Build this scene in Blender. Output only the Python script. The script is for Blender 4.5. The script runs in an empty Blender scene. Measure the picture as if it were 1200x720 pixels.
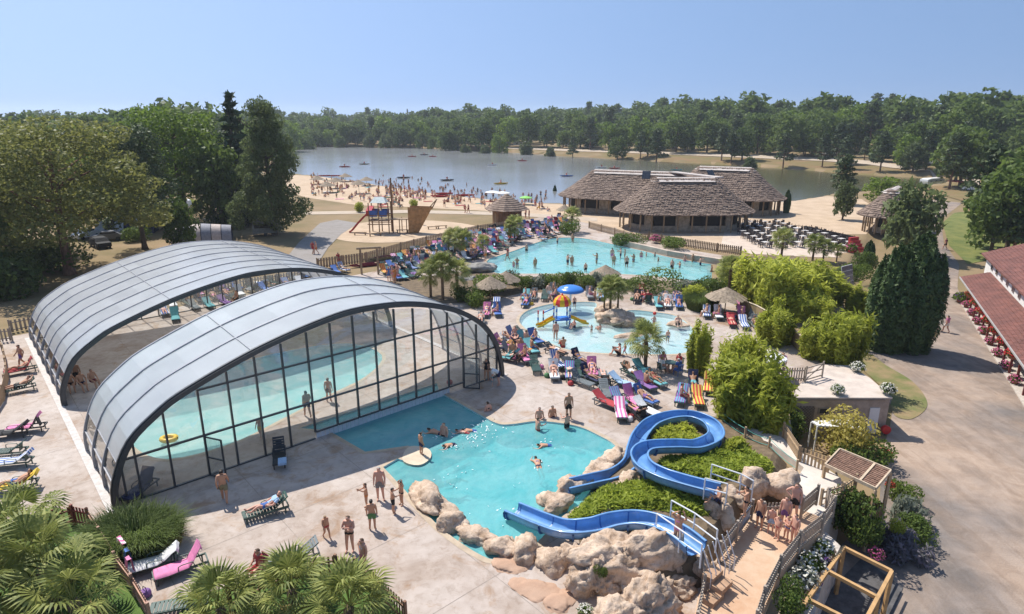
import bpy, bmesh, math, random
import numpy as np
from mathutils import Vector, Matrix, Euler, noise
from mathutils.geometry import tessellate_polygon
SC = bpy.context.scene
COL = SC.collection
PI = math.pi
R = random.Random(7)

# ------------------------------------------------------------------ camera, sky, sun, exposure
FPX, HORIZON, CAMH = 740.0, 140.0, 17.0
PITCH = math.atan((360-HORIZON)/FPX)
cam_d = bpy.data.cameras.new('camera'); cam = bpy.data.objects.new('camera', cam_d); COL.objects.link(cam)
cam.location = (0, 0, CAMH); cam.rotation_euler = (PI/2-PITCH, 0, 0)
cam_d.sensor_width = 36; cam_d.lens = FPX/1200*36; cam_d.clip_start = .5; cam_d.clip_end = 6000
SC.camera = cam
SUN_EL = math.radians(56); SUN_AZ = math.radians(-44)          # azimuth from +Y, negative = to the left
sunv = Vector((math.sin(SUN_AZ)*math.cos(SUN_EL), math.cos(SUN_AZ)*math.cos(SUN_EL), math.sin(SUN_EL)))
W = bpy.data.worlds.new('World'); SC.world = W; W.use_nodes = True
wn = W.node_tree.nodes; wl = W.node_tree.links
sky = wn.new('ShaderNodeTexSky'); sky.sky_type = 'NISHITA'; sky.sun_disc = False
sky.sun_elevation = SUN_EL; sky.sun_rotation = SUN_AZ
sky.altitude = 200; sky.air_density = 1.0; sky.dust_density = 0.7; sky.ozone_density = 2.2
bg = wn['Background']; bg.inputs['Strength'].default_value = 0.103
wtc = wn.new('ShaderNodeTexCoord'); wmp = wn.new('ShaderNodeMapping'); wmp.inputs['Scale'].default_value = (1, 1, .36); wmp.inputs['Location'].default_value = (0, 0, .33)
wl.new(wtc.outputs['Generated'], wmp.inputs[0]); wl.new(wmp.outputs[0], sky.inputs[0])        # hazeless blue right down to the horizon
wl.new(sky.outputs[0], bg.inputs[0])
sun_d = bpy.data.lights.new('sun', 'SUN'); sun_d.energy = 3.7; sun_d.angle = math.radians(.5); sun_d.color = (1, .955, .88)
sun = bpy.data.objects.new('sun', sun_d); COL.objects.link(sun)
sun.rotation_euler = sunv.to_track_quat('Z', 'Y').to_euler()
SC.view_settings.view_transform = 'Standard'; SC.view_settings.look = 'None'
SC.view_settings.exposure = 0.67; SC.view_settings.gamma = 1; SC.view_settings.use_curve_mapping = False
SC.cycles.max_bounces = 7; SC.cycles.transparent_max_bounces = 14; SC.cycles.transmission_bounces = 4
SC.cycles.caustics_reflective = False; SC.cycles.caustics_refractive = False

# ------------------------------------------------------------------ pixels of the photograph -> places on the ground
_c, _s = math.cos(PITCH), math.sin(PITCH)
def G(px, py, z=0.0):
    u = (px-600)/FPX; v = (py-360)/FPX
    dz = -_s-v*_c; t = (z-CAMH)/dz
    return Vector((u*t, (_c-v*_s)*t, z))
def P(p):
    x, y, z = p; d = z-CAMH; fw = y*_c-d*_s; up = y*_s+d*_c
    return (600+FPX*x/fw, 360-FPX*up/fw)
def smooth(t):
    t = max(0., min(1., t)); return t*t*(3-2*t)
def top_height(base, py):
    """height of something standing at base that reaches picture row py"""
    v = (py-360)/FPX; y = base[1]
    return CAMH + y*(-_s-v*_c)/(_c-v*_s) - base[2]
def inpoly(x, y, pts):
    c = False; j = len(pts)-1
    for i in range(len(pts)):
        xi, yi = pts[i]; xj, yj = pts[j]
        if (yi > y) != (yj > y) and x < (xj-xi)*(y-yi)/(yj-yi)+xi: c = not c
        j = i
    return c
def sdist_np(X, Y, pts):
    """signed distance (positive inside) to a polygon, vectorised"""
    d2 = np.full(X.shape, 1e18); ins = np.zeros(X.shape, bool); n = len(pts)
    for i in range(n):
        ax, ay = pts[i]; bx, by = pts[(i+1) % n]
        ex, ey = bx-ax, by-ay; L = ex*ex+ey*ey+1e-12
        t = np.clip(((X-ax)*ex+(Y-ay)*ey)/L, 0, 1)
        d2 = np.minimum(d2, (X-ax-t*ex)**2+(Y-ay-t*ey)**2)
        cond = ((ay > Y) != (by > Y)) & (X < (bx-ax)*(Y-ay)/((by-ay) if by != ay else 1e-9)+ax)
        ins ^= cond
    return np.where(ins, 1, -1)*np.sqrt(d2)
def pxpoly(pts, z=0.): return [tuple(G(a, b, z)[:2]) for a, b in pts]
def spline(pts, n, closed=False):
    """Catmull-Rom through points (tuples of any size)"""
    pts = [Vector(p) for p in pts]; out = []; m = len(pts)
    segs = m if closed else m-1
    for i in range(segs):
        if closed: p0, p1, p2, p3 = pts[i-1], pts[i], pts[(i+1) % m], pts[(i+2) % m]
        else: p0, p1, p2, p3 = pts[max(i-1, 0)], pts[i], pts[i+1], pts[min(i+2, m-1)]
        for k in range(n):
            t = k/n
            out.append(.5*((2*p1)+(p2-p0)*t+(2*p0-5*p1+4*p2-p3)*t*t+(3*p1-p0-3*p2+p3)*t**3))
    if not closed: out.append(pts[-1].copy())
    return out

# ------------------------------------------------------------------ materials
MATS = {}
def nodes_of(m):
    m.use_nodes = True; return m.node_tree.nodes, m.node_tree.links
def M(name, col, rough=.6, var=.15, scale=4., bump=0., bscale=20., col2=None, spec=.4, metal=0., detail=4., trans=0., coat=0., world=False, stretch=None):
    if name in MATS: return MATS[name]
    m = bpy.data.materials.new(name); n, l = nodes_of(m)
    b = n['Principled BSDF']; b.inputs['Roughness'].default_value = rough
    b.inputs['Specular IOR Level'].default_value = spec; b.inputs['Metallic'].default_value = metal
    b.inputs['Coat Weight'].default_value = coat
    c2 = col2 if col2 else tuple(max(0, c*(1-var)) for c in col)
    c1 = col if col2 else tuple(min(1, c*(1+var)) for c in col)
    tc = n.new('ShaderNodeTexCoord'); src = tc.outputs['Object']
    if world:
        g = n.new('ShaderNodeNewGeometry'); src = g.outputs['Position']
    if stretch:
        mp = n.new('ShaderNodeMapping'); mp.inputs['Scale'].default_value = stretch; l.new(src, mp.inputs[0]); src = mp.outputs[0]
    nz = n.new('ShaderNodeTexNoise'); nz.inputs['Scale'].default_value = scale; nz.inputs['Detail'].default_value = detail
    nz.inputs['Roughness'].default_value = .65
    l.new(src, nz.inputs['Vector'])
    rp = n.new('ShaderNodeValToRGB'); rp.color_ramp.elements[0].position = .35; rp.color_ramp.elements[1].position = .65
    rp.color_ramp.elements[0].color = (*c2, 1); rp.color_ramp.elements[1].color = (*c1, 1)
    l.new(nz.outputs['Fac'], rp.inputs['Fac']); l.new(rp.outputs[0], b.inputs['Base Color'])
    if bump:
        n2 = n.new('ShaderNodeTexNoise'); n2.inputs['Scale'].default_value = bscale; n2.inputs['Detail'].default_value = 3
        l.new(src, n2.inputs['Vector'])
        bp = n.new('ShaderNodeBump'); bp.inputs['Strength'].default_value = bump; bp.inputs['Distance'].default_value = .05
        l.new(n2.outputs['Fac'], bp.inputs['Height']); l.new(bp.outputs[0], b.inputs['Normal'])
    MATS[name] = m; return m
def leafmat(name, c1, c2, trans=.46, nscale=.25):
    if name in MATS: return MATS[name]
    m = bpy.data.materials.new(name); n, l = nodes_of(m)
    b = n['Principled BSDF']; b.inputs['Roughness'].default_value = .55; b.inputs['Specular IOR Level'].default_value = .25
    out = n['Material Output']
    g = n.new('ShaderNodeNewGeometry'); oi = n.new('ShaderNodeObjectInfo')
    nz = n.new('ShaderNodeTexNoise'); nz.inputs['Scale'].default_value = nscale; nz.inputs['Detail'].default_value = 2
    tc = n.new('ShaderNodeTexCoord'); l.new(tc.outputs['Object'], nz.inputs['Vector'])
    a = n.new('ShaderNodeMath'); a.operation = 'MULTIPLY'; a.inputs[1].default_value = .45; l.new(g.outputs['Random Per Island'], a.inputs[0])
    a2 = n.new('ShaderNodeMath'); a2.operation = 'MULTIPLY_ADD'; a2.inputs[1].default_value = .35; l.new(oi.outputs['Random'], a2.inputs[0]); l.new(a.outputs[0], a2.inputs[2])
    a3 = n.new('ShaderNodeMath'); a3.operation = 'MULTIPLY_ADD'; a3.inputs[1].default_value = .5; l.new(nz.outputs['Fac'], a3.inputs[0]); l.new(a2.outputs[0], a3.inputs[2])
    rp = n.new('ShaderNodeValToRGB'); rp.color_ramp.elements[0].position = .25; rp.color_ramp.elements[1].position = .95
    rp.color_ramp.elements[0].color = (*c1, 1); rp.color_ramp.elements[1].color = (*c2, 1)
    l.new(a3.outputs[0], rp.inputs['Fac']); l.new(rp.outputs[0], b.inputs['Base Color'])
    t = n.new('ShaderNodeBsdfTranslucent'); l.new(rp.outputs[0], t.inputs['Color'])
    mx = n.new('ShaderNodeMixShader'); mx.inputs[0].default_value = trans
    l.new(b.outputs[0], mx.inputs[1]); l.new(t.outputs[0], mx.inputs[2]); l.new(mx.outputs[0], out.inputs['Surface'])
    MATS[name] = m; return m
def watermat(name, tint, bump, bscale, rough=.03, ripple=(1, 1, 1), body=None, cloud=0.):
    """clear pool water: see-through with a tint, mirror by the Fresnel law, rippled"""
    m = bpy.data.materials.new(name); n, l = nodes_of(m); n.remove(n['Principled BSDF']); out = n['Material Output']
    tr = n.new('ShaderNodeBsdfTransparent'); tr.inputs[0].default_value = (*tint, 1)
    gl = n.new('ShaderNodeBsdfGlossy'); gl.inputs['Roughness'].default_value = rough
    fr = n.new('ShaderNodeFresnel'); fr.inputs[0].default_value = 1.33
    g = n.new('ShaderNodeNewGeometry')
    mp = n.new('ShaderNodeMapping'); mp.inputs['Scale'].default_value = ripple; l.new(g.outputs['Position'], mp.inputs[0])
    nz = n.new('ShaderNodeTexNoise'); nz.inputs['Scale'].default_value = bscale; nz.inputs['Detail'].default_value = 4; l.new(mp.outputs[0], nz.inputs['Vector'])
    bp = n.new('ShaderNodeBump'); bp.inputs['Strength'].default_value = bump; bp.inputs['Distance'].default_value = .12
    l.new(nz.outputs['Fac'], bp.inputs['Height']); l.new(bp.outputs[0], gl.inputs['Normal']); l.new(bp.outputs[0], fr.inputs['Normal'])
    low = tr.outputs[0]
    if body:                                                            # light scattered back by the water itself, in drifting patches
        df = n.new('ShaderNodeBsdfDiffuse'); n3 = n.new('ShaderNodeTexNoise'); n3.inputs['Scale'].default_value = .55; n3.inputs['Detail'].default_value = 5; n3.inputs['Distortion'].default_value = 1.2; l.new(g.outputs['Position'], n3.inputs['Vector'])
        cr = n.new('ShaderNodeValToRGB'); cr.color_ramp.elements[0].position = .35; cr.color_ramp.elements[1].position = .68
        cr.color_ramp.elements[0].color = (body[0]*.72, body[1]*.9, body[2]*.92, 1); cr.color_ramp.elements[1].color = (min(1, body[0]*1.35), min(1, body[1]*1.06), min(1, body[2]*1.05), 1)
        l.new(n3.outputs['Fac'], cr.inputs[0]); l.new(cr.outputs[0], df.inputs[0]); l.new(bp.outputs[0], df.inputs['Normal'])
        m2 = n.new('ShaderNodeMixShader'); m2.inputs[0].default_value = cloud; l.new(tr.outputs[0], m2.inputs[1]); l.new(df.outputs[0], m2.inputs[2]); low = m2.outputs[0]
    mx = n.new('ShaderNodeMixShader'); l.new(fr.outputs[0], mx.inputs[0]); l.new(low, mx.inputs[1]); l.new(gl.outputs[0], mx.inputs[2])
    l.new(mx.outputs[0], out.inputs['Surface']); return m
def glassmat(name, tint, refl=1.0, rough=.02, ior=1.5, dust=0.):
    m = bpy.data.materials.new(name); n, l = nodes_of(m); n.remove(n['Principled BSDF']); out = n['Material Output']
    tr = n.new('ShaderNodeBsdfTransparent'); tr.inputs[0].default_value = (*tint, 1)
    gl = n.new('ShaderNodeBsdfGlossy'); gl.inputs['Roughness'].default_value = rough
    fr = n.new('ShaderNodeFresnel'); fr.inputs[0].default_value = ior
    mu = n.new('ShaderNodeMath'); mu.operation = 'MULTIPLY'; mu.inputs[1].default_value = refl; mu.use_clamp = True; l.new(fr.outputs[0], mu.inputs[0])
    mx = n.new('ShaderNodeMixShader'); 
    low = tr.outputs[0]
    if dust:                                                            # a film of dust and dried splashes
        df = n.new('ShaderNodeBsdfDiffuse'); df.inputs[0].default_value = (.8, .82, .8, 1); tl = n.new('ShaderNodeBsdfTranslucent'); tl.inputs[0].default_value = (.85, .87, .85, 1); a = n.new('ShaderNodeMixShader'); l.new(df.outputs[0], a.inputs[1]); l.new(tl.outputs[0], a.inputs[2])
        g = n.new('ShaderNodeNewGeometry'); nz = n.new('ShaderNodeTexNoise'); nz.inputs['Scale'].default_value = .6; nz.inputs['Detail'].default_value = 4; l.new(g.outputs['Position'], nz.inputs['Vector']); k = n.new('ShaderNodeMath'); k.operation = 'MULTIPLY'; k.inputs[1].default_value = dust*2; l.new(nz.outputs['Fac'], k.inputs[0])
        c = n.new('ShaderNodeMixShader'); l.new(k.outputs[0], c.inputs[0]); l.new(tr.outputs[0], c.inputs[1]); l.new(a.outputs[0], c.inputs[2]); low = c.outputs[0]
    l.new(mu.outputs[0], mx.inputs[0]); l.new(low, mx.inputs[1]); l.new(gl.outputs[0], mx.inputs[2])
    l.new(mx.outputs[0], out.inputs['Surface']); return m

# ------------------------------------------------------------------ objects
WM = {}
def tag(o, label=None, cat=None, group=None, kind=None):
    if label: o['label'] = label
    if cat: o['category'] = cat
    if group: o['group'] = group
    if kind: o['kind'] = kind
    return o
def link(o, parent=None):
    COL.objects.link(o)
    if parent is not None: o.parent = parent
    return o
def empty(name, loc, rz=0., label=None, cat=None, group=None, sc=None):
    o = bpy.data.objects.new(name, None); o.location = loc; o.rotation_euler = (0, 0, rz); o.empty_display_size = .2
    if sc is not None: o.scale = (sc, sc, sc) if not isinstance(sc, (tuple, list)) else sc
    link(o); WM[o.name] = Matrix.LocRotScale(Vector(loc), Euler((0, 0, rz)), o.scale)
    return tag(o, label, cat, group)
def inst(mesh, name, parent=None, mat=None, loc=None, rot=None, sc=None):
    """one more object on a shared mesh, with its own material when asked"""
    o = bpy.data.objects.new(name, mesh)
    if loc is not None: o.location = loc
    if rot is not None: o.rotation_euler = rot
    if sc is not None: o.scale = sc
    link(o, parent)
    if mat is not None:
        o.material_slots[0].link = 'OBJECT'; o.material_slots[0].material = mat
    return o
class MB:
    """collects shapes into one mesh"""
    def __init__(s): s.v = []; s.f = []; s.m = []; s.cur = 0
    def poly(s, pts, faces):
        k = len(s.v); s.v += [tuple(p) for p in pts]; s.f += [tuple(i+k for i in f) for f in faces]; s.m += [s.cur]*len(faces); return s
    def box(s, c, d, rot=None):
        hx, hy, hz = d[0]/2, d[1]/2, d[2]/2
        pts = [Vector((x, y, z)) for x in (-hx, hx) for y in (-hy, hy) for z in (-hz, hz)]
        if rot is not None:
            mt = rot if isinstance(rot, Matrix) else Euler((0, 0, rot)).to_matrix()
            pts = [mt @ p for p in pts]
        c = Vector(c)
        return s.poly([p+c for p in pts], [(0, 1, 3, 2), (4, 6, 7, 5), (0, 4, 5, 1), (2, 3, 7, 6), (0, 2, 6, 4), (1, 5, 7, 3)])
    def bar(s, a, b, w, h, up=Vector((0, 0, 1))):
        a = Vector(a); b = Vector(b); d = (b-a); L = d.length
        if L < 1e-6: return s
        d /= L; sd = d.cross(up)
        if sd.length < 1e-4: sd = d.cross(Vector((0, 1, 0)))
        sd.normalize(); u = sd.cross(d)
        pts = [q+sd*i*w/2+u*j*h/2 for q in (a, b) for i in (-1, 1) for j in (-1, 1)]
        return s.poly(pts, [(0, 1, 3, 2), (4, 6, 7, 5), (0, 4, 5, 1), (2, 3, 7, 6), (0, 2, 6, 4), (1, 5, 7, 3)])
    def tube(s, pts, r, n=6, cap=True):
        pts = [Vector(p) for p in pts]; rs = r if isinstance(r, (list, tuple)) else [r]*len(pts)
        ring = []; ref = None
        for i, p in enumerate(pts):
            d = (pts[min(i+1, len(pts)-1)]-pts[max(i-1, 0)]).normalized()
            if ref is None: ref = Vector((0, 0, 1)) if abs(d.z) < .9 else Vector((1, 0, 0))
            a = d.cross(ref)
            if a.length < 1e-4: a = d.cross(Vector((0, 1, 0)))
            a.normalize(); b = a.cross(d); ref = b
            ring += [p+(a*math.cos(2*PI*k/n)+b*math.sin(2*PI*k/n))*rs[i] for k in range(n)]
        f = [(i*n+k, i*n+(k+1) % n, (i+1)*n+(k+1) % n, (i+1)*n+k) for i in range(len(pts)-1) for k in range(n)]
        if cap: f += [tuple(range(n-1, -1, -1)), tuple((len(pts)-1)*n+k for k in range(n))]
        return s.poly(ring, f)
    def lathe(s, prof, c=(0, 0, 0), n=12, a0=0.):
        c = Vector(c); pts = [c+Vector((r*math.cos(a0+2*PI*k/n), r*math.sin(a0+2*PI*k/n), z)) for r, z in prof for k in range(n)]
        f = [(i*n+k, i*n+(k+1) % n, (i+1)*n+(k+1) % n, (i+1)*n+k) for i in range(len(prof)-1) for k in range(n)]
        f += [tuple(range(n-1, -1, -1)), tuple((len(prof)-1)*n+k for k in range(n))]
        return s.poly(pts, f)
    def prism(s, xy, z0, z1):
        n = len(xy); a = sum(xy[i][0]*xy[(i+1) % n][1]-xy[(i+1) % n][0]*xy[i][1] for i in range(n))
        if a < 0: xy = xy[::-1]
        pts = [(x, y, z0) for x, y in xy]+[(x, y, z1) for x, y in xy]
        tri = tessellate_polygon([[Vector((x, y, 0)) for x, y in xy]])
        f = [(i, (i+1) % n, n+(i+1) % n, n+i) for i in range(n)]
        for t in tri:
            A, B, C = [Vector((*xy[i], 0)) for i in t]
            if (B-A).cross(C-A).z < 0: t = t[::-1]
            f.append(tuple(i+n for i in t)); f.append(tuple(t[::-1]))
        return s.poly(pts, f)
    def sheet(s, strip_a, strip_b):
        """quads between two point rows"""
        n = len(strip_a)
        return s.poly(list(strip_a)+list(strip_b), [(i, i+1, n+i+1, n+i) for i in range(n-1)])
    def mesh(s, name, mats, M4=None, smooth_=False):
        me = bpy.data.meshes.new(name)
        v = s.v if M4 is None else [M4 @ Vector(p) for p in s.v]
        me.from_pydata(v, [], s.f)
        for m in (mats if isinstance(mats, (list, tuple)) else [mats]): me.materials.append(m)
        if max(s.m, default=0): me.polygons.foreach_set('material_index', s.m)
        if smooth_: me.polygons.foreach_set('use_smooth', [True]*len(me.polygons))
        me.update(); return me
    def build(s, name, mats, parent=None, smooth_=False, local=False):
        M4 = None
        if parent is not None and not local: M4 = WM[parent.name].inverted()
        o = bpy.data.objects.new(name, s.mesh(name, mats, M4, smooth_)); link(o, parent)
        WM[o.name] = WM[parent.name] if parent is not None else Matrix.Identity(4)
        return o
def np_mesh(name, V, Q, mat, k=4):
    me = bpy.data.meshes.new(name); nv = len(V); nf = len(Q)
    me.vertices.add(nv); me.vertices.foreach_set('co', np.ascontiguousarray(V, dtype=np.float32).ravel())
    me.loops.add(nf*k); me.loops.foreach_set('vertex_index', np.ascontiguousarray(Q, dtype=np.int32).ravel())
    me.polygons.add(nf); me.polygons.foreach_set('loop_start', np.arange(0, nf*k, k, dtype=np.int32))
    me.materials.append(mat); me.update(calc_edges=True); return me
def copy_tree(o, parent=None):
    c = o.copy(); link(c, parent)
    for ch in [q for q in KIDS.get(o.name, [])]: copy_tree(ch, c)
    return c
KIDS = {}
def proto_kids(root):
    """children table, so that copying does not search the whole scene"""
    for o in list(root.children_recursive)+[root]: KIDS[o.name] = list(o.children)
def drape(name, polys, off, mat, step=2.0, height=None, holes=None):
    """a ground sheet that follows the terrain"""
    bm = bmesh.new()
    for xy in polys:
        tri = tessellate_polygon([[Vector((x, y, 0)) for x, y in xy]]); vs = [bm.verts.new((x, y, 0)) for x, y in xy]
        for t in tri:
            try: bm.faces.new([vs[i] for i in t])
            except ValueError: pass
    for it in range(9):
        ed = [e for e in bm.edges if e.calc_length() > step*max(1, e.verts[0].co.length/60)]
        if not ed or len(bm.verts) > 20000: break
        bmesh.ops.subdivide_edges(bm, edges=ed, cuts=1); bmesh.ops.triangulate(bm, faces=[f for f in bm.faces if len(f.verts) > 3])
    co = np.array([v.co[:] for v in bm.verts]); hz = (height or TH_np)(co[:, 0], co[:, 1])
    for v, z in zip(bm.verts, hz): v.co.z = z+off
    for f in bm.faces:
        f.normal_update()
        if f.normal.z < 0: f.normal_flip()
    me = bpy.data.meshes.new(name); bm.to_mesh(me); bm.free(); me.materials.append(mat)
    o = link(bpy.data.objects.new(name, me)); o['kind'] = 'structure'; return o
# ================================================================== THE SETTING: terrain, lake, decks, pools, paths
WZ = -.25
LAKE_PX = [(335, 203), (372, 207), (410, 212), (450, 219), (500, 226), (560, 233), (600, 237), (660, 240), (760, 240), (890, 238), (930, 236), (990, 226), (1050, 221), (1112, 217), (1140, 214),
           (1112, 209), (1050, 207), (1000, 204.5), (950, 200), (900, 196.5), (850, 193), (800, 191), (750, 188), (700, 185), (660, 183), (620, 180), (590, 178), (560, 177), (520, 174.5), (480, 173.5), (450, 173), (400, 172), (360, 171.5), (325, 172), (318, 185)]
LAKE = pxpoly(LAKE_PX, WZ)
# where the far shore begins, by tangent of the bearing
FT = np.array([-1.5, -.85, -.6, -.42, -.36, -.3, -.2, -.13, -.07, 0., .08, .16, .26, .38, .5, .6, .68, .8, 1.5])
FD = np.array([90, 120, 140, 180, 300, 415, 405, 395, 350, 335, 305, 285, 262, 235, 215, 190, 150, 115, 100.])
LOW = pxpoly([(905, 760), (938, 655), (946, 600), (940, 560), (921, 520), (917, 480), (917, 440), (955, 427), (996, 428), (985, 418), (955, 390), (945, 345), (975, 318), (1000, 305), (1010, 285), (1030, 262)]) + [(95, 122), (230, 60), (230, -60), (6, -60)]
DECKIN = pxpoly([(-100, 520), (20, 425), (60, 395), (420, 340), (470, 312), (580, 275), (700, 265), (835, 298), (850, 370), (880, 420), (830, 470), (770, 520), (755, 560), (690, 640), (600, 690), (500, 700), (250, 690), (100, 640)])
_rn = np.random.default_rng(3)
_ph = _rn.uniform(0, 6.28, (10,)); _kx = _rn.uniform(-.02, .02, 10); _ky = _rn.uniform(-.02, .02, 10)
def TH_np(X, Y):
    X = np.asarray(X, float); Y = np.asarray(Y, float)
    r = np.hypot(X, Y); t = np.where(Y > 1, X/np.maximum(Y, 1), np.sign(X)*1.5)
    d = np.where(Y > 1, Y, -1e3)-np.interp(np.clip(t, -1.5, 1.5), FT, FD)      # metres beyond the far shore
    n = sum(np.sin(X*_kx[i]+Y*_ky[i]+_ph[i]) for i in range(10))/3
    rise = np.clip(d-2, 0, None)
    Z = 12.5*(1-np.exp(-rise*.055/12.5)) + n*3.2*np.clip(rise/150, 0, 1) + 6*np.clip((d-350)/600, 0, 1)
    Z *= np.interp(t, [-1.5, -.8, -.4, -.2, .1, .5, .8, 1.5], [.3, .35, .5, .8, 1.05, .95, .6, .5])
    lk = sdist_np(X, Y, LAKE)
    Z = np.where(lk > 0, -.3-np.clip(lk*.2, 0, 2.5), Z)
    lo = sdist_np(X, Y, LOW)
    def sm(a): a = np.clip(a, 0, 1); return a*a*(3-2*a)
    Z -= 2.3*sm(lo/.8)*(1-sm((Y-62)/52))
    Z -= 2.6*sm((sdist_np(X, Y, DECKIN)-.6)/.8)
    return Z
def TH(x, y): return float(TH_np(np.array([x]), np.array([y]))[0])
def LOWZ(x, y):
    """the terrain without the pit under the pool deck"""
    return max(TH(x, y), 0.) if inpoly(x, y, DECKIN) else TH(x, y)
def GG(px, py):
    """the ground seen at a pixel"""
    z = 0.
    for _ in range(14):
        p = G(px, min(py, 900), z); z = .5*z+.5*LOWZ(p.x, p.y)
    return G(px, py, z)

def terrain():
    th = np.radians(np.concatenate([np.linspace(-100, -62, 30, endpoint=False), np.linspace(-62, 62, 300), np.linspace(62, 100, 31)[1:]]))
    r = np.geomspace(4, 1800, 260)
    A, Bq = np.meshgrid(th, r); X = Bq*np.sin(A); Y = Bq*np.cos(A)
    Z = TH_np(X.ravel(), Y.ravel())
    V = np.stack([X.ravel(), Y.ravel(), Z], 1); na = len(th); nr = len(r)
    i = np.arange(nr-1)[:, None]*na+np.arange(na-1)[None, :]; i = i.ravel()
    Q = np.stack([i, i+1, i+na+1, i+na], 1)[:, ::-1]
    g = M('dry_ground', (.30, .205, .115), .95, scale=.09, col2=(.19, .145, .065), bump=.3, bscale=2., world=True)
    o = link(bpy.data.objects.new('ground', np_mesh('ground', V, Q, g))); o['kind'] = 'structure'
terrain()
# the lake surface
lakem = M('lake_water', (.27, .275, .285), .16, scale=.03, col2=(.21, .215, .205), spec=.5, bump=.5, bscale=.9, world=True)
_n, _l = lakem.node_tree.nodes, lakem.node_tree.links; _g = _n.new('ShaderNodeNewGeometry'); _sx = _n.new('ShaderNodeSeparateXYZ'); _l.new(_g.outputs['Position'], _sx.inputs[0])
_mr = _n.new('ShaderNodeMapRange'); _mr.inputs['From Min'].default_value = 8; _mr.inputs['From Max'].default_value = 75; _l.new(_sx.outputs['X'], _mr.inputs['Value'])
_mx = _n.new('ShaderNodeMix'); _mx.data_type = 'RGBA'; _l.new(_mr.outputs[0], _mx.inputs[0]); _b = _n['Principled BSDF']; _l.new(_b.inputs['Base Color'].links[0].from_socket, _mx.inputs[6]); _mx.inputs[7].default_value = (.085, .082, .038, 1); _l.new(_mx.outputs[2], _b.inputs['Base Color'])      # olive reflection of bank and trees, painted into the colour towards the right
mb = MB(); xy = LAKE
tri = tessellate_polygon([[Vector((x, y, 0)) for x, y in xy]])
fs = []
for t in tri:
    a, b, c = [Vector((*xy[i], 0)) for i in t]; fs.append(tuple(t) if (b-a).cross(c-a).z > 0 else tuple(t[::-1]))
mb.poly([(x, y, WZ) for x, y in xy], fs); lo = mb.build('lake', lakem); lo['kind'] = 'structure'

# sand, paths, banks, road
sand = M('beach_sand_mat', (.56, .42, .29), .95, scale=.35, col2=(.45, .33, .22), bump=.3, bscale=5, world=True)
drape('beach_sand', [pxpoly([(320, 203.5), (372, 207), (410, 212), (450, 219), (500, 226), (560, 233), (600, 237), (660, 240), (760, 240), (890, 238), (930, 236), (970, 230), (1010, 234), (1035, 250), (1015, 275), (960, 275), (880, 292), (700, 300), (690, 262), (640, 252), (560, 247), (480, 243), (420, 241), (360, 232), (325, 222)])], .03, sand)
paleth = M('pale_path_mat', (.52, .42, .32), .95, scale=.5, col2=(.42, .34, .26), world=True)
drape('beach_path', [pxpoly([(300, 249), (360, 248.5), (480, 246.5), (600, 249), (700, 256), (700, 260), (600, 253), (480, 250), (360, 252), (300, 253)])], .05, paleth)
drape('playground_sand', [[tuple(q[:2]) for q in spline([(*G(a, b).xy,) for a, b in [(385, 272), (420, 262), (480, 258), (540, 262), (565, 270), (520, 280), (450, 285), (400, 282)]], 5, True)]], .04, sand)
grey = M('grey_path_mat', (.30, .27, .25), .95, scale=.6, col2=(.25, .225, .2), bump=.2, bscale=8, world=True)
drape('camp_path', [pxpoly([(330, 310), (350, 285), (375, 262), (395, 258), (420, 262), (400, 275), (385, 290), (372, 310)])], .06, grey)
plaza = M('gravel_mat', (.42, .315, .24), .95, scale=.13, col2=(.20, .175, .16), bump=.5, bscale=11, world=True)
def worn(m, scale, lo, hi, dark, stretch=(1, 1, 1), p0=.45, p1=.62):
    """multiplies the base colour by stains: second layer of wear"""
    n, l = m.node_tree.nodes, m.node_tree.links; b = n['Principled BSDF']; src = b.inputs['Base Color'].links[0].from_socket; g = n.new('ShaderNodeNewGeometry'); mp = n.new('ShaderNodeMapping'); mp.inputs['Scale'].default_value = stretch; l.new(g.outputs['Position'], mp.inputs[0]); nz = n.new('ShaderNodeTexNoise'); nz.inputs['Scale'].default_value = scale; nz.inputs['Detail'].default_value = 7; nz.inputs['Roughness'].default_value = .7; nz.inputs['Distortion'].default_value = .8; l.new(mp.outputs[0], nz.inputs['Vector'])
    rp = n.new('ShaderNodeValToRGB'); rp.color_ramp.elements[0].position = p0; rp.color_ramp.elements[0].color = (*dark, 1); rp.color_ramp.elements[1].position = p1; rp.color_ramp.elements[1].color = (1, 1, 1, 1); l.new(nz.outputs['Fac'], rp.inputs[0])
    mx = n.new('ShaderNodeMix'); mx.data_type = 'RGBA'; mx.blend_type = 'MULTIPLY'; mx.inputs[0].default_value = 1; l.new(src, mx.inputs[6]); l.new(rp.outputs[0], mx.inputs[7]); l.new(mx.outputs[2], b.inputs['Base Color'])
worn(plaza, .9, 0, 1, (.80, .78, .76), p0=.38, p1=.6); worn(plaza, .5, 0, 1, (.88, .86, .84), (1.6, .16, 1), .44, .52)
def low(pts): return [tuple(GG(a, b)[:2]) for a, b in pts]
drape('gravel_road', [low([(1000, 800), (960, 720), (985, 640), (1030, 600), (1034, 530), (1043, 500), (1046, 478), (1028, 448), (1006, 414), (1020, 402), (1060, 408), (1098, 395), (1106, 330), (1094, 290), (1084, 264), (1072, 248), (1062, 239), (1085, 234), (1128, 238), (1102, 258), (1106, 285), (1124, 310), (1122, 338), (1135, 366), (1200, 478), (1330, 720), (1360, 800)])], .03, plaza, step=1.2)
lawnm = M('lawn_mat', (.20, .20, .055), .9, scale=.5, col2=(.10, .13, .03), bump=.5, bscale=14, world=True)
drape('lawn', [low([(1104, 262), (1118, 250), (1150, 246), (1200, 260), (1200, 300), (1160, 305), (1134, 310), (1112, 288)])], .05, lawnm, step=1.2)
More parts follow.
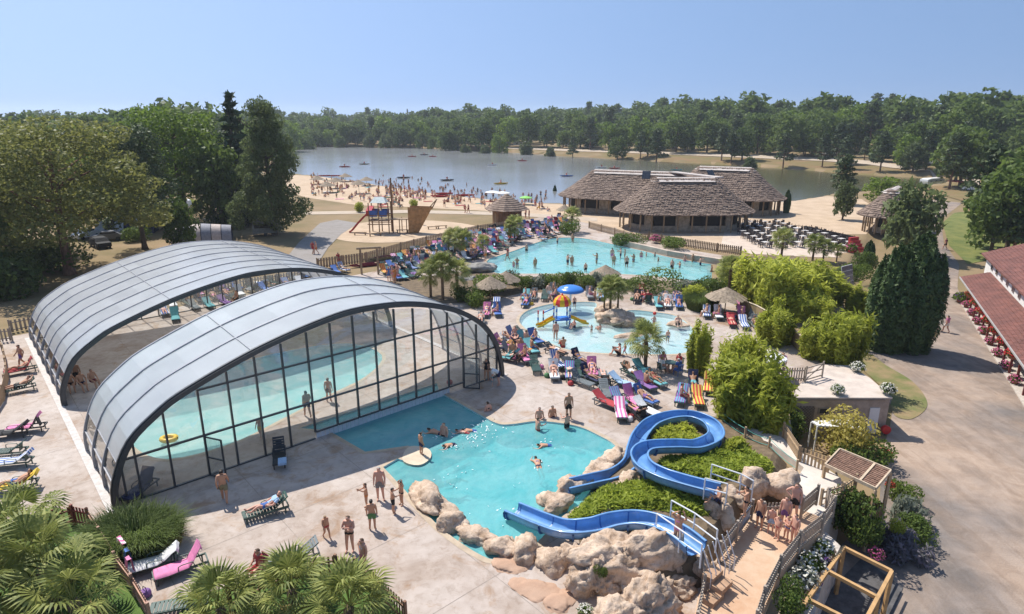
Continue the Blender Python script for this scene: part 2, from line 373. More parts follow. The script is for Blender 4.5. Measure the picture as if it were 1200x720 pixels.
dryl = M('dry_lawn_mat', (.30, .21, .11), .95, scale=.5, col2=(.13, .15, .045), bump=.5, bscale=14, world=True)
drape('dry_lawn', [[tuple(q) for q in spline(low([(1004, 414), (1020, 416), (1040, 430), (1068, 447), (1084, 466), (1085, 480), (1068, 492), (1050, 489), (1044, 478), (1043, 464), (1024, 446), (1008, 430)]), 5, True)]], .06, dryl, step=.6)
bankm = M('bank_mat', (.235, .145, .07), .95, scale=.12, col2=(.17, .14, .05), bump=.4, bscale=2, world=True)
def beyond(px, k):
    """k metres past the far shore in the direction of picture column px"""
    v = G(px, 300); t = v.x/v.y; D = float(np.interp(t, FT, FD)); return (t*(D+k), D+k)
cols = [560, 590, 620, 660, 700, 750, 800, 850, 900, 950, 1000, 1050, 1100, 1130]
drape('far_bank', [[beyond(p, -4) for p in cols]+[beyond(p, 26) for p in cols[::-1]]], .12, bankm, step=3)
drape('bank_road', [[beyond(p, 27) for p in cols[1:]]+[beyond(p, 37) for p in cols[:0:-1]]], .16, paleth, step=3)
drape('far_shore_strip', [[beyond(p, 2) for p in (360, 400, 450, 500, 540)]+[beyond(p, 16) for p in (540, 500, 450, 400, 360)]], .12, bankm, step=4)

# ------------------------------------------------------------------ pool enclosure frame of reference
DA = G(135, 597); DB = G(590, 440); DL = (DB-DA).length
E1 = (DB-DA)/DL; E2 = Vector((-E1.y, E1.x, 0))
def D(s, d, z=0.): return DA+E1*s+E2*d+Vector((0, 0, z))

# ------------------------------------------------------------------ pools and the deck around them
def ring(px, n=5): return [tuple(q[:2]) for q in spline([tuple(G(a, b)[:2]) for a, b in px], n, True)]
g0 = [tuple(D(10.1, .35)[:2]), tuple(D(19.3, .35)[:2])]
MAIN = [tuple(D(9.6, 1.9)[:2]), tuple(D(19.2, 1.9)[:2])] + pxpoly([(515, 460), (576, 494)]) + \
    [tuple(q[:2]) for q in spline([tuple(G(a, b)[:2]) for a, b in [(576, 494), (588, 498), (605, 497), (628, 494), (655, 496), (680, 501), (702, 511), (720, 522), (735, 545), (700, 580), (660, 605), (625, 640), (590, 655), (565, 652), (520, 622), (490, 592), (470, 570)]], 4)] + \
    pxpoly([(449, 548), (466, 538), (472, 540)]) + [tuple(q[:2]) for q in spline([tuple(G(a, b)[:2]) for a, b in [(472, 540), (482, 545), (494, 545), (504, 538), (505, 530), (498, 525), (482, 524)]], 4)] + pxpoly([(478, 523), (428, 530), (385, 505)])
KIDS_POOL = ring([(609, 378), (622, 390), (642, 401), (665, 410), (700, 414), (740, 415), (795, 415), (822, 406), (818, 392), (795, 372), (765, 366), (737, 364), (722, 372), (705, 372), (699, 362), (697, 355), (672, 354.5), (650, 356), (627, 361), (613, 368)], 4)
WAVE_POOL = ring([(571, 306), (585, 300), (603, 294), (625, 286), (650, 279.5), (682, 279.5), (720, 287), (760, 296), (785, 302), (820, 308), (845, 312), (850, 322), (838, 332), (800, 328), (755, 323), (700, 321), (650, 321), (605, 321), (577, 319)], 4)
INDOOR = [tuple(D(a, b)[:2]) for a, b in [tuple(q) for q in spline([(2.0, 6), (3.0, 3.2), (6, 2.7), (9, 3.6), (12.5, 4.9), (16.3, 6.2), (19.2, 9), (18.6, 13), (14.5, 14.6), (9, 14.4), (4.5, 13.2), (2.2, 9.8)], 4, True)]]
SMALL = ring([(543, 333), (556, 322), (572, 318), (565, 328), (552, 337)], 3)
DECK = pxpoly([(-160, 560), (-160, 470), (0, 398)]) + [tuple(D(-1.2, 33)[:2]), tuple(D(26, 33)[:2])] + pxpoly([(440, 318), (462, 300), (540, 275), (600, 261), (650, 252), (716, 263), (760, 282), (812, 294), (850, 300), (872, 340), (905, 372), (942, 395), (950, 412), (985, 432), (1012, 446), (1036, 464.5), (1038, 469.5), (929, 469.5), (920, 484), (905, 492), (880, 500), (850, 492), (800, 486), (770, 486), (745, 500), (740, 530), (760, 600), (900, 690), (890, 760), (520, 760)]) + [tuple(G(200, 800)[:2]), tuple(G(-200, 800)[:2])]
deckm = bpy.data.materials.new('pool_deck_mat'); n, l = nodes_of(deckm); b = n['Principled BSDF']; b.inputs['Roughness'].default_value = .8
g = n.new('ShaderNodeNewGeometry')
nz = n.new('ShaderNodeTexNoise'); nz.inputs['Scale'].default_value = .22; nz.inputs['Detail'].default_value = 6; nz.inputs['Roughness'].default_value = .62; nz.inputs['Distortion'].default_value = .6
l.new(g.outputs['Position'], nz.inputs['Vector'])
rp = n.new('ShaderNodeValToRGB'); e = rp.color_ramp.elements; e[0].position = .3; e[0].color = (.33, .245, .185, 1); e[1].position = .68; e[1].color = (.52, .45, .40, 1)
k = e.new(.5); k.color = (.46, .38, .325, 1)
l.new(nz.outputs['Fac'], rp.inputs['Fac'])
n2 = n.new('ShaderNodeTexNoise'); n2.inputs['Scale'].default_value = 1.7; n2.inputs['Detail'].default_value = 5; l.new(g.outputs['Position'], n2.inputs['Vector'])
mx = n.new('ShaderNodeMix'); mx.data_type = 'RGBA'; mx.blend_type = 'MULTIPLY'; mx.inputs[0].default_value = .55
r2 = n.new('ShaderNodeValToRGB'); r2.color_ramp.elements[0].position = .3; r2.color_ramp.elements[0].color = (.72, .68, .64, 1); r2.color_ramp.elements[1].position = .62
l.new(n2.outputs['Fac'], r2.inputs['Fac']); l.new(rp.outputs[0], mx.inputs[6]); l.new(r2.outputs[0], mx.inputs[7]); l.new(mx.outputs[2], b.inputs['Base Color'])
bp = n.new('ShaderNodeBump'); bp.inputs['Strength'].default_value = .15; l.new(n2.outputs['Fac'], bp.inputs['Height']); l.new(bp.outputs[0], b.inputs['Normal'])

def cut_sheet(name, outer, holes, z, mat):
    loops = [[Vector((x, y, 0)) for x, y in L] for L in [outer]+holes]
    flat = [p for L in loops for p in L]; fs = []
    for t in tessellate_polygon(loops):
        a, b, c = [flat[i] for i in t]; cr = (b-a).cross(c-a).z
        if abs(cr) > 1e-9: fs.append(tuple(t) if cr > 0 else tuple(t[::-1]))
    mb = MB(); mb.poly([(p.x, p.y, z) for p in flat], fs); o = mb.build(name, mat); o['kind'] = 'structure'; return o
def inset(L, d):
    n = len(L); a = sum(L[i][0]*L[(i+1) % n][1]-L[(i+1) % n][0]*L[i][1] for i in range(n)); sg = 1 if a > 0 else -1; out = []
    for i in range(n):
        p = Vector(L[i-1]); q = Vector(L[i]); r = Vector(L[(i+1) % n]); u = ((q-p).normalized()+(r-q).normalized())
        if u.length < 1e-6: u = (r-q)
        u.normalize(); out.append((q.x-u.y*d*sg, q.y+u.x*d*sg))
    return out
copm = M('coping_mat', (.50, .40, .29), .7, scale=2, col2=(.40, .31, .22), world=True)
def pool(L, depth, tint, floorcol, name='swimming_pool', bump=.25, bscale=1.6, cop=.28, wz=-.08, body=None, cloud=0.):
    root = empty(name, (L[0][0], L[0][1], 0)); root['kind'] = 'structure'
    fm = M('pool_liner_%d' % len(MATS), floorcol, .6, scale=.7, var=.05, world=True)
    n = len(L); mb = MB(); In = inset(L, min(.5, depth*.4))
    tri = tessellate_polygon([[Vector((x, y, 0)) for x, y in L]]); fs = []
    for t in tri:
        a, b, c = [Vector((*L[i], 0)) for i in t]; fs.append(tuple(t) if (b-a).cross(c-a).z > 0 else tuple(t[::-1]))
    mb.poly([(x, y, -depth) for x, y in L], fs)
    a = sum(L[i][0]*L[(i+1) % n][1]-L[(i+1) % n][0]*L[i][1] for i in range(n)); LL = L if a > 0 else L[::-1]
    mb.poly([(x, y, .02) for x, y in LL]+[(x, y, -depth+.001) for x, y in LL], [((i+1) % n, i, n+i, n+(i+1) % n) for i in range(n)])
    mb.build('basin', fm, root)
    mb = MB(); mb.poly([(x, y, wz) for x, y in L], fs); wt = mb.build('water', watermat(name+'_water', tint, bump, bscale, body=body, cloud=cloud), root)
    out = inset(L, -cop)
    mb = MB(); mb.poly([(x, y, .026) for x, y in L]+[(x, y, .026) for x, y in out]+[(x, y, .0) for x, y in out]+[(x, y, -.07) for x, y in L],
            [f if a > 0 else f[::-1] for i in range(n) for f in [(i, n+i, n+(i+1) % n, (i+1) % n)]])
    mb.build('coping', copm, root)
    return root
worn(deckm, .55, 0, 1, (.80, .66, .52), p0=.34, p1=.46); worn(deckm, 2.6, 0, 1, (.84, .81, .78), p0=.36, p1=.5)
holes = [MAIN, KIDS_POOL, WAVE_POOL, INDOOR, SMALL]
cut_sheet('pool_deck', DECK, holes, .015, deckm)
pool(MAIN, 1.2, (.50, .90, .92), (.56, .74, .74), bump=.9, bscale=2.2, body=(.18, .53, .545), cloud=.62)
pool(KIDS_POOL, .38, (.88, .975, .985), (.70, .80, .79), name='paddling_pool', bscale=2, bump=.5, body=(.50, .68, .69), cloud=.35)
pool(WAVE_POOL, .75, (.72, .95, .96), (.66, .83, .82), name='lagoon_pool', bscale=1.5, bump=.5, body=(.30, .62, .62), cloud=.5)
pool(INDOOR, .9, (.74, .94, .94), (.66, .80, .78), name='indoor_pool', bscale=1.5, bump=.5, body=(.42, .66, .62), cloud=.5)
pool(SMALL, .5, (.60, .9, .9), (.6, .8, .78), name='cascade_pool', bscale=2)
# garden beds by the deck
garden = M('garden_lawn_mat', (.10, .17, .03), .9, scale=1.2, col2=(.05, .10, .018), bump=.6, bscale=16, world=True)
def bed(name, pts, mat, z=.035):
    L = pxpoly(pts); mb = MB(); mb.prism(L, -.05, z); o = mb.build(name, mat); o['kind'] = 'structure'
bed('garden_bed', [(-60, 640), (60, 595), (102, 602), (120, 632), (150, 680), (185, 740), (120, 800), (-120, 800)], garden)
bed('garden_bed', [(190, 745), (225, 700), (300, 680), (380, 662), (420, 662), (447, 690), (490, 740), (470, 800), (200, 800)], garden)
soil = M('planting_soil', (.16, .115, .07), .95, scale=2, var=.3, bump=.5, bscale=10, world=True)
bed('planting_bed', [(455, 330), (520, 322), (560, 318), (600, 324), (700, 326), (790, 330), (850, 336), (845, 350), (800, 343), (740, 343), (690, 341), (610, 344), (560, 356), (520, 356), (480, 345)], soil)
bed('planting_bed', [(845, 300), (930, 300), (975, 330), (985, 425), (940, 385), (900, 362), (872, 345)], soil)

# expansion joints of the deck: thin dark strips, laid a little proud of the slabs
BEDS = [MAIN, KIDS_POOL, WAVE_POOL, INDOOR, SMALL]; jm = M('joint_mortar', (.30, .25, .21), .9); mb = MB()
def jline(f, t0, t1):
    run = None; t = t0
    while t <= t1:
        p = f(t); ok = inpoly(p.x, p.y, DECK) and not any(inpoly(p.x, p.y, L) for L in BEDS) and p.y > 8
        if ok and run is None: run = p
        if run is not None and (not ok or t+.4 > t1):
            q = f(t-.4 if not ok else t)
            if (q-run).length > .5: d = (q-run).normalized(); n_ = Vector((-d.y, d.x, 0))*.014; mb.poly([run-n_, q-n_, q+n_, run+n_], [(0, 1, 2, 3)])
            run = None
        t += .4
for k in range(-5, 9): jline(lambda t: D(t, k*4.6-1.1, .0195), -30, 60)
for k in range(-5, 12): jline(lambda t: D(k*4.7+.6, t, .0193), -22, 60)
o = mb.build('deck_joint', jm); o['kind'] = 'structure'
# ================================================================== LARGE STRUCTURES
PROF = spline([(0, 0), (.10, 1.2), (.9, 2.95), (2.2, 4.05), (3.6, 4.8), (7.1, 6.0), (10.6, 6.75), (12.9, 6.95), (16.1, 6.65), (19.2, 5.7), (21.5, 4.3), (22.7, 2.8), (23.3, 1.05), (23.42, 0)], 8)
_cl = [0.]
for i in range(1, len(PROF)): _cl.append(_cl[-1]+(PROF[i]-PROF[i-1]).length)
def prof(t):
    """point of the arch at fraction t of its length"""
    L = t*_cl[-1]
    for i in range(1, len(_cl)):
        if _cl[i] >= L:
            k = (L-_cl[i-1])/(_cl[i]-_cl[i-1]); return PROF[i-1].lerp(PROF[i], k)
    return PROF[-1]
def arch_z(s):
    for i in range(1, len(PROF)):
        if PROF[i].x >= s:
            a, b = PROF[i-1], PROF[i]; return a.y+(b.y-a.y)*(s-a.x)/max(1e-6, b.x-a.x)
    return 0.
frame = M('anthracite_frame', (.055, .06, .065), .4, var=.1, spec=.5)
alu = M('grey_aluminium', (.36, .36, .38), .4, var=.1, spec=.5)
poly_ = bpy.data.materials.new('polycarbonate'); n, l = nodes_of(poly_); b = n['Principled BSDF']
b.inputs['Roughness'].default_value = .3; b.inputs['Specular IOR Level'].default_value = .6
tc = n.new('ShaderNodeTexCoord'); oi = n.new('ShaderNodeObjectInfo')
nz = n.new('ShaderNodeTexNoise'); nz.inputs['Scale'].default_value = .7; nz.inputs['Detail'].default_value = 4; l.new(tc.outputs['Object'], nz.inputs['Vector'])
ad = n.new('ShaderNodeMath'); ad.operation = 'MULTIPLY_ADD'; ad.inputs[1].default_value = .4; l.new(oi.outputs['Random'], ad.inputs[0]); l.new(nz.outputs['Fac'], ad.inputs[2])
rp = n.new('ShaderNodeValToRGB'); rp.color_ramp.elements[0].position = .35; rp.color_ramp.elements[0].color = (.58, .59, .61, 1); rp.color_ramp.elements[1].position = 1.0; rp.color_ramp.elements[1].color = (.72, .73, .745, 1)
l.new(ad.outputs[0], rp.inputs[0]); l.new(rp.outputs[0], b.inputs['Base Color'])
tl = n.new('ShaderNodeBsdfTranslucent'); tl.inputs[0].default_value = (.9, .92, .92, 1)
mx = n.new('ShaderNodeMixShader'); mx.inputs[0].default_value = .40; l.new(b.outputs[0], mx.inputs[1]); l.new(tl.outputs[0], mx.inputs[2]); trp = n.new('ShaderNodeBsdfTransparent'); trp.inputs[0].default_value = (.95, .97, .97, 1); mxt = n.new('ShaderNodeMixShader'); mxt.inputs[0].default_value = .20; l.new(mx.outputs[0], mxt.inputs[1]); l.new(trp.outputs[0], mxt.inputs[2])
b.inputs['Coat Weight'].default_value = .5; b.inputs['Coat Roughness'].default_value = .07
wv = n.new('ShaderNodeTexNoise'); wv.inputs['Scale'].default_value = 1.6; wv.inputs['Detail'].default_value = 1; l.new(tc.outputs['Object'], wv.inputs['Vector']); bpw = n.new('ShaderNodeBump'); bpw.inputs['Strength'].default_value = .25; bpw.inputs['Distance'].default_value = .1; l.new(wv.outputs['Fac'], bpw.inputs['Height']); l.new(bpw.outputs[0], b.inputs['Coat Normal'])
l.new(mxt.outputs[0], n['Material Output'].inputs['Surface'])
glass = glassmat('clear_glazing', (.90, .93, .93), refl=2.6, dust=.13)
sideglass = glassmat('smoked_side_glazing', (.55, .58, .58), refl=1.3)

def enclosure(d0, nb, bay, zs0, zs1, label, front_glazing):
    root = empty('pool_enclosure', tuple(D(0, d0)), 0, label, 'pool enclosure', None)
    d1 = d0+nb*bay; N = 15; lo = .072                                     # below lo of the arch length: side windows
    def pt(t, d, off=0.):
        q = prof(t); a = prof(max(0, t-.004)); b_ = prof(min(1, t+.004)); tx, tz = b_.x-a.x, b_.y-a.y; L = math.hypot(tx, tz)
        k = (d-d0)/(d1-d0); zs = zs0+(zs1-zs0)*k
        return D(q.x-tz/L*off, d, (q.y+tx/L*off)*zs)
    ts = [i/64 for i in range(65)]
    for r_ in range(nb+1):                                              # ribs
        d = d0+r_*bay; heavy = (r_ == 0); w = .26 if heavy else .09; h = .24 if heavy else .14
        mb = MB(); ringv = []
        for t in ts:
            for (o, dd) in ((.03, -w/2), (.03, w/2), (.03-h, w/2), (.03-h, -w/2)):
                ringv.append(pt(t, d+dd, o))
        mb.poly(ringv, [(i*4+k, i*4+(k+1) % 4, (i+1)*4+(k+1) % 4, (i+1)*4+k) for i in range(64) for k in range(4)])
        if heavy:
            ringv = []
            for t in ts:
                for (o, dd) in ((.10, -.06), (.10, .06), (.0, .06), (.0, -.06)): ringv.append(pt(t, d+dd, o))
            mb.poly(ringv, [(i*4+k, i*4+(k+1) % 4, (i+1)*4+(k+1) % 4, (i+1)*4+k) for i in range(64) for k in range(4)])
        mb.build('arch_rib', frame if heavy else alu, root)
    edges = [lo+(1-2*lo)*i/N for i in range(N+1)]
    for r_ in range(nb):
        da, db = d0+r_*bay+.004, d0+(r_+1)*bay-.004; st = .012*(r_ % 2)
        for i in range(N):
            t0, t1 = edges[i]-.0004, edges[i+1]+.0004; mb = MB(); m_ = 3
            row = lambda d, o: [pt(t0+(t1-t0)*k/m_, d, o) for k in range(m_+1)]
            o1 = -.02-st-.007*(i % 2)
            A, B_, C_, D_ = row(da, o1), row(db, o1), row(da, o1-.03), row(db, o1-.03)
            mb.sheet(A, B_); mb.sheet(D_, C_); mb.sheet(C_, A); mb.sheet(B_, D_)
            mb.build('roof_panel', poly_, root)
        for sd in (0, 1):                                               # side windows
            mb = MB(); tt = [.004+(lo-.006)*k/3 for k in range(4)]
            if sd: tt = [1-q for q in tt]
            A = [pt(q, da, -.06) for q in tt]; B_ = [pt(q, db, -.06) for q in tt]
            mb.sheet(A, B_); mb.build('side_window', sideglass, root)
            for q in (lo-.002, .038):
                q2 = 1-q if sd else q
                m2 = MB(); m2.bar(pt(q2, da, -.05), pt(q2, db, -.05), .06, .06); m2.build('side_rail', alu, root)
    for t_ in (.33, .62):                                              # seams that run along the roof
        mb = MB(); mb.bar(pt(t_, d0+.2, .012), pt(t_, d1-.05, .012), .05, .03); mb.build('roof_seam', alu, root)
    return root
front = enclosure(0, 3, 2.33, 1.0, 1.05, 'nearer pool enclosure, arched grey polycarbonate roof with tall glazed front onto the pool', True)
rear = enclosure(14.5, 7, 2.36, .93, .91, 'farther pool enclosure, arched grey roof open towards the nearer glazed enclosure', False)

def glaze(root, d, xs, z0f, rows, zs, top_off, door=None):
    """a glazed end wall: mullions, transoms and one pane per opening"""
    for s in xs:
        mb = MB(); z0 = z0f(s); zt = arch_z(s)*zs-top_off
        if zt > z0+.2: mb.box(D(s, d, (z0+zt)/2), (.085, .14, zt-z0), math.atan2(E1.y, E1.x)); mb.build('mullion', frame, root)
    for i in range(len(xs)-1):
        a, b_ = xs[i], xs[i+1]; zb = max(z0f(a+.01), z0f(b_-.01)); cuts = [zb]+[r(.5*(a+b_)) for r in rows]
        za, zc = arch_z(a)*zs-top_off, arch_z(b_)*zs-top_off
        zl = [c for c in cuts if c < max(za, zc)-.1]+[None]
        for k in range(len(zl)-1):
            lo_ = zl[k]; hi = zl[k+1]
            def clip(z, s_): return min(z, arch_z(s_)*zs-top_off)
            p0, p1 = D(a+.05, d, clip(lo_+.04, a+.05)), D(b_-.05, d, clip(lo_+.04, b_-.05))
            if hi is None: p3, p2 = D(a+.05, d, max(p0.z, za)), D(b_-.05, d, max(p1.z, zc))
            else: p3, p2 = D(a+.05, d, clip(hi-.04, a+.05)), D(b_-.05, d, clip(hi-.04, b_-.05))
            mb = MB(); mb.poly([p0, p1, p2, p3], [(0, 1, 2, 3)]); mb.build('glass_pane', glass, root)
            m2 = MB(); m2.box(D((a+b_)/2, d, lo_), (b_-a-.085, .12, .085), math.atan2(E1.y, E1.x)); m2.build('transom', frame, root)
xs = [.55, 1.15, 2.55, 4.15, 5.55, 6.95, 8.35, 9.75, 11.1, 12.45, 13.8, 15.1, 16.4, 17.7, 18.9, 20.1, 21.2, 22.2, 22.95]
z0f = lambda s: .42 if 9.75 <= s <= 18.95 else .03
glaze(front, .12, xs, z0f, [lambda s: 2.2, lambda s: 4.6], 1.0, .36)
# strip curtain between glass and pool
strip = M('curtain_strip_mat', (.62, .66, .70), .35, var=.08, spec=.4)
s = 9.8
while s < 18.9:
    mb = MB(); mb.box(D(s+.13, .16, .16), (.24, .012, .62), math.atan2(E1.y, E1.x)); mb.build('curtain_strip', strip, front); s += .262
# open door leaves
for s0, ang, dz in ((4.15, -62, 2.15), (20.1, -50, 2.15)):
    aa = math.atan2(E1.y, E1.x)+math.radians(ang); u = Vector((math.cos(aa), math.sin(aa), 0)); o = D(s0, .05)
    mb = MB()
    for k in (0, 1.0): mb.bar(o+u*k+Vector((0, 0, .03)), o+u*k+Vector((0, 0, dz)), .07, .07)
    for z in (.06, 1.05, dz): mb.bar(o+Vector((0, 0, z)), o+u+Vector((0, 0, z)), .06, .06)
    dr = mb.build('door', frame, front); mb = MB(); mb.poly([o+u*.04+Vector((0, 0, .08)), o+u*.96+Vector((0, 0, .08)), o+u*.96+Vector((0, 0, dz-.04)), o+u*.04+Vector((0, 0, dz-.04))], [(0, 1, 2, 3)]); mb.build('door_glass', glass, dr)
xr = [.6, 1.9, 3.5, 5.1, 6.6, 8.0, 9.4, 10.8, 12.2, 13.6, 15, 16.4, 17.8, 19.2, 20.6, 21.9, 22.9]
glaze(rear, 30.95, xr, lambda s: .03, [lambda s: 2.3], .91, .15)
# base rails the enclosure slides on
for s_ in (-.15, 23.55):
    mb = MB(); mb.bar(D(s_, -.2, .04), D(s_, 31.5, .04), .35, .05); o = mb.build('guide_rail', M('rail_concrete', (.55, .5, .46), .7), None); tag(o, 'long %s floor rail the sliding enclosures run on' % ('left' if s_ < 0 else 'right'), 'rail', 'floor rails of the enclosures')
# ------------------------------------------------------------------ shingled round-ended pavilions
shingle = M('weathered_shingle', (.32, .235, .18), .9, scale=1.6, col2=(.14, .098, .078), bump=.4, bscale=9)
ridge_m = M('ridge_board', (.52, .455, .41), .8, scale=2, var=.2)
wood = M('weathered_wood', (.30, .215, .135), .8, scale=3, var=.3, stretch=(1, 1, .2))
woodd = M('brown_wood', (.22, .12, .06), .75, scale=3, var=.3, stretch=(1, 1, .2))
stonew = M('stone_wall_mat', (.42, .35, .27), .9, scale=2, var=.3, bump=.4, bscale=7)
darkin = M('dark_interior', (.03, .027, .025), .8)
def shingle_roof(root, A, B, Re, ze, zr, rows, Rr=.5, seg=14, name='roof', sag=1.12, w=.42):
    """courses of single shingles round a ridge line A-B"""
    A = Vector((*A[:2], 0)); B = Vector((*B[:2], 0)); ax = (B-A); Ln = ax.length; ax = ax/Ln if Ln > 0 else Vector((1, 0, 0)); ay = Vector((-ax.y, ax.x, 0))
    rr = random.Random(int(Re*1000)+rows)
    def outline(rad):
        pts = []
        for k in range(seg+1): a = -PI/2+PI*k/seg; pts.append(B+ax*math.cos(a)*rad+ay*math.sin(a)*rad)
        for k in range(seg+1): a = PI/2+PI*k/seg; pts.append(A+ax*math.cos(a)*rad+ay*math.sin(a)*rad)
        return pts+[pts[0]]
    def walk(rad, step):
        o = outline(rad); res = []; carry = 0.
        for i in range(len(o)-1):
            a, b = o[i], o[i+1]; L = (b-a).length
            if L < 1e-6: continue
            d = carry
            while d < L:
                p = a+(b-a)*(d/L); q = Vector((p.x, p.y, 0)); tk = (q-A).dot(ax); c = A+ax*max(0, min(Ln, tk)); res.append((q, (q-c).normalized())); d += step
            carry = d-L
        return res
    f = lambda t: (Re+(Rr-Re)*t, ze+(zr-ze)*(t**sag))
    base = MB()
    rows_b = [[Vector((*p.xy, f(t)[1]-.08)) for p in outline(f(t)[0])] for t in [i/8 for i in range(9)]]
    for i in range(8): base.sheet(rows_b[i], rows_b[i+1])
    rf = base.build(name, shingle, root)
    mb = MB()
    for k in range(rows):
        t0, t1 = k/rows, (k+1.35)/rows; r0, z0 = f(t0); r1, z1 = f(min(1, t1))
        for q, nrm in walk(r0, w):
            ww = w*rr.uniform(.34, .52); tg = Vector((-nrm.y, nrm.x, 0)); dz = rr.uniform(-.03, .10); ov = rr.uniform(0, .14)
            p0 = q+nrm*ov+Vector((0, 0, z0+.06+dz)); p1 = q-nrm*(r0-r1)+Vector((0, 0, z1-.01))
            nw = ww*(r1/r0 if Ln < .1 else 1)
            mb.poly([p0-tg*ww, p0+tg*ww, p1+tg*nw, p1-tg*nw, p0-tg*ww-Vector((0, 0, .09)), p0+tg*ww-Vector((0, 0, .09))], [(0, 1, 2, 3), (4, 5, 1, 0)])
    o = mb.build('shingle', shingle, root); o['kind'] = 'stuff'
    if Ln > .1:
        m3 = MB(); top = Vector((0, 0, zr+.1))
        for sgn in (-1, 1): m3.poly([A+top-ax*.3, B+top+ax*.3, B+ay*sgn*1.5+Vector((0, 0, zr-.52)), A+ay*sgn*1.5+Vector((0, 0, zr-.52))], [(0, 1, 2, 3)])
        m3.build('ridge_cap', ridge_m, root)
    for c, sg in ((A, -1), (B, 1)):
        m3 = MB(); hip = [c+ax*sg*f(t)[0]*.0+ay*0 for t in (0,)]
        for s2 in (-1, 1):
            dirv = (ax*sg*.55+ay*s2).normalized()
            a = c+dirv*f(.97)[0]+Vector((0, 0, f(.97)[1]+.12)); b = c+dirv*f(.55)[0]+Vector((0, 0, f(.55)[1]+.12))
        top = c+Vector((0, 0, zr+.08))
        ang = [math.atan2(ay.y, ay.x)+(-PI/2 if sg > 0 else PI/2)+x for x in (-1.57, -.8, 0, .8, 1.57)]
        ringp = [c+Vector((math.cos(q)*1.25, math.sin(q)*1.25, zr-.5)) for q in ang]
        m3.poly([top]+ringp, [(0, i+1, i+2) for i in range(4)]); m3.build('ridge_cap', ridge_m, root)
    return rf
def pavilion(A, B, Re, ze, zr, rows, label, group, ground=0., walls=True, gap=()):
    root = empty('shingled_pavilion', ((A[0]+B[0])/2, (A[1]+B[1])/2, ground), 0, label, 'pavilion', group)
    shingle_roof(root, A, B, Re, ze, zr, rows)
    A = Vector((*A[:2], 0)); B = Vector((*B[:2], 0)); ax = (B-A).normalized(); ay = Vector((-ax.y, ax.x, 0))
    def outl(rad, seg=10):
        return [B+ax*math.cos(-PI/2+PI*k/seg)*rad+ay*math.sin(-PI/2+PI*k/seg)*rad for k in range(seg+1)]+[A+ax*math.cos(PI/2+PI*k/seg)*rad+ay*math.sin(PI/2+PI*k/seg)*rad for k in range(seg+1)]
    o = outl(Re-1.1)+[outl(Re-1.1)[0]]; k = 0
    for i in range(len(o)-1):
        L = (o[i+1]-o[i]).length; nn = max(1, round(L/2.2))
        for j in range(nn):
            p = o[i]+(o[i+1]-o[i])*(j/nn); mb = MB(); mb.tube([Vector((*p.xy, ground)), Vector((*p.xy, ze+.35))], .13, 6); mb.build('post', wood, root)
    w = outl(Re-2.6); m1 = MB(); nW = len(w)
    for i in range(nW):
        a, b = w[i], w[(i+1) % nW]; L = (b-a).length
        if L < .2: continue
        nn = max(1, round(L/2.4))
        for j in range(nn):
            p, q = a+(b-a)*(j/nn), a+(b-a)*((j+1)/nn); hi = ze+.7
            if (i+j) % 3 != 1:                                            # an opening: low wall, and a dark sheet painted as the shaded interior
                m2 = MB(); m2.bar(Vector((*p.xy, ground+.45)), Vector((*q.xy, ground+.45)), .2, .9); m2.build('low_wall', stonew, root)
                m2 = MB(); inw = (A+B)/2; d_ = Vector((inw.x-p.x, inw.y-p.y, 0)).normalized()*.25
                m2.bar(Vector((*p.xy, (hi+.9+ground)/2))+d_, Vector((*q.xy, (hi+.9+ground)/2))+d_, .05, hi-.9-ground); m2.build('window', darkin, root)  # no real window: dark sheet standing in for the shaded open interior
            else:
                m2 = MB(); m2.bar(Vector((*p.xy, (hi+ground)/2)), Vector((*q.xy, (hi+ground)/2)), .22, hi-ground); m2.build('wall', stonew if i % 2 else wood, root)
    return root
pg = 'shingled pavilions by the lake'
pav1 = pavilion((23.5, 103.2), (32.3, 103.2), 6.9, 2.9, 8.0, 22, 'nearest shingled pavilion, tall round-ended roof in front of the other two', pg)
pav2 = pavilion((16.2, 124), (30.5, 117.5), 7.2, 2.9, 7.7, 18, 'long shingled pavilion at the left, its round end near the beach hut', pg)
pav3 = pavilion((36.5, 124.5), (44.5, 120.5), 7.0, 2.9, 8.3, 18, 'shingled pavilion at the right rear with pale ridge beside the terrace', pg)
mb = MB(); mb.bar((29.5, 118, 7.75), (34.5, 106.5, 7.75), 1.6, .16); o = mb.build('ridge_cap', ridge_m, pav2)
for c, rz, pv in (((36.9, 119.2, 7.3), .5, pav3), ((24.4, 116.8, 7.3), -.3, pav2)):
    mb = MB(); mb.box(c, (1.5, .12, 1.7), Euler((-.7, 0, rz)).to_matrix()); mb.build('skylight', M('skylight_glass', (.03, .035, .045), .12, spec=.7), pv)
pav4 = pavilion((58.6, 98.5), (62.5, 103.5), 4.3, 2.7, 6.6, 14, 'small shingled bar pavilion half hidden behind the willow beside the terrace', pg)
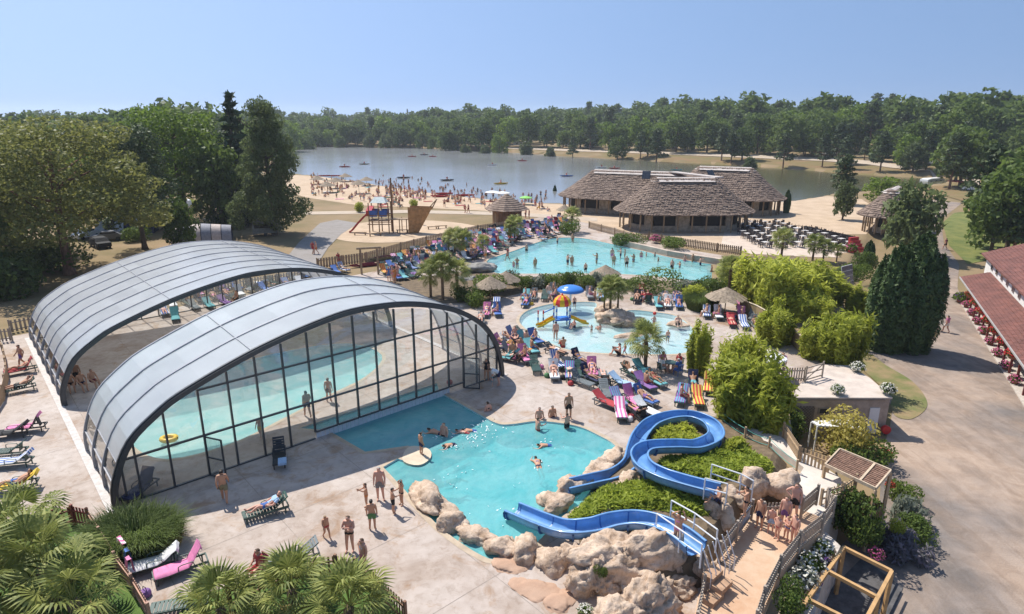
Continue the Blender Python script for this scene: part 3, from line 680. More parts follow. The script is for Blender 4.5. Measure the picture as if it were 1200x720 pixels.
# hut by the beach
def hut(c, half, hw, hr, label):
    root = empty('wooden_hut', c, .25, label, 'hut'); x = half
    for sx, sy in ((1, 0), (-1, 0), (0, 1), (0, -1)):
        mb = MB(); nb = 9
        for k in range(nb):
            u = -x+2*x*(k+.5)/nb
            mb.box((sx*x if sx else u, sy*x if sy else u, hw/2), (.09 if sx else 2*x/nb*.94, .09 if sy else 2*x/nb*.94, hw))
        o = mb.build('board_wall', woodd, root, local=True)
    mb = MB()
    for k in range(9):
        a = k/9; b_ = (k+1.2)/9; r0 = (x+.9)*1.3*(1-a); r1 = (x+.9)*1.3*(1-min(1, b_)); z0 = hw-.35+hr*a; z1 = hw-.35+hr*min(1, b_)
        mb.lathe([(r0, z0), (r0+.04, z0+.09), (max(.02, r1), z1+.02)], n=8, a0=PI/8)
    mb.build('roof', shingle, root, local=True)
    mb = MB(); mb.box((-x-.06, -.2, 1.0), (.03, .9, 2.0)); mb.build('door', wood, root, local=True)
    return root
hut(G(594, 263), 2.0, 2.9, 2.6, 'square brown wooden hut with pointed shingle roof on the beach edge')
# ------------------------------------------------------------------ long building with red tiled roofs on the right
RA = Vector((48.69, 64.92, -2.3)); RE = Vector((-.4535, -.8913, 0)); RN = Vector((.8913, -.4535, 0))
rb = empty('red_roofed_building', tuple(RA), 0, 'long white building with red tiled roofs and a veranda of red posts', 'building')
def RB(a, n_, z): return Vector((RA.x, RA.y, 0))+RE*a+RN*n_+Vector((0, 0, z))
white = M('white_render', (.74, .71, .67), .85, scale=1.5, var=.05)
redt = M('red_tile', (.225, .092, .07), .8, scale=.9, col2=(.14, .06, .048), bump=.3, bscale=14)
redp = M('oxblood_paint', (.16, .035, .03), .6, var=.2)
def tiled(name, a0, a1, n0, z0, n1, z1, rows, cols, tilew=.34):
    mb = MB(); mb.poly([RB(a0, n0, z0-.06), RB(a1, n0, z0-.06), RB(a1, n1, z1-.06), RB(a0, n1, z1-.06)], [(0, 1, 2, 3)]); mb.poly([RB(a0, n0, z0-.14), RB(a1, n0, z0-.14), RB(a1, n0, z0-.06), RB(a0, n0, z0-.06)], [(0, 1, 2, 3)]); rf = mb.build(name, redt, rb)
    mb = MB(); rr = random.Random(5)
    for k in range(rows):
        q0, q1 = k/rows, (k+1.15)/rows
        for j in range(cols):
            x0 = a0+(a1-a0)*j/cols+.01; x1 = a0+(a1-a0)*(j+1)/cols-.01; dz = rr.uniform(-.012, .02)
            A_ = RB(x0, n0+(n1-n0)*q0-.02, z0+(z1-z0)*q0+.035+dz); B_ = RB(x1, n0+(n1-n0)*q0-.02, z0+(z1-z0)*q0+.035+dz); C_ = RB(x1, n0+(n1-n0)*q1, z0+(z1-z0)*q1-.01); D_ = RB(x0, n0+(n1-n0)*q1, z0+(z1-z0)*q1-.01)
            dn = Vector((0, 0, -.05)); mb.poly([A_, B_, C_, D_, A_+dn, B_+dn], [(0, 1, 2, 3), (4, 5, 1, 0)])
    o = mb.build('roof_tile', redt, rf); o['kind'] = 'stuff'
    return rf
tiled('veranda_roof', -3.6, 40, -.45, .2, 2.1, 1.0, 9, 128)
tiled('main_roof', -7.6, 40, 1.7, 2.35, 7.0, 4.4, 18, 140)
mb = MB(); mb.bar(RB(-3.6, -.5, .13), RB(40, -.5, .13), .12, .14); mb.build('gutter', M('zinc', (.4, .38, .36), .5), rb)
mb = MB(); mb.prism([tuple(RB(-7.0, 2.2, 0)[:2]), tuple(RB(40, 2.2, 0)[:2]), tuple(RB(40, 12, 0)[:2]), tuple(RB(-7.0, 12, 0)[:2])], -2.3, 2.4); mb.build('wall', white, rb)
mb = MB(); mb.poly([RB(-7.6, 7, 4.4), RB(40, 7, 4.4), RB(40, 12.4, 2.3), RB(-7.6, 12.4, 2.3)], [(0, 1, 2, 3)]); mb.poly([RB(-7., 2.2, 2.4), RB(-7., 7, 4.3), RB(-7., 12, 2.4)], [(0, 1, 2)]); mb.build('rear_roof', redt, rb)
for k in range(9):
    a = -3.4+k*2.55; mb = MB(); rz = math.atan2(RE.y, RE.x)
    mb.box(RB(a, 2.17, 1.68), (.75, .1, .8), rz); w_ = mb.build('window', M('window_frame', (.42, .36, .33), .6), rb)
    for j in (-.18, .18):
        mb = MB(); mb.box(RB(a+j, 2.11, 1.68), (.3, .02, .66), rz); mb.build('pane', M('window_glass', (.05, .05, .06), .1, spec=.7), w_)
for k in range(17):
    a = -.2+k*2.35; mb = MB(); mb.bar(RB(a, 0, -2.3), RB(a, 0, .22), .16, .16, up=RN); mb.build('post', redp, rb)
    mb = MB(); mb.bar(RB(a, .02, -.45), RB(a+.5, .02, .12), .09, .09); mb.build('brace', redp, rb)
mb = MB(); mb.prism([tuple(RB(-1.2, -.35, 0)[:2]), tuple(RB(40, -.35, 0)[:2]), tuple(RB(40, 2.2, 0)[:2]), tuple(RB(-1.2, 2.2, 0)[:2])], -2.35, -2.18); mb.build('veranda_floor', M('pale_slab', (.5, .44, .38), .8), rb)
# ------------------------------------------------------------------ flat-roofed technical block
tb = empty('pump_house', tuple(G(980, 510, -2.3)), 0, 'low beige flat-roofed service block with white door beside the gravel road', 'service building')
plaster = M('beige_plaster', (.40, .31, .25), .85, scale=2.5, var=.16, bump=.2, bscale=25)
RF = pxpoly([(926, 469), (1043, 469), (1017, 446.5), (995, 432), (958, 431)])
mb = MB(); mb.prism(RF, -2.32, .10); mb.build('wall', plaster, tb)
mb = MB(); mb.prism(inset(RF, -.12), .105, .20); mb.build('roof_slab', M('roof_concrete', (.56, .47, .40), .85, scale=1.2, var=.12, world=True), tb)
fy = RF[0][1]
def on_wall(px, py): # point of the front wall plane
    v = (py-360)/FPX; t = fy/(_c-v*_s); return Vector(((px-600)/FPX*t, fy, CAMH+t*(-_s-v*_c)))
def wallbox(x0, y0, x1, y1, th, mat, name, parent=tb):
    a, b = on_wall(x0, y1), on_wall(x1, y0); mb = MB(); mb.box(((a.x+b.x)/2, fy-th/2-.002, (a.z+b.z)/2), (abs(b.x-a.x), th, abs(b.z-a.z))); return mb.build(name, mat, parent)
dr = wallbox(1013, 478, 1031, 514.5, .06, M('white_door', (.72, .70, .70), .5, var=.03), 'door')
a = on_wall(1028, 497); mb = MB(); mb.box((a.x, fy-.1, a.z), (.05, .08, .16)); mb.build('handle', frame, dr)
fr_ = wallbox(958, 478, 972, 485.5, .05, M('wood_frame_grey', (.3, .25, .2), .7), 'window'); wallbox(960, 479, 970, 484, .07, darkin, 'pane', fr_)
tl_ = empty('trellis', (on_wall(942, 505).x, fy, -2.3), 0, 'dark diamond lattice trellis fixed to the service block wall', 'trellis')
for k in range(-8, 9):
    for sg in (-1, 1):
        c = on_wall(940, 488); mb = MB(); a = Vector((c.x+k*.2-.85*sg, fy-.05-.012*sg, -2.1)); b = Vector((c.x+k*.2+.85*sg, fy-.05-.012*sg, -.4))
        lo_, hi_ = c.x-.72, c.x+.72
        d = b-a; t0, t1 = 0., 1.
        for (lim, sgn) in ((lo_, 1), (hi_, -1)):
            tt = (lim-a.x)/d.x
            if (d.x > 0) == (sgn > 0): t0 = max(t0, tt)
            else: t1 = min(t1, tt)
        if t1 > t0+.02: mb.bar(a+d*t0, a+d*t1, .035, .012, up=Vector((0, 1, 0))); mb.build('slat', M('trellis_paint', (.10, .085, .07), .7), tl_)
c = on_wall(1035, 501); rd = empty('hose_reel', (c.x, fy-.3, -2.3), 0, 'red hose reel on a short post at the corner of the service block', 'hose reel')
mb = MB(); mb.tube([Vector((c.x, fy-.3, -2.3)), Vector((c.x, fy-.3, c.z+.1))], .04, 6); mb.build('post', frame, rd)
mb = MB(); mb.tube([Vector((c.x, fy-.42, c.z)), Vector((c.x, fy-.2, c.z))], .28, 14); mb.build('reel', M('signal_red', (.55, .03, .03), .4), rd)
# white shelter next to the block
sh = empty('white_shelter', tuple(G(957, 530, -2.3)), 0, 'white flat shelter roof on thin posts behind the yellow shrub', 'shelter')
wp = M('white_paint', (.78, .77, .74), .4, var=.03)
c4 = [G(951, 494, -.6), G(998, 491, -.6), G(1010, 503, -.6), G(958, 499, -.6)]
mb = MB(); mb.prism([tuple(q[:2]) for q in c4], -.66, -.58); mb.build('canopy', wp, sh)
for q in c4: mb = MB(); mb.bar(Vector((q.x, q.y, -2.3)), Vector((q.x, q.y, -.66)), .07, .07); mb.build('post', wp, sh)
# ================================================================== PLANTS
RG = np.random.default_rng(11)
def unit(v): return v/np.maximum(1e-9, np.linalg.norm(v, axis=1, keepdims=True))
def leaves(C, N, size, asp=1., rng=RG, jit=.8, droop=0.):
    """one bent diamond leaf-clump per centre C, facing roughly along N"""
    n = len(C); N = unit(N+rng.normal(0, jit, (n, 3))); T = unit(np.cross(N, rng.normal(0, 1, (n, 3)))); B = np.cross(N, T)
    if droop: T = unit(T+np.array([0, 0, -droop])); B = unit(np.cross(N, T))
    s = (size*rng.uniform(.6, 1.35, (n, 1)))
    V = np.stack([C-T*s*asp, C+B*s*.62-N*s*.12, C+T*s*asp, C-B*s*.62-N*s*.12], 1).reshape(-1, 3)
    Q = np.arange(n*4).reshape(n, 4); return V, Q
def blob_leaves(lobes, per, size, rng=RG, asp=1., fill=.25, jit=.8, up=0., droop=0.):
    Vs = []; Qs = []; k = 0
    for (cx, cy, cz, rx, ry, rz) in lobes:
        n = max(6, int(per*(rx*ry+ry*rz+rx*rz)/3)); d = unit(rng.normal(0, 1, (n, 3)))
        rad = np.where(rng.random((n, 1)) < fill, rng.uniform(.3, .85, (n, 1)), rng.uniform(.82, 1.08, (n, 1)))
        C = d*rad*np.array([rx, ry, rz])+np.array([cx, cy, cz]); N = d/np.array([rx, ry, rz])*max(rx, ry, rz); N[:, 2] += up
        V, Q = leaves(C, unit(N), size, asp, rng, jit, droop); Vs.append(V); Qs.append(Q+k); k += len(V)
    return np.concatenate(Vs), np.concatenate(Qs)
LF = dict(
    oak=leafmat('oak_leaves', (0.048, 0.088, 0.016), (0.175, 0.236, 0.052)),
    olive=leafmat('olive_green_leaves', (.095, .115, .028), (.30, .30, .085)),
    lime=leafmat('fresh_green_leaves', (0.089, 0.148, 0.018), (0.272, 0.368, 0.056)),
    dark=leafmat('dark_needles', (0.017, 0.036, 0.014), (0.057, 0.098, 0.036), trans=.15),
    pine=leafmat('pine_needles', (0.034, 0.059, 0.022), (0.119, 0.156, 0.058), trans=.2),
    bamboo=leafmat('bamboo_leaves', (.22, .26, .025), (.62, .64, .10), trans=.55),
    shrub=leafmat('shrub_leaves', (0.052, 0.096, 0.018), (0.208, 0.272, 0.056)),
    palm=leafmat('palm_leaves', (.11, .15, .028), (.44, .45, .14), trans=.35),
    dry=leafmat('dry_fronds', (0.198, 0.149, 0.050), (0.468, 0.364, 0.143), trans=.2),
    cover=leafmat('ground_cover_leaves', (.15, .21, .022), (.52, .58, .085), trans=.5, nscale=.8),
    cypress=leafmat('cypress_foliage', (0.024, 0.052, 0.016), (0.094, 0.145, 0.041), trans=.15),
    willow=leafmat('willow_leaves', (0.070, 0.098, 0.035), (0.195, 0.240, 0.090)),
    yellow=leafmat('golden_leaves', (.34, .29, .05), (.78, .66, .22)),
    lav=leafmat('lavender_spikes', (.11, .12, .10), (.34, .29, .38)),
    grass=leafmat('grass_blades', (0.053, 0.092, 0.020), (0.196, 0.252, 0.070)),
    grey=leafmat('silver_leaves', (0.139, 0.162, 0.116), (0.312, 0.336, 0.264)))
bark = M('bark', (.14, .10, .07), .95, scale=4, var=.35, bump=.6, bscale=12, stretch=(1, 1, .25))
barkr = M('reddish_bark', (.22, .12, .075), .95, scale=4, var=.35, bump=.6, bscale=12, stretch=(1, 1, .25))
def trunk_mesh(h, r, limbs, seed, lean=.04, hb=.35, spread=.3, mat=None):
    rr = random.Random(seed); mb = MB(); lx, ly = rr.uniform(-lean, lean)*h, rr.uniform(-lean, lean)*h
    pts = [(lx*t*t, ly*t*t, h*t) for t in (0, .05, .25, .5, .75, 1)]
    mb.tube(pts, [r*1.5, r*1.1, r*.9, r*.7, r*.45, r*.15], 8)
    for k in range(limbs):
        t = rr.uniform(hb, .85); a = k*2.4+rr.uniform(-.4, .4); L = h*spread*rr.uniform(.7, 1.2)*(1.15-t*.6); b = Vector((lx*t*t, ly*t*t, h*t))
        e = b+Vector((math.cos(a)*L, math.sin(a)*L, L*.55)); m_ = b.lerp(e, .5)-Vector((0, 0, L*.06)); mb.tube([b, m_, e], [r*.38, r*.25, r*.08], 5)
    return mb.mesh('trunk', mat or bark, smooth_=True)
TREES = {}
def tree_kind(key, H, lobes, per, size, leaf, r=.35, limbs=7, asp=1., jit=.8, fill=.25, up=.2, hb=.35, spread=.3, lean=.03, mat=None, droop=0.):
    rng = np.random.default_rng(abs(hash(key)) % 1000 if False else sum(map(ord, key)))
    V, Q = blob_leaves(lobes, per, size, rng, asp, fill, jit, up, droop)
    TREES[key] = (trunk_mesh(H*.9, r, limbs, sum(map(ord, key)), lean, hb, spread, mat), np_mesh('crown', V, Q, LF[leaf]), H, V, Q)
def dome_lobes(H, Rw, n, seed, base=.3, flat=.55, sz=.34):
    rr = random.Random(seed); L = [(0, 0, H*(base+1)*.5, Rw*.55, Rw*.55, H*(1-base)*.36)]
    for k in range(n):
        z = base+.06+(1-base-.1)*(k+.5)/n; a = k*2.399+rr.uniform(-.3, .3); prof_ = math.sqrt(max(.05, 1-((z-base-.28*(1-base))/(.76*(1-base)))**2)); rad = Rw*prof_*rr.uniform(.5, .82)
        s = Rw*sz*rr.uniform(.75, 1.2); L.append((rad*math.cos(a), rad*math.sin(a), H*z, s, s, s*flat*rr.uniform(.9, 1.25)))
    return L
def pine_lobes(H, Rw, n, seed, base=.35):
    rr = random.Random(seed); L = []
    for k in range(n):
        z = base+(1-base)*(k/n)**.85; a = k*2.399+rr.uniform(-.5, .5); rad = Rw*(1.12-z)*rr.uniform(.35, 1.0); s = Rw*rr.uniform(.28, .44)*(1.15-.5*z)
        L.append((rad*math.cos(a), rad*math.sin(a), H*z, s*1.15, s*1.15, s*.38))
    L.append((0, 0, H*.97, Rw*.2, Rw*.2, H*.04)); return L
def spire_lobes(H, Rw, tiers, seed):
    rr = random.Random(seed); L = []
    for k in range(tiers):
        t = k/(tiers-1); z = .08+.92*t; rad = Rw*(1-t)**.85+.06*Rw
        for j in range(5): a = j*1.257+k*.7+rr.uniform(-.2, .2); s = rad*rr.uniform(.35, .5); L.append((math.cos(a)*rad*.55, math.sin(a)*rad*.55, H*z-.1*rad, s, s, max(.3, s*.42)))
    return L
for i in range(3): tree_kind('oak%d' % i, 12., dome_lobes(12, 5.2, 20, 20+i, .16, .7), 34, .42, 'oak', r=.3)
for i in range(2): tree_kind('lime%d' % i, 11., dome_lobes(11, 4.6, 18, 40+i, .12, .75), 34, .42, 'lime', r=.28)
tree_kind('willow', 10., dome_lobes(10, 4.6, 20, 50, .12, .8, .32), 46, .36, 'willow', asp=1.7, droop=.6)
for i in range(3): tree_kind('pine%d' % i, 14., pine_lobes(14, 4.6, 20, 60+i, .3), 46, .36, 'pine', r=.28, asp=1.5, mat=barkr)
tree_kind('spruce', 18., spire_lobes(18, 3.8, 17, 71), 34, .42, 'dark', r=.3, limbs=0, asp=1.6, droop=.5)
# the big trees at the left are denser
tree_kind('bigolive', 17., dome_lobes(17, 9.5, 34, 81, .22, .45, .26), 150, .19, 'olive', r=.42, limbs=12, hb=.3, spread=.42, mat=barkr)
tree_kind('bigoak', 18., dome_lobes(18, 9.0, 36, 82, .14, .6, .27), 120, .22, 'lime', r=.5, limbs=10)
def taper_lobes(H, Rw, n, seed):
    rr = random.Random(seed); L = []
    for k in range(n):
        z = .10+.86*(k+.5)/n; a = k*2.399+rr.uniform(-.5, .5); rad = Rw*(1-z*.92)**.75*rr.uniform(.25, 1.05); s = Rw*rr.uniform(.16, .30)*(1.1-.55*z); L.append((rad*math.cos(a), rad*math.sin(a), H*z, s*1.2, s*1.2, s*.75))
    return L+[(0, 0, H*.96, Rw*.1, Rw*.1, H*.05)]
tree_kind('bigpine', 22., taper_lobes(22, 8.5, 64, 83), 130, .21, 'willow', r=.5, limbs=10, asp=1.3)
tree_kind('bigdark', 19., dome_lobes(19, 5.2, 26, 84, .18, .9, .34), 120, .22, 'pine', r=.35, limbs=6)
def tree(key, base, h, w=None, label='tree', name=None, cat='tree', group=None, rz=None, parts=True):
    tm, cm, H, V, Q = TREES[key]; k = h/H; kw = (w/(max(V[:, 0].max(), V[:, 1].max())*2)) if w else k
    rz = R.uniform(0, 6.28) if rz is None else rz
    name = name or {'oak': 'broadleaf_tree', 'lime': 'broadleaf_tree', 'will': 'willow_tree', 'pine': 'pine_tree', 'spru': 'spruce_tree', 'bigo': 'broadleaf_tree', 'bigp': 'conifer_tree', 'bigd': 'conifer_tree'}.get(key[:4], 'broadleaf_tree')
    if parts:
        r = empty(name, base, rz, label, cat, group, (kw, kw, k)); inst(tm, 'trunk', r); inst(cm, 'crown', r)
    else:
        r = inst(cm, name, None, None, base, (0, 0, rz), (kw, kw, k)); tag(r, label, cat, group)
    return r
def tree_px(key, px, py, top, wpx, label, **kw):
    b = GG(px, py); h = top_height(b, top); w = wpx*b.y/FPX*1.02; return tree(key, tuple(b), h, w, label, **kw)
# --- near trees on the left of the photograph
tree_px('bigolive', 82, 322, 140, 235, 'tall olive-green tree leaning over the left end of the farther enclosure')
tree_px('bigoak', 218, 262, 128, 150, 'broad bright green tree in the middle of the left wood above the hedge')
tree_px('bigdark', 170, 292, 148, 84, 'slim bluish-green tree on a leaning trunk behind the farther enclosure')
tree_px('spruce', 286, 262, 113, 86, 'dark pointed spruce between the broad green tree and the tall conifer')
tree_px('bigpine', 322, 276, 114, 100, 'tall shaggy conifer standing alone at the left end of the beach')
tree_px('bigolive', 12, 300, 178, 150, 'olive-green tree at the left edge of the picture beside the leaning tree')
tree_px('oak0', -30, 330, 190, 130, 'dark broad tree cut by the left edge of the picture')
tree_px('oak1', 262, 268, 168, 70, 'mid green tree in front of the dark pointed spruce')
tree_px('oak2', 118, 272, 178, 100, 'shaded tree behind the leaning olive-green tree near the tents')
tree_px('lime1', 60, 240, 168, 120, 'yellowish round tree over the caravans at the left')
tree_px('oak2', 215, 300, 232, 46, 'small leafy tree beside the tunnel tents')
# dark shrubs and hedges of the camp site
def shrub_mesh(key, lobes, per, size, leaf, **kw):
    V, Q = blob_leaves(lobes, per, size, np.random.default_rng(sum(map(ord, key))), **kw); TREES[key] = (None, np_mesh('foliage', V, Q, LF[leaf]), max(q[2]+q[5] for q in lobes), V, Q)
rr = random.Random(4)
shrub_mesh('bush', [(rr.uniform(-.5, .5), rr.uniform(-.5, .5), rr.uniform(.35, .75), .5, .5, .42) for _ in range(7)], 1100, .06, 'shrub')
shrub_mesh('limebush', [(rr.uniform(-.5, .5), rr.uniform(-.5, .5), rr.uniform(.35, .75), .5, .5, .42) for _ in range(7)], 1100, .06, 'bamboo', asp=1.5)
shrub_mesh('darkbush', [(rr.uniform(-.5, .5), rr.uniform(-.5, .5), rr.uniform(.35, .8), .5, .5, .42) for _ in range(7)], 1300, .055, 'oak')
shrub_mesh('ball', [(0, 0, .92, 1., 1., .92)], 900, .075, 'shrub', fill=.05, jit=.5)
shrub_mesh('goldbush', [(rr.uniform(-.4, .4), rr.uniform(-.4, .4), rr.uniform(.4, .75), .5, .5, .4) for _ in range(7)], 1500, .05, 'yellow')
shrub_mesh('lavender', [(rr.uniform(-.6, .6), rr.uniform(-.6, .6), rr.uniform(.25, .5), .4, .4, .35) for _ in range(8)], 1000, .065, 'lav', asp=2.2, up=1.2, jit=.5)
shrub_mesh('silver', [(rr.uniform(-.5, .5), rr.uniform(-.5, .5), rr.uniform(.25, .5), .45, .45, .35) for _ in range(7)], 420, .09, 'grey', asp=1.6)
shrub_mesh('hedge', [(x*.5, 0, .62, .42, .5, .62) for x in range(-4, 5)], 800, .07, 'shrub', fill=.1)
shrub_mesh('darkhedge', [(x*.5, 0, .62, .42, .5, .62) for x in range(-4, 5)], 900, .065, 'oak', fill=.1)
def shrub(key, px, py, w, h, label, z=None, name='shrub', cat='shrub', group=None, rz=None, d=None):
    b = GG(px, py) if z is None else G(px, py, z); tm, cm, H, V, Q = TREES[key]; W_ = np.ptp(V[:, 0]); D_ = np.ptp(V[:, 1])
    o = inst(cm, name, None, None, tuple(b-Vector((0, 0, .05*h))), (0, 0, R.uniform(0, 6.28) if rz is None else rz), (w/W_, (d or w)/D_, h/H)); tag(o, label, cat, group); return o
shrub('darkbush', 60, 318, 9, 4.2, 'dark spreading bush under the leaning olive-green tree')
shrub('darkbush', 15, 345, 9, 4.5, 'dark bush at the left edge behind the brown lawn')
shrub('darkhedge', 175, 258, 20, 2.6, 'long clipped hedge between the caravans and the tents', name='hedge', cat='hedge', rz=0, d=2.2)
shrub('darkbush', 205, 270, 5, 2.8, 'dark bush to the left of the striped tunnel tent')
shrub('bush', 160, 282, 4.5, 2.6, 'pale bush in front of the blue tunnel tent')
shrub('darkhedge', 262, 270, 6, 3.2, 'short dark hedge to the right of the striped tunnel tent', name='hedge', cat='hedge', rz=.3, d=2)
shrub('lime' and 'limebush', 208, 247, 9, 2.2, 'bright green hedge by the white caravan roofs')
shrub('limebush', 423, 249, 1.9, 2.1, 'small round bush on the dry lawn left of the play ship')
shrub('limebush', 484, 244, 1.8, 1.9, 'small round bush behind the play ship')
# --- big near plants on the right half
def cypress_mesh():
    rng = np.random.default_rng(5); Vs = []; Qs = []; k = 0
    for i in range(46):
        a = i*2.399; r0 = .80*math.sqrt((i+.5)/46); top = 4.4*(1-.30*r0**1.6)*rng.uniform(.86, 1.0); base = 0. if i % 3 else rng.uniform(.3, 1.2); pr = rng.uniform(.24, .34); n = 900
        t = rng.random(n); w = pr*np.sin(np.clip(t*.94+.10, 0, 1)*PI)**.55; an = rng.uniform(0, 6.283, n); q = np.where(rng.random(n) < .15, rng.uniform(.4, .9, n), rng.uniform(.9, 1.12, n)); z = base+t*(top-base); lean = .82+.25*np.sin(np.clip(z/4.4, 0, 1)*PI)
        cx, cy = r0*math.cos(a)*lean, r0*math.sin(a)*lean
        C = np.stack([cx+np.cos(an)*w*q, cy+np.sin(an)*w*q, z], 1); N = np.stack([np.cos(an), np.sin(an), .55+0*an], 1); V, Q = leaves(C, N, .055, 2.0, rng, .5); Vs.append(V); Qs.append(Q+k); k += len(V)
    V = np.concatenate(Vs); Q = np.concatenate(Qs); TREES['cypress'] = (trunk_mesh(3, .12, 0, 1), np_mesh('crown', V, Q, LF['cypress']), 4.4, V, Q)
cypress_mesh()
b = G(1062, 410, -2.3); tree('cypress', tuple(b), top_height(b, 267), 4.9, 'very large dark green cypress beside the gravel road, taller of the joined pair', name='cypress_tree', rz=.4)
b = G(1036, 410, -2.3); tree('cypress', tuple(b), top_height(b, 281), 4.4, 'dark green cypress joined to the left side of the largest cypress', name='cypress_tree', rz=2)
b = GG(1062, 300); tree('willow', tuple(b), top_height(b, 217), 8.6, 'grey-green feathery willow behind the cypresses', rz=1)
tree_px('oak1', 1160, 300, 205, 78, 'dark green tree on the lawn behind the red-roofed building')
tree_px('pine1', 1185, 305, 228, 70, 'dense dark tree touching the main roof of the red-roofed building')
tree_px('oak0', 1200, 275, 175, 110, 'tall tree at the right edge above the red roofs')
tree_px('lime0', 1180, 250, 190, 80, 'bright tree behind the trees on the lawn at the right edge')
tree_px('pine2', 985, 240, 182, 44, 'dark pine on the near lake shore right of the pavilions')
tree_px('lime1', 1030, 241, 208, 40, 'bright yellow-green tree on the near shore behind the bar pavilion')
tree_px('willow', 987, 258, 215, 28, 'slender young tree between the terrace and the lake')
b = GG(921, 250); tree('cypress', tuple(b), top_height(b, 221), 1.5, 'small narrow cypress at the lake side of the terrace', name='cypress_tree')
b = GG(650, 236); tree('cypress', tuple(b), top_height(b, 216), 1.3, 'small narrow cypress by the beach left of the pavilions', name='cypress_tree')
b = G(1016, 312, 0); tree('cypress', tuple(b), top_height(b, 280), 1.5, 'short narrow cypress beside the red bar stairs', name='cypress_tree')
def bamboo_mesh(key, n, hgt, rad, leaf='bamboo', nl=26, size=.105):
    rng = np.random.default_rng(sum(map(ord, key))); mb = MB(); Cs = []; Ns = []
    npl = 13; pc = [(rad*.72*math.sqrt((q+.5)/npl), q*2.399+rng.uniform(-.3, .3), rng.uniform(.55, 1.0)) for q in range(npl)]
    for i in range(n):                                                   # canes stand in plumes of unequal height
        r0, a0, hf = pc[i % npl]; a = rng.uniform(0, 6.28); h = hgt*hf*rng.uniform(.5, 1.0); ar = rad*.34*rng.uniform(.15, 1.)
        b0 = np.array([r0*math.cos(a0), r0*math.sin(a0), 0]); tip = b0+np.array([math.cos(a)*ar+.12*r0*math.cos(a0), math.sin(a)*ar+.12*r0*math.sin(a0), h]); pts = [b0+(tip-b0)*np.array([t**1.5, t**1.5, t]) for t in (0, .4, .75, 1)]
        if i % 3 == 0: mb.tube([tuple(p) for p in pts], [.03, .025, .015, .006], 4)
        t = rng.random(nl)**.7; P_ = b0+(tip-b0)*np.stack([t**1.5, t**1.5, t], 1); C = P_+rng.normal(0, 1, (nl, 3))*np.array([.085, .085, .14])*rad*.8; Cs.append(C)
        o = C-P_+.35*(C-np.array([0, 0, h*.4])); Ns.append(unit(o+1e-6)+np.array([0, 0, .5]))
    V, Q = leaves(np.concatenate(Cs), np.concatenate(Ns), size, 2.6, rng, .7, .5)
    TREES[key] = (mb.mesh('canes', M('cane', (.25, .26, .07), .6), smooth_=True), np_mesh('foliage', V, Q, LF[leaf]), hgt, V, Q)
bamboo_mesh('bamboo_a', 230, 5., 2.2, nl=90); bamboo_mesh('bamboo_b', 260, 4., 2.6, nl=90); bamboo_mesh('bamboo_c', 130, 4., 1.1, nl=70, size=.085)
def bamboo(key, px, py, top, w, label, z=0.):
    b = G(px, py, z); tm, cm, H, V, Q = TREES[key]; h = top_height(b, top); k = w/np.ptp(V[:, 0]); r = empty('bamboo_clump', tuple(b), R.uniform(0, 6), label, 'bamboo', None, (k, k, h/H)); inst(tm, 'canes', r); inst(cm, 'foliage', r); return r
bamboo('bamboo_a', 876, 500, 398, 5.0, 'large yellow-green bamboo clump beside the upper turn of the blue slide', -.3)
bamboo('bamboo_b', 866, 455, 392, 3.6, 'bright bamboo behind the largest clump left of the white parasol')
bamboo('bamboo_c', 818, 438, 372, 2.2, 'slim bamboo clump at the edge of the paddling pool')
bamboo('bamboo_b', 972, 428, 362, 5.2, 'rounded bamboo hedge behind the service block roof', -.6)
bamboo('bamboo_a', 905, 402, 348, 3.4, 'yellowish bamboo behind the curved reed fence near the loungers')
bamboo('bamboo_b', 905, 362, 294, 8.5, 'broad dark-based bamboo thicket right of the lagoon pool')
bamboo('bamboo_a', 955, 352, 300, 6.5, 'bamboo thicket in front of the solar panel rack')
bamboo('bamboo_a', 868, 340, 303, 5.0, 'bamboo thicket nearest the end of the lagoon pool')
bamboo('bamboo_b', 940, 372, 330, 6.0, 'low bamboo thicket above the creeper wall')
bamboo('bamboo_c', 1000, 372, 330, 2.8, 'thin bamboo between the creeper wall and the cypresses', -1)
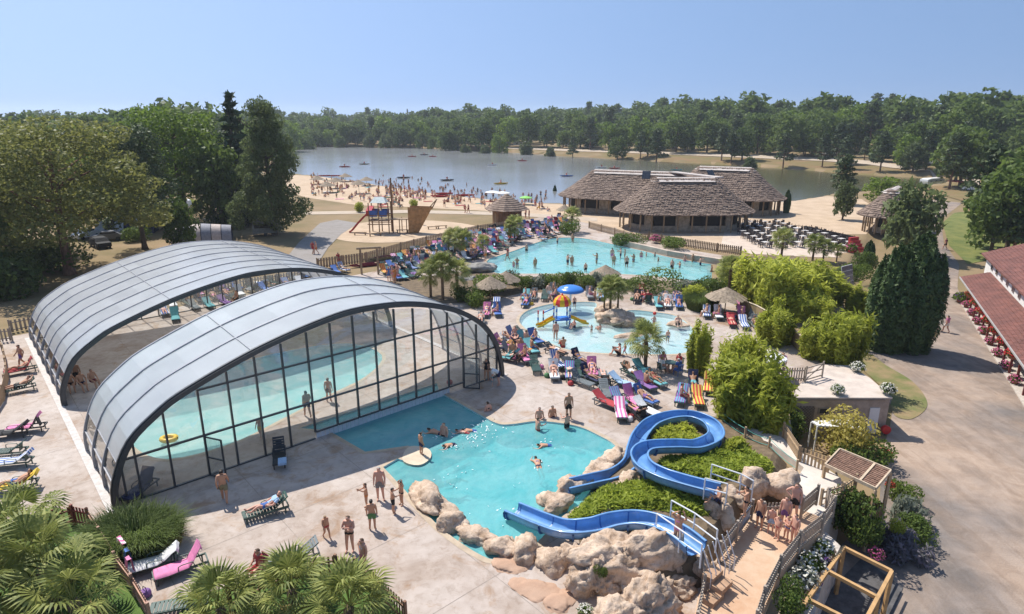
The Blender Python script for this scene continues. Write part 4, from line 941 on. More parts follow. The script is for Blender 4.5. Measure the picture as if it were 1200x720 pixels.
# round and loose shrubs round the pools
shrub('ball', 775, 345, 4.4, 2.9, 'large clipped round shrub between the two middle pools')
shrub('ball', 753, 344, 3.2, 2.0, 'smaller clipped shrub touching the large round one')
k = 0
for (px, py, w, h, ky) in [(612, 338, 2.6, 1.6, 'bush'), (632, 337, 2.4, 1.5, 'silver'), (648, 338, 2.4, 1.9, 'bush'), (664, 336, 2.2, 1.7, 'darkbush'), (682, 337, 2.6, 1.8, 'bush'), (700, 335, 2.2, 1.5, 'silver'), (718, 336, 2.4, 1.5, 'bush'), (736, 338, 2.3, 1.3, 'bush'), (600, 332, 2.2, 1.5, 'silver'), (800, 340, 2.6, 1.2, 'silver'), (822, 340, 2.6, 1.5, 'bush'), (838, 345, 3, 1.8, 'darkbush'), (815, 356, 2.4, 1.9, 'limebush'), (575, 345, 3.6, 2.4, 'bush'), (556, 358, 2.6, 1.8, 'bush'), (540, 352, 2.4, 1.6, 'darkbush')]:
    shrub(ky, px, py, w, h, ['leafy', 'silvery', 'loose', 'dark leafy', 'tall leafy', 'low silvery', 'spreading', 'low', 'pale', 'low grey', 'rounded', 'broad dark', 'spiky bright', 'round dense', 'dense', 'dark'][k] + ' shrub in the planted strip %s' % ['below the left end of the lagoon pool', 'left of the thatched sunshade', 'behind the blue mushroom shower', 'directly above the blue mushroom shower', 'behind the lounger row by the paddling pool', 'left of the pointed thatch by the lagoon', 'under the pointed thatch by the lagoon', 'right of the pointed thatch by the lagoon', 'at the far left beside the second thatched sunshade', 'right of the clipped round shrub', 'at the right end of the lounger row', 'under the bamboo by the lagoon pool', 'beside the thatched sunshade on the right', 'behind the thatched sunshade on the left', 'between the palm clump and the enclosure', 'under the palm clump by the enclosure'][k]); k += 1
shrub('darkbush', 735, 288, 5.0, 1.9, 'dark shrub in front of the nearest pavilion, left one'); shrub('bush', 790, 291, 4.0, 1.8, 'green shrub in front of the nearest pavilion, right one')
shrub('bush', 668, 275, 3.2, 2.4, 'round shrub at the door of the long pavilion')
shrub('goldbush', 982, 530, 3.6, 3.0, 'golden-leaved round shrub in front of the white shelter', -2.3)
shrub('bush', 1008, 545, 3.2, 1.7, 'low green shrub right of the golden-leaved shrub', -2.3)
shrub('darkbush', 925, 512, 2.4, 2.2, 'dark shrub at the foot of the trellis', -2.3)
shrub('bush', 1058, 588, 1.7, 1.3, 'bright green shrub at the corner of the shingled shelter', -2.3)
shrub('silver', 1062, 612, 2.0, 1.4, 'silvery shrub below the shingled shelter', -2.3)
shrub('lavender', 1062, 655, 2.3, 1.2, 'lavender bush in flower beside the timber frame', -2.3)
shrub('lavender', 1040, 640, 2.0, 1.2, 'smaller lavender bush behind the timber frame', -2.3)
shrub('darkbush', 1072, 632, 2.2, 1.2, 'dark low shrub at the edge of the gravel road', -2.3)
shrub('darkbush', 995, 622, 2.6, 2.3, 'dark climbing shrub on the picket fence by the shingled shelter', -1.2)
shrub('bush', 1012, 640, 1.8, 1.6, 'green shrub between the lavender and the climbing shrub', -1.6)
shrub('limebush', 1052, 624, .8, .7, 'bright lime-green plant among the lavender', -1.5)
shrub('bush', 923, 712, 1.5, 1.1, 'round green bush beside the lower picket fence', .3)
shrub('bush', 1003, 330, 3.2, 2.4, 'green shrub on the bank right of the solar panel rack', -.8); shrub('darkbush', 1012, 318, 3., 2.6, 'dark shrub under the short narrow cypress', -.4); shrub('bush', 985, 324, 2.2, 1.3, 'low shrub left of the solar panel rack', -.2)
# ornamental grass clump
def blades(n, rad, h, wid, rng, spread=1.):
    a = rng.uniform(0, 6.283, n); r0 = rad*np.sqrt(rng.random(n)); b0 = np.stack([np.cos(a)*r0, np.sin(a)*r0, np.zeros(n)], 1)
    d = a+rng.normal(0, .6, n); L = h*rng.uniform(.6, 1.15, n); out = spread*L*rng.uniform(.2, .75, n)
    m_ = b0+np.stack([np.cos(d)*out*.4, np.sin(d)*out*.4, L*.7], 1); t = b0+np.stack([np.cos(d)*out, np.sin(d)*out, L*rng.uniform(.55, 1., n)], 1)
    s = np.stack([-np.sin(d), np.cos(d), np.zeros(n)], 1)*wid
    V = np.stack([b0-s, b0+s, m_+s*.8, m_-s*.8, t], 1).reshape(-1, 3); k = np.arange(n)[:, None]*5
    T = np.concatenate([k+np.array([[0, 1, 2]]), k+np.array([[0, 2, 3]]), k+np.array([[3, 2, 4]])]); return V, T
V, T = blades(5200, 1.35, 1.3, .014, np.random.default_rng(8)); gm = np_mesh('foliage', V, T, LF['grass'], 3)
o = inst(gm, 'ornamental_grass', None, None, tuple(G(160, 640)), None, (1.25, .95, 1)); tag(o, 'big rounded clump of green ornamental grass at the near corner of the glazed enclosure', 'ornamental grass')
V, T = blades(800, .5, .9, .012, np.random.default_rng(9)); gm2 = np_mesh('foliage', V, T, LF['dry'], 3)
o = inst(gm2, 'ornamental_grass', None, None, tuple(G(197, 640)), None, (1, 1, .8)); tag(o, 'dry straw-coloured grass tuft at the right side of the green grass clump', 'ornamental grass')
o = inst(gm, 'ornamental_grass', None, None, tuple(G(822, 362)), (0, 0, 1), (1, 1, 1.2)); tag(o, 'tall spiky grass clump left of the right-hand thatched sunshade', 'ornamental grass')
# palms
def fan_leaf(key, rad, pet, mat, nseg=24, droop=.35):
    mb = MB(); mb.tube([(0, 0, 0), (pet*.5, 0, .05*pet), (pet, 0, 0)], [.022, .018, .012], 4)
    for k in range(nseg):
        a = (k/(nseg-1)-.5)*math.radians(250); L = rad*(1-.25*abs(a)/2.2); w = rad*.052
        d = Vector((math.cos(a), math.sin(a), 0)); s = Vector((-d.y, d.x, 0)); c = Vector((pet, 0, 0)); fold = Vector((0, 0, .04*rad*(1 if k % 2 else -1)))
        m_ = c+d*L*.62+fold+Vector((0, 0, -.03*L)); t = c+d*L+Vector((0, 0, -droop*L))
        mb.poly([c, m_-s*w, m_+s*w, t], [(0, 1, 2), (2, 1, 3)])
    return mb.mesh('leaf', mat)
FANS = [fan_leaf('a', .85, .9, LF['palm']), fan_leaf('b', .7, 1.05, LF['palm'], 22, .55), fan_leaf('c', .75, .6, LF['dry'], 14, .7)]
palmbark = M('fibrous_palm_trunk', (.16, .11, .07), .95, scale=6, var=.4, bump=.8, bscale=16)
def palm_leaf_tf(rr, i, n, droopy=0.):
    t = (i+.5)/n; el = math.radians(82-112*t+rr.uniform(-9, 9)); az = i*2.399+rr.uniform(-.25, .25); return Euler((rr.uniform(-.3, .3), -el, az))
def palm(base, h, label, nl=26, sc=1., name='palm_tree', seed=1, dry=3, group=None):
    rr = random.Random(seed); r = empty(name, base, rr.uniform(0, 6), label, 'palm', group)
    mb = MB(); lx = rr.uniform(-.25, .25); pts = [(lx*t*t, 0, h*t) for t in (0, .12, .3, .5, .7, .85, 1)]; mb.tube(pts, [.19*sc, .14*sc, .13*sc, .15*sc, .17*sc, .19*sc, .12*sc], 8); mb.build('trunk', palmbark, r, local=True, smooth_=True)
    for i in range(nl+dry):
        if i < nl: e = palm_leaf_tf(rr, i, nl); me = FANS[i % 2]
        else: e = Euler((rr.uniform(-.3, .3), math.radians(48+rr.uniform(0, 20)), rr.uniform(0, 6.28))); me = FANS[2]
        s = sc*rr.uniform(.85, 1.15); inst(me, 'leaf', r, None, (lx, 0, h-.05), e, (s, s, s))
    return r
def far_palm_mesh(key, h, nl, sc, seed):
    rr = random.Random(seed); V = []; F = []; k = 0
    for i in range(nl+2):
        e = palm_leaf_tf(rr, min(i, nl-1), nl) if i < nl else Euler((0, math.radians(55), rr.uniform(0, 6)))
        me = FANS[i % 2]; mt = e.to_matrix()
        for v in me.vertices: V.append(mt @ (v.co*sc)+Vector((0, 0, h)))
        for p in me.polygons: F.append([q+k for q in p.vertices])
        k += len(me.vertices)
    me = bpy.data.meshes.new('crown'); me.from_pydata(V, [], F); me.materials.append(LF['palm'])
    mb = MB(); mb.tube([(0, 0, 0), (0, 0, h*.5), (0, 0, h)], [.15, .13, .17], 7); TREES[key] = (mb.mesh('trunk', palmbark), me)
far_palm_mesh('palm_a', 2.4, 26, .95, 3); far_palm_mesh('palm_b', 3.2, 30, 1.0, 4)
def far_palm(key, px, py, top, label, z=0., s=1.):
    b = G(px, py, z); H = 3.3 if key == 'palm_a' else 4.1; k = top_height(b, top)/H; r = empty('palm_tree', tuple(b), R.uniform(0, 6), label, 'palm', None, (k*s, k*s, k)); inst(TREES[key][0], 'trunk', r); inst(TREES[key][1], 'crown', r); return r
b = G(756, 434); palm(tuple(b), top_height(b, 398), 'short palm with a thick trunk standing on the deck by the paddling pool', 24, .95, seed=5)
for px, py, top, lb, s in [(519, 352, 302, 'tallest palm of the clump beside the nearer enclosure', 1.05), (505, 348, 310, 'left palm of the clump beside the nearer enclosure', 1.), (536, 350, 309, 'right palm of the clump beside the nearer enclosure', 1.),
        (533, 300, 270, 'palm among the crowded loungers, left of a pair', 1.), (543, 303, 272, 'palm among the crowded loungers, right of a pair', 1.), (526, 297, 274, 'smaller palm left of the pair among the crowded loungers', .9), (566, 300, 278, 'short palm behind the lagoon pool with loungers round it', .9),
        (603, 284, 256, 'palm at the left tip of the lagoon pool beside the hut', 1.), (598, 284, 262, 'lower palm at the left tip of the lagoon pool', .9), (670, 272, 246, 'palm in front of the long pavilion', 1.),
        (715, 362, 328, 'tallest palm on the rock island of the paddling pool', 1.), (724, 361, 333, 'right palm on the rock island of the paddling pool', .95), (708, 361, 334, 'left palm on the rock island of the paddling pool', .95),
        (915, 305, 272, 'palm in front of the terrace seating, leftmost of the terrace palms', 1.), (952, 306, 278, 'palm below the terrace, second of the terrace palms', 1.), (964, 308, 283, 'palm below the terrace, third of the terrace palms', 1.), (980, 307, 288, 'low palm next to the flower pot of the terrace', 1.),
        (853, 350, 306, 'palm leaning over the end of the lagoon pool', 1.1)]:
    far_palm('palm_b' if s > 1 else 'palm_a', px, py, top, lb, .9 if 'island' in lb else 0., s)
for i, (px, py, h, sc, nl, lb) in enumerate([(22, 690, 2.2, 1.15, 15, 'palm at the left edge with fans reaching over the fence'), (66, 712, 1.9, 1.2, 16, 'large palm in the corner garden beside the sloping fence'), (-10, 745, 2.0, 1.3, 14, 'palm at the bottom left corner of the picture'), (44, 655, 1.8, 1.0, 14, 'palm behind the others in the corner garden'), (96, 742, 1.4, 1.1, 18, 'low palm with yellow fans at the bottom of the corner garden'),
        (266, 742, 1.1, .95, 26, 'low palm at the bottom edge left of the other two'), (346, 728, 1.2, .95, 26, 'middle palm of the three along the bottom fence'), (408, 752, 1.35, 1.0, 28, 'palm at the right end of the bottom fence')]):
    palm(tuple(G(px, py)), h, lb, nl, sc, seed=30+i, dry=7 if i < 5 else 2)
# ------------------------------------------------------------------ woods round the lake: the nearest 290 are single trees, the rest one mass
rr = random.Random(21); SPOTS = []
def spot(px, d, kind, h): SPOTS.append((px, d, kind, h))
row1 = [(372, 3, 'oak', 11), (383, 10, 'oak', 13), (395, 14, 'lime', 12), (408, 5, 'oak', 10), (415, 16, 'oak', 16), (428, 18, 'oak', 14), (441, 9, 'willow', 9), (452, 20, 'oak', 13), (459, 4, 'willow', 10), (470, 16, 'oak', 13), (478, 8, 'oak', 14), (487, 14, 'lime', 11), (500, 5, 'oak', 11), (512, 6, 'oak', 9), (526, 3, 'oak', 15), (535, 12, 'oak', 13), (548, 1, 'willow', 7), (570, 0, 'willow', 7), (586, 8, 'lime', 12)]
for px, d, kd, h in row1: spot(px, d, kd, h)
for px, d, kd, h in [(616, 4, 'willow', 8), (643, 2, 'willow', 6), (668, 6, 'pine', 11), (718, 6, 'oak', 11), (744, 9, 'pine', 12), (762, 1, 'pine', 15), (752, 16, 'oak', 13), (835, 14, 'pine', 14), (846, 11, 'pine', 12), (858, 18, 'oak', 13), (868, 0, 'willow', 6), (905, 7, 'pine', 13), (949, 12, 'pine', 12), (966, 20, 'pine', 15), (975, 9, 'pine', 12), (1015, 12, 'pine', 13), (1042, 26, 'lime', 11), (1052, 24, 'willow', 9), (1097, 10, 'pine', 14), (1108, 16, 'oak', 15), (1117, 20, 'pine', 12)]: spot(px, d, kd, h)
x = 330.
while x < 1135:
    for d0, d1 in ((34, 44), (46, 60), (62, 85)):
        if x < 580: d0 -= 16; d1 -= 16
        spot(x+rr.uniform(-5, 5), rr.uniform(d0, d1), rr.choice(['oak', 'oak', 'oak', 'pine', 'lime']), rr.choice([rr.uniform(8, 11), rr.uniform(11, 15), rr.uniform(15, 20)]))
    x += 14 if x < 580 else 18
ns = 0
GRP = {'oak': ('dark green broadleaf tree in the wood across the lake', 'broadleaf trees of the wood across the lake'), 'lime': ('light green broadleaf tree in the wood across the lake', 'light green trees of the wood across the lake'), 'pine': ('pine tree standing on or above the far lake bank', 'pines on the far bank'), 'willow': ('low rounded willow at the water on the far shore', 'willows along the far shore'), 'spruce': ('dark pointed spruce rising above the woods on the skyline', 'spruces on the skyline')}
def wood_tree(px, d, kd, h):
    b = beyond(px, d); z = TH(*b); key = kd if kd in ('willow', 'spruce') else kd+str(rr.randrange(3 if kd != 'lime' else 2))
    lb, gr = GRP[kd]; rg_ = 'beyond the lake\'s left end' if px < 470 else 'beyond the mid lake' if px < 600 else 'left of the pavilions' if px < 760 else 'behind the pavilions' if px < 930 else 'at the bank\'s right end'
    lb = dict(oak='dark green tree', lime='pale green tree', pine='pine tree', willow='low rounded willow', spruce='dark pointed spruce')[kd]+(' at the water ' if d < 6 else ' on the open bank ' if d < 27 else ' at the wood\'s edge ' if d < 48 else ' inside the wood ')+rg_; gr = lb
    tree(key, (b[0], b[1], z-.4), h, None if kd != 'willow' else h*1.05, lb, group=gr, cat='tree')
for s in SPOTS: wood_tree(*s)
nind = len(SPOTS)
# skyline conifers standing out
for px, d, h in [(197, 260, 21), (204, 270, 20), (215, 250, 17), (172, 240, 17), (184, 300, 14), (485, 330, 20), (1000, 190, 22), (1015, 200, 22), (1082, 170, 20), (1150, 175, 19), (1180, 150, 23), (1198, 145, 22), (760, 260, 20), (825, 240, 19), (5, 190, 20), (20, 180, 18)]: wood_tree(px, d, 'spruce' if px < 600 else 'pine', h)
# left: trees behind the camp site
x = -60.
while x < 360:
    for d in (rr.uniform(8, 20), rr.uniform(28, 44), rr.uniform(55, 75)):
        b = beyond(x+rr.uniform(-8, 8), d); 
        if d < 55 or x > 0: tree(rr.choice(['oak0', 'oak1', 'oak2', 'lime0', 'pine0']), (b[0], b[1], TH(*b)-.4), rr.uniform(10, 15), None, 'broadleaf tree in the wood behind the camp site, '+('far left part' if x < 60 else 'left of the bright green tree' if x < 150 else 'behind the bright green tree' if x < 250 else 'near the lake end'), group='trees behind the camp site')
    x += 24
# the far wood: joined
def far_wood():
    Vs = []; Qs = []; k = 0; rng = np.random.default_rng(77); protos = []
    for key in ('oak0', 'oak1', 'oak2', 'pine0', 'lime0'):
        V, Q = TREES[key][3], TREES[key][4]; n = len(Q); sel = rng.choice(n, min(n, 700), replace=False); c = V[Q[sel]]
        m_ = c.mean(1, keepdims=True); c = m_+(c-m_)*1.55; protos.append(c.reshape(-1, 3)/TREES[key][2])
    cnt = 0
    px = -350.
    while px < 1500:
        t = (px-600)/FPX
        for d in np.concatenate([np.arange(82, 240, 14), np.arange(240, 520, 22)]):
            if px < 350 and d < 85: continue
            dd = d+rng.uniform(-5, 5); q = beyond(px+rng.uniform(-9, 9), dd)
            if d > 240 and rng.random() < .2: continue
            h = rng.choice([rng.uniform(8, 11), rng.uniform(11, 14), rng.uniform(14, 19)])*(.95+.55*noise.noise(Vector((q[0]*.012, q[1]*.012, 1)))); z = TH0(q[0], q[1]); pr = protos[rng.integers(5)]; a = rng.uniform(0, 6.28); ca, sa = math.cos(a), math.sin(a); w = h*rng.uniform(.85, 1.25)
            V = np.stack([(pr[:, 0]*ca-pr[:, 1]*sa)*w+q[0], (pr[:, 0]*sa+pr[:, 1]*ca)*w+q[1], pr[:, 2]*h+z-.5], 1)
            Vs.append(V.astype(np.float32)); cnt += 1
        px += 17
    V = np.concatenate(Vs); Q = np.arange(len(V)).reshape(-1, 4)
    o = link(bpy.data.objects.new('far_woodland', np_mesh('far_woodland', V, Q, LF['oak']))); tag(o, 'mass of woodland covering the hills behind the lake up to the skyline', 'woodland', kind='stuff'); return cnt
def TH0(x, y):
    d = y-float(np.interp(max(-1.5, min(1.5, x/y)), FT, FD)); return TH(x, y) if d > 0 else 0.
print('far trees', far_wood(), 'single', nind)
# trees that close the view to the left and right of the picture
for i, (x, y) in enumerate([(-62, 52), (-70, 66), (-78, 58), (-66, 82), (-82, 78), (-92, 70), (-88, 92), (-100, 88), (-75, 44), (-86, 50), (-105, 66), (-58, 40), (78, 76), (88, 70), (84, 88), (96, 84), (92, 98), (104, 92), (76, 102), (110, 76), (100, 64), (118, 88), (70, 88)]):
    tree(['oak0', 'lime1', 'oak2', 'pine0', 'oak1'][i % 5], (x, y, TH(x, y)-.3), R.uniform(9, 14), None, 'tree at the far left beyond the left edge of the deck' if x < 0 else 'tree on the right behind the red-roofed building', group='trees left of the camp' if x < 0 else 'trees behind the red-roofed building')
# ================================================================== SLIDE MOUND, ROCKS, SLIDES, WALKWAY
rockm = M('sandstone', (.68, .535, .41), .92, scale=1.1, col2=(.47, .345, .25), bump=1., bscale=7, detail=9)
worn(rockm, 1.3, 0, 1, (.66, .60, .54), (1, 1, .45), .36, .52); worn(rockm, 4.5, 0, 1, (.74, .70, .66), p0=.38, p1=.5)
rockp = M('reddish_slab', (.50, .33, .23), .9, scale=1.2, col2=(.40, .25, .17), bump=.5, bscale=4, detail=6)
def boulder(px, py, z, rx, ry, rz, label, seed=0, rot=0., name='boulder', mat=None, rough=.44, sub=4):
    bm = bmesh.new(); bmesh.ops.create_icosphere(bm, subdivisions=sub, radius=1.); off = Vector((seed*7.31, seed*3.17, seed*1.7))
    for v in bm.verts:
        p = v.co.copy(); q = p*1.15+off
        d = 1+rough*(noise.noise(q)*1.1)+rough*.55*(.5-abs(noise.noise(q*2.1)))+rough*.30*noise.noise(q*5)+rough*.2*noise.noise(q*11)-rough*.5*max(0, .12-abs(noise.noise(q*1.6+Vector((5, 0, 0)))))*4
        for k in range(5):                                               # broken facets
            nrm = noise.random_unit_vector() if False else Vector((math.sin(seed*5+k*2.1), math.cos(seed*3+k*1.7), math.sin(seed+k*.9)*.6)).normalized(); t = p.dot(nrm)
            if t > .72: d -= (t-.72)*.9
        v.co = Vector((p.x*d*rx, p.y*d*ry, p.z*d*rz))
    me = bpy.data.meshes.new(name); bm.to_mesh(me); bm.free(); me.materials.append(mat or rockm); me.polygons.foreach_set('use_smooth', [True]*len(me.polygons))
    o = inst(me, name, None, None, tuple(G(px, py, z)), (0, 0, rot)); return tag(o, label, 'rock')
# the mound the slides lie on
MOUND = pxpoly([(662, 606), (690, 575), (708, 548), (735, 520), (742, 498), (775, 484), (850, 488), (905, 515), (930, 545), (925, 575), (890, 600), (862, 640), (838, 690), (760, 720), (690, 690), (672, 650)])
def mound_z(X, Y):
    d = sdist_np(np.asarray(X, float), np.asarray(Y, float), MOUND); k = np.clip(d/1.1, 0, 1); k = k*k*(3-2*k)
    hgt = .35+.75*np.clip((np.asarray(X)-2.)/7, 0, 1)*np.clip((31-np.asarray(Y))/7, 0.15, 1)
    return -.15+k*(hgt+.15)
drape('planted_mound', [MOUND], 0., soil, step=.5, height=mound_z)
drape('slope_ground', [pxpoly([(740, 497), (775, 483), (850, 487), (880, 498), (925, 485), (930, 520), (950, 560), (948, 610), (940, 660), (908, 800), (700, 800), (690, 690), (838, 690), (862, 640), (890, 600), (925, 575), (930, 545), (905, 515), (850, 489), (775, 485)])], .03, M('sandy_bed', (.46, .35, .24), .95, scale=1.2, col2=(.34, .25, .165), world=True, bump=.4, bscale=7), step=.8, height=lambda X, Y: np.maximum(TH_np(X, Y), -2.3)*0-.02)
def cover(pts, per, label, key='cover', size=.085, hh=.35, gap=0.):
    L = pxpoly(pts, .7); xs_ = [p[0] for p in L]; ys_ = [p[1] for p in L]; rng = np.random.default_rng(len(label)); A_ = (max(xs_)-min(xs_))*(max(ys_)-min(ys_)); n = int(A_*per)
    X = rng.uniform(min(xs_), max(xs_), n); Y = rng.uniform(min(ys_), max(ys_), n); sd = sdist_np(X, Y, L); ok = sd > 0; X, Y, sd = X[ok], Y[ok], sd[ok]; n = len(X)
    lump = np.array([noise.noise(Vector((x*1.3, y*1.3, 3))) for x, y in zip(X, Y)]); top = np.clip(sd/.35, .15, 1)*(hh+.22*lump)
    C = np.stack([X, Y, mound_z(X, Y)+top*rng.uniform(.35, 1.1, n)], 1); N = np.stack([rng.normal(0, .6, n), rng.normal(0, .6, n), np.full(n, 1.)], 1)
    V, Q = leaves(C, N, size, 2.2, rng, .45); o = link(bpy.data.objects.new('ground_cover', np_mesh('ground_cover', V, Q, LF[key]))); tag(o, label, 'ground cover', kind='stuff'); return o
cover([(665, 590), (690, 574), (722, 566), (760, 566), (800, 578), (832, 592), (828, 612), (810, 612), (770, 600), (735, 602), (715, 604), (690, 612), (668, 608)], 520, 'leafy green ground cover between the two blue slides')
cover([(765, 548), (775, 538), (812, 534), (845, 530), (868, 520), (905, 545), (900, 565), (850, 568), (835, 575), (805, 562), (775, 558)], 520, 'leafy green ground cover inside the lower bend of the upper slide')
cover([(763, 512), (775, 504), (800, 500), (818, 506), (824, 518), (815, 524), (790, 525), (770, 520)], 600, 'tufted yellow-green ground cover ringed by the top loop of the slide', 'bamboo', .10, .55)
cover([(838, 530), (850, 520), (866, 515), (880, 525), (868, 535), (850, 536)], 600, 'tall green ground cover outside the top loop of the slide', 'bamboo', .10, .6)
# --- boulders
for i, (px, py, z, rx, ry, rz, rot, lb) in enumerate([
    (503, 588, .1, 1.75, .72, .55, -.85, 'long pale boulder at the left pool edge, first from the steps'), (528, 613, .1, .66, .60, .5, 0, 'round boulder in the middle of the three at the left pool edge'), (556, 630, .0, .95, .5, .38, -.5, 'low boulder at the left pool edge, nearest the slide exit'),
    (590, 643, -.05, .75, .7, .5, .3, 'boulder below the exit of the lower slide'), (616, 650, .0, .72, .7, .62, .9, 'tall boulder right of the slide exit'), (646, 660, .0, .8, .7, .62, .4, 'upright boulder against the lower slide, left of the rock mass'),
    (668, 572, .0, 1.0, .5, .45, .8, 'sloping boulder under the exit of the upper slide'), (650, 592, -.05, .9, .7, .45, .9, 'pale boulder at the pool edge between the two slide exits'), (702, 552, .0, 1.6, .62, .40, 1.0, 'long sloping rock at the right pool edge beside the upper slide'), (722, 536, .0, .9, .5, .4, 1.1, 'rock at the far right corner of the pool by the sunbathers'),
    (738, 566, .55, .85, .55, .5, .5, 'pale rock wedged under the S-bend of the upper slide'), (712, 606, .4, .6, .4, .45, .9, 'narrow pale rock in the ground cover'),
    (843, 606, .75, .62, .6, .95, .2, 'upright boulder between the two slide starts'), (884, 570, .9, .75, .55, .85, .3, 'tall boulder behind the waiting children'), (915, 571, .8, .95, .6, .7, -.1, 'broad boulder behind the waiting children, right of the tall one'), (862, 585, .7, .5, .5, .5, .3, 'small boulder beside the upper slide start'),
    (818, 668, .2, .55, .5, .55, .3, 'dark boulder under the start of the lower slide'), (845, 668, .2, .5, .45, .4, .7, 'boulder by the wooden steps'), (797, 690, .1, .7, .5, .45, .2, 'boulder at the right foot of the rock mass')]):
    boulder(px, py, z, rx, ry, rz, lb, i+1, rot)
# the big sculpted rock face
for i, (px, py, z, rx, ry, rz, rot, lb) in enumerate([(735, 668, .1, 2.1, 1.15, 1.45, .12, 'largest rounded rock of the sculpted rock face under the lower slide'), (700, 690, .05, 1.0, .8, 1.15, .5, 'bulging rock at the left front of the rock face with a planted hollow'), (758, 715, .0, 1.35, .95, 1.05, .7, 'ridge of rock at the front right of the rock face'), (790, 662, .15, .75, .85, 1.1, .1, 'rounded right shoulder of the rock face'), (680, 658, .1, .8, .6, .75, .1, 'rock joining the rock face to the boulders at the left'), (720, 740, -.1, 1.2, .9, .9, .3, 'lower front lobe of the rock face at the bottom edge')]):
    boulder(px, py, z, rx, ry, rz, lb, 40+i, rot, name='sculpted_rock', rough=.52, sub=5)
boulder(628, 690, -.02, 1.1, .7, .14, 'flat reddish stone slab on the deck in front of the rocks, larger one', 61, -.5, 'stone_slab', rockp, .25)
boulder(655, 706, -.02, .8, .65, .16, 'flat reddish stone slab against the rock face, smaller one', 62, .4, 'stone_slab', rockp, .25)
boulder(596, 664, -.02, .75, .6, .16, 'flat stone slab below the boulders by the lower slide exit', 63, .2, 'stone_slab', rockp, .25)
shrub('bush', 703, 676, .5, .5, 'small green plant in the hollow of the rock face', .9); 
# rock island and rocks in the paddling pool
for i, (px, py, z, rx, ry, rz, rot, lb) in enumerate([(722, 373, .25, 1.6, 1.3, .75, .2, 'tan layered rock under the palms in the paddling pool'), (737, 378, .05, 1.4, .9, .5, .3, 'lower tan rock at the right of the palm island'), (712, 366, .3, 1.1, .9, .75, .7, 'upper tan rock at the back of the palm island')]): boulder(px, py, z, rx, ry, rz, lb, 70+i, rot, 'island_rock')
boulder(738, 394, -.1, 1.7, .55, .22, 'flat stone platform in the middle of the paddling pool', 75, .35, 'stone_slab', None, .2); boulder(795, 381, -.05, 1.0, .6, .3, 'flat rock with a seated man at the right side of the paddling pool', 76, 0, 'stone_slab', None, .2)
boulder(560, 316, .2, 2.2, 1.1, .8, 'grey rock of the little cascade behind the palm clump', 77, .3, 'boulder', M('grey_rock', (.3, .28, .25), .9, scale=1, var=.3, bump=.7, bscale=5)); boulder(548, 327, 0, 1.2, .8, .4, 'low grey rock beside the small cascade pool', 78, .9, 'boulder', MATS['grey_rock'])
# the stepping disc and steps at the main pool
mb = MB(); L = [tuple(q[:2]) for q in spline([tuple(G(a, b)[:2]) for a, b in [(472, 540), (482, 545), (494, 545), (504, 538), (505, 530), (498, 525), (482, 523.5), (474, 530)]], 4, True)]
mb.prism(L, -1.3, .03); o = mb.build('pool_platform', M('platform_stone', (.60, .50, .37), .8, scale=1, var=.12, world=True)); o['kind'] = 'structure'
for k in range(3):
    mb = MB(); q = pxpoly([(449+k*5, 549+k*4.5), (469+k*5, 538.5+k*4.5), (474+k*5, 543+k*4.5), (454+k*5, 554+k*4.5)]); mb.prism(q, -1.3, -.12-k*.2); o = mb.build('pool_steps', copm); o['kind'] = 'structure'
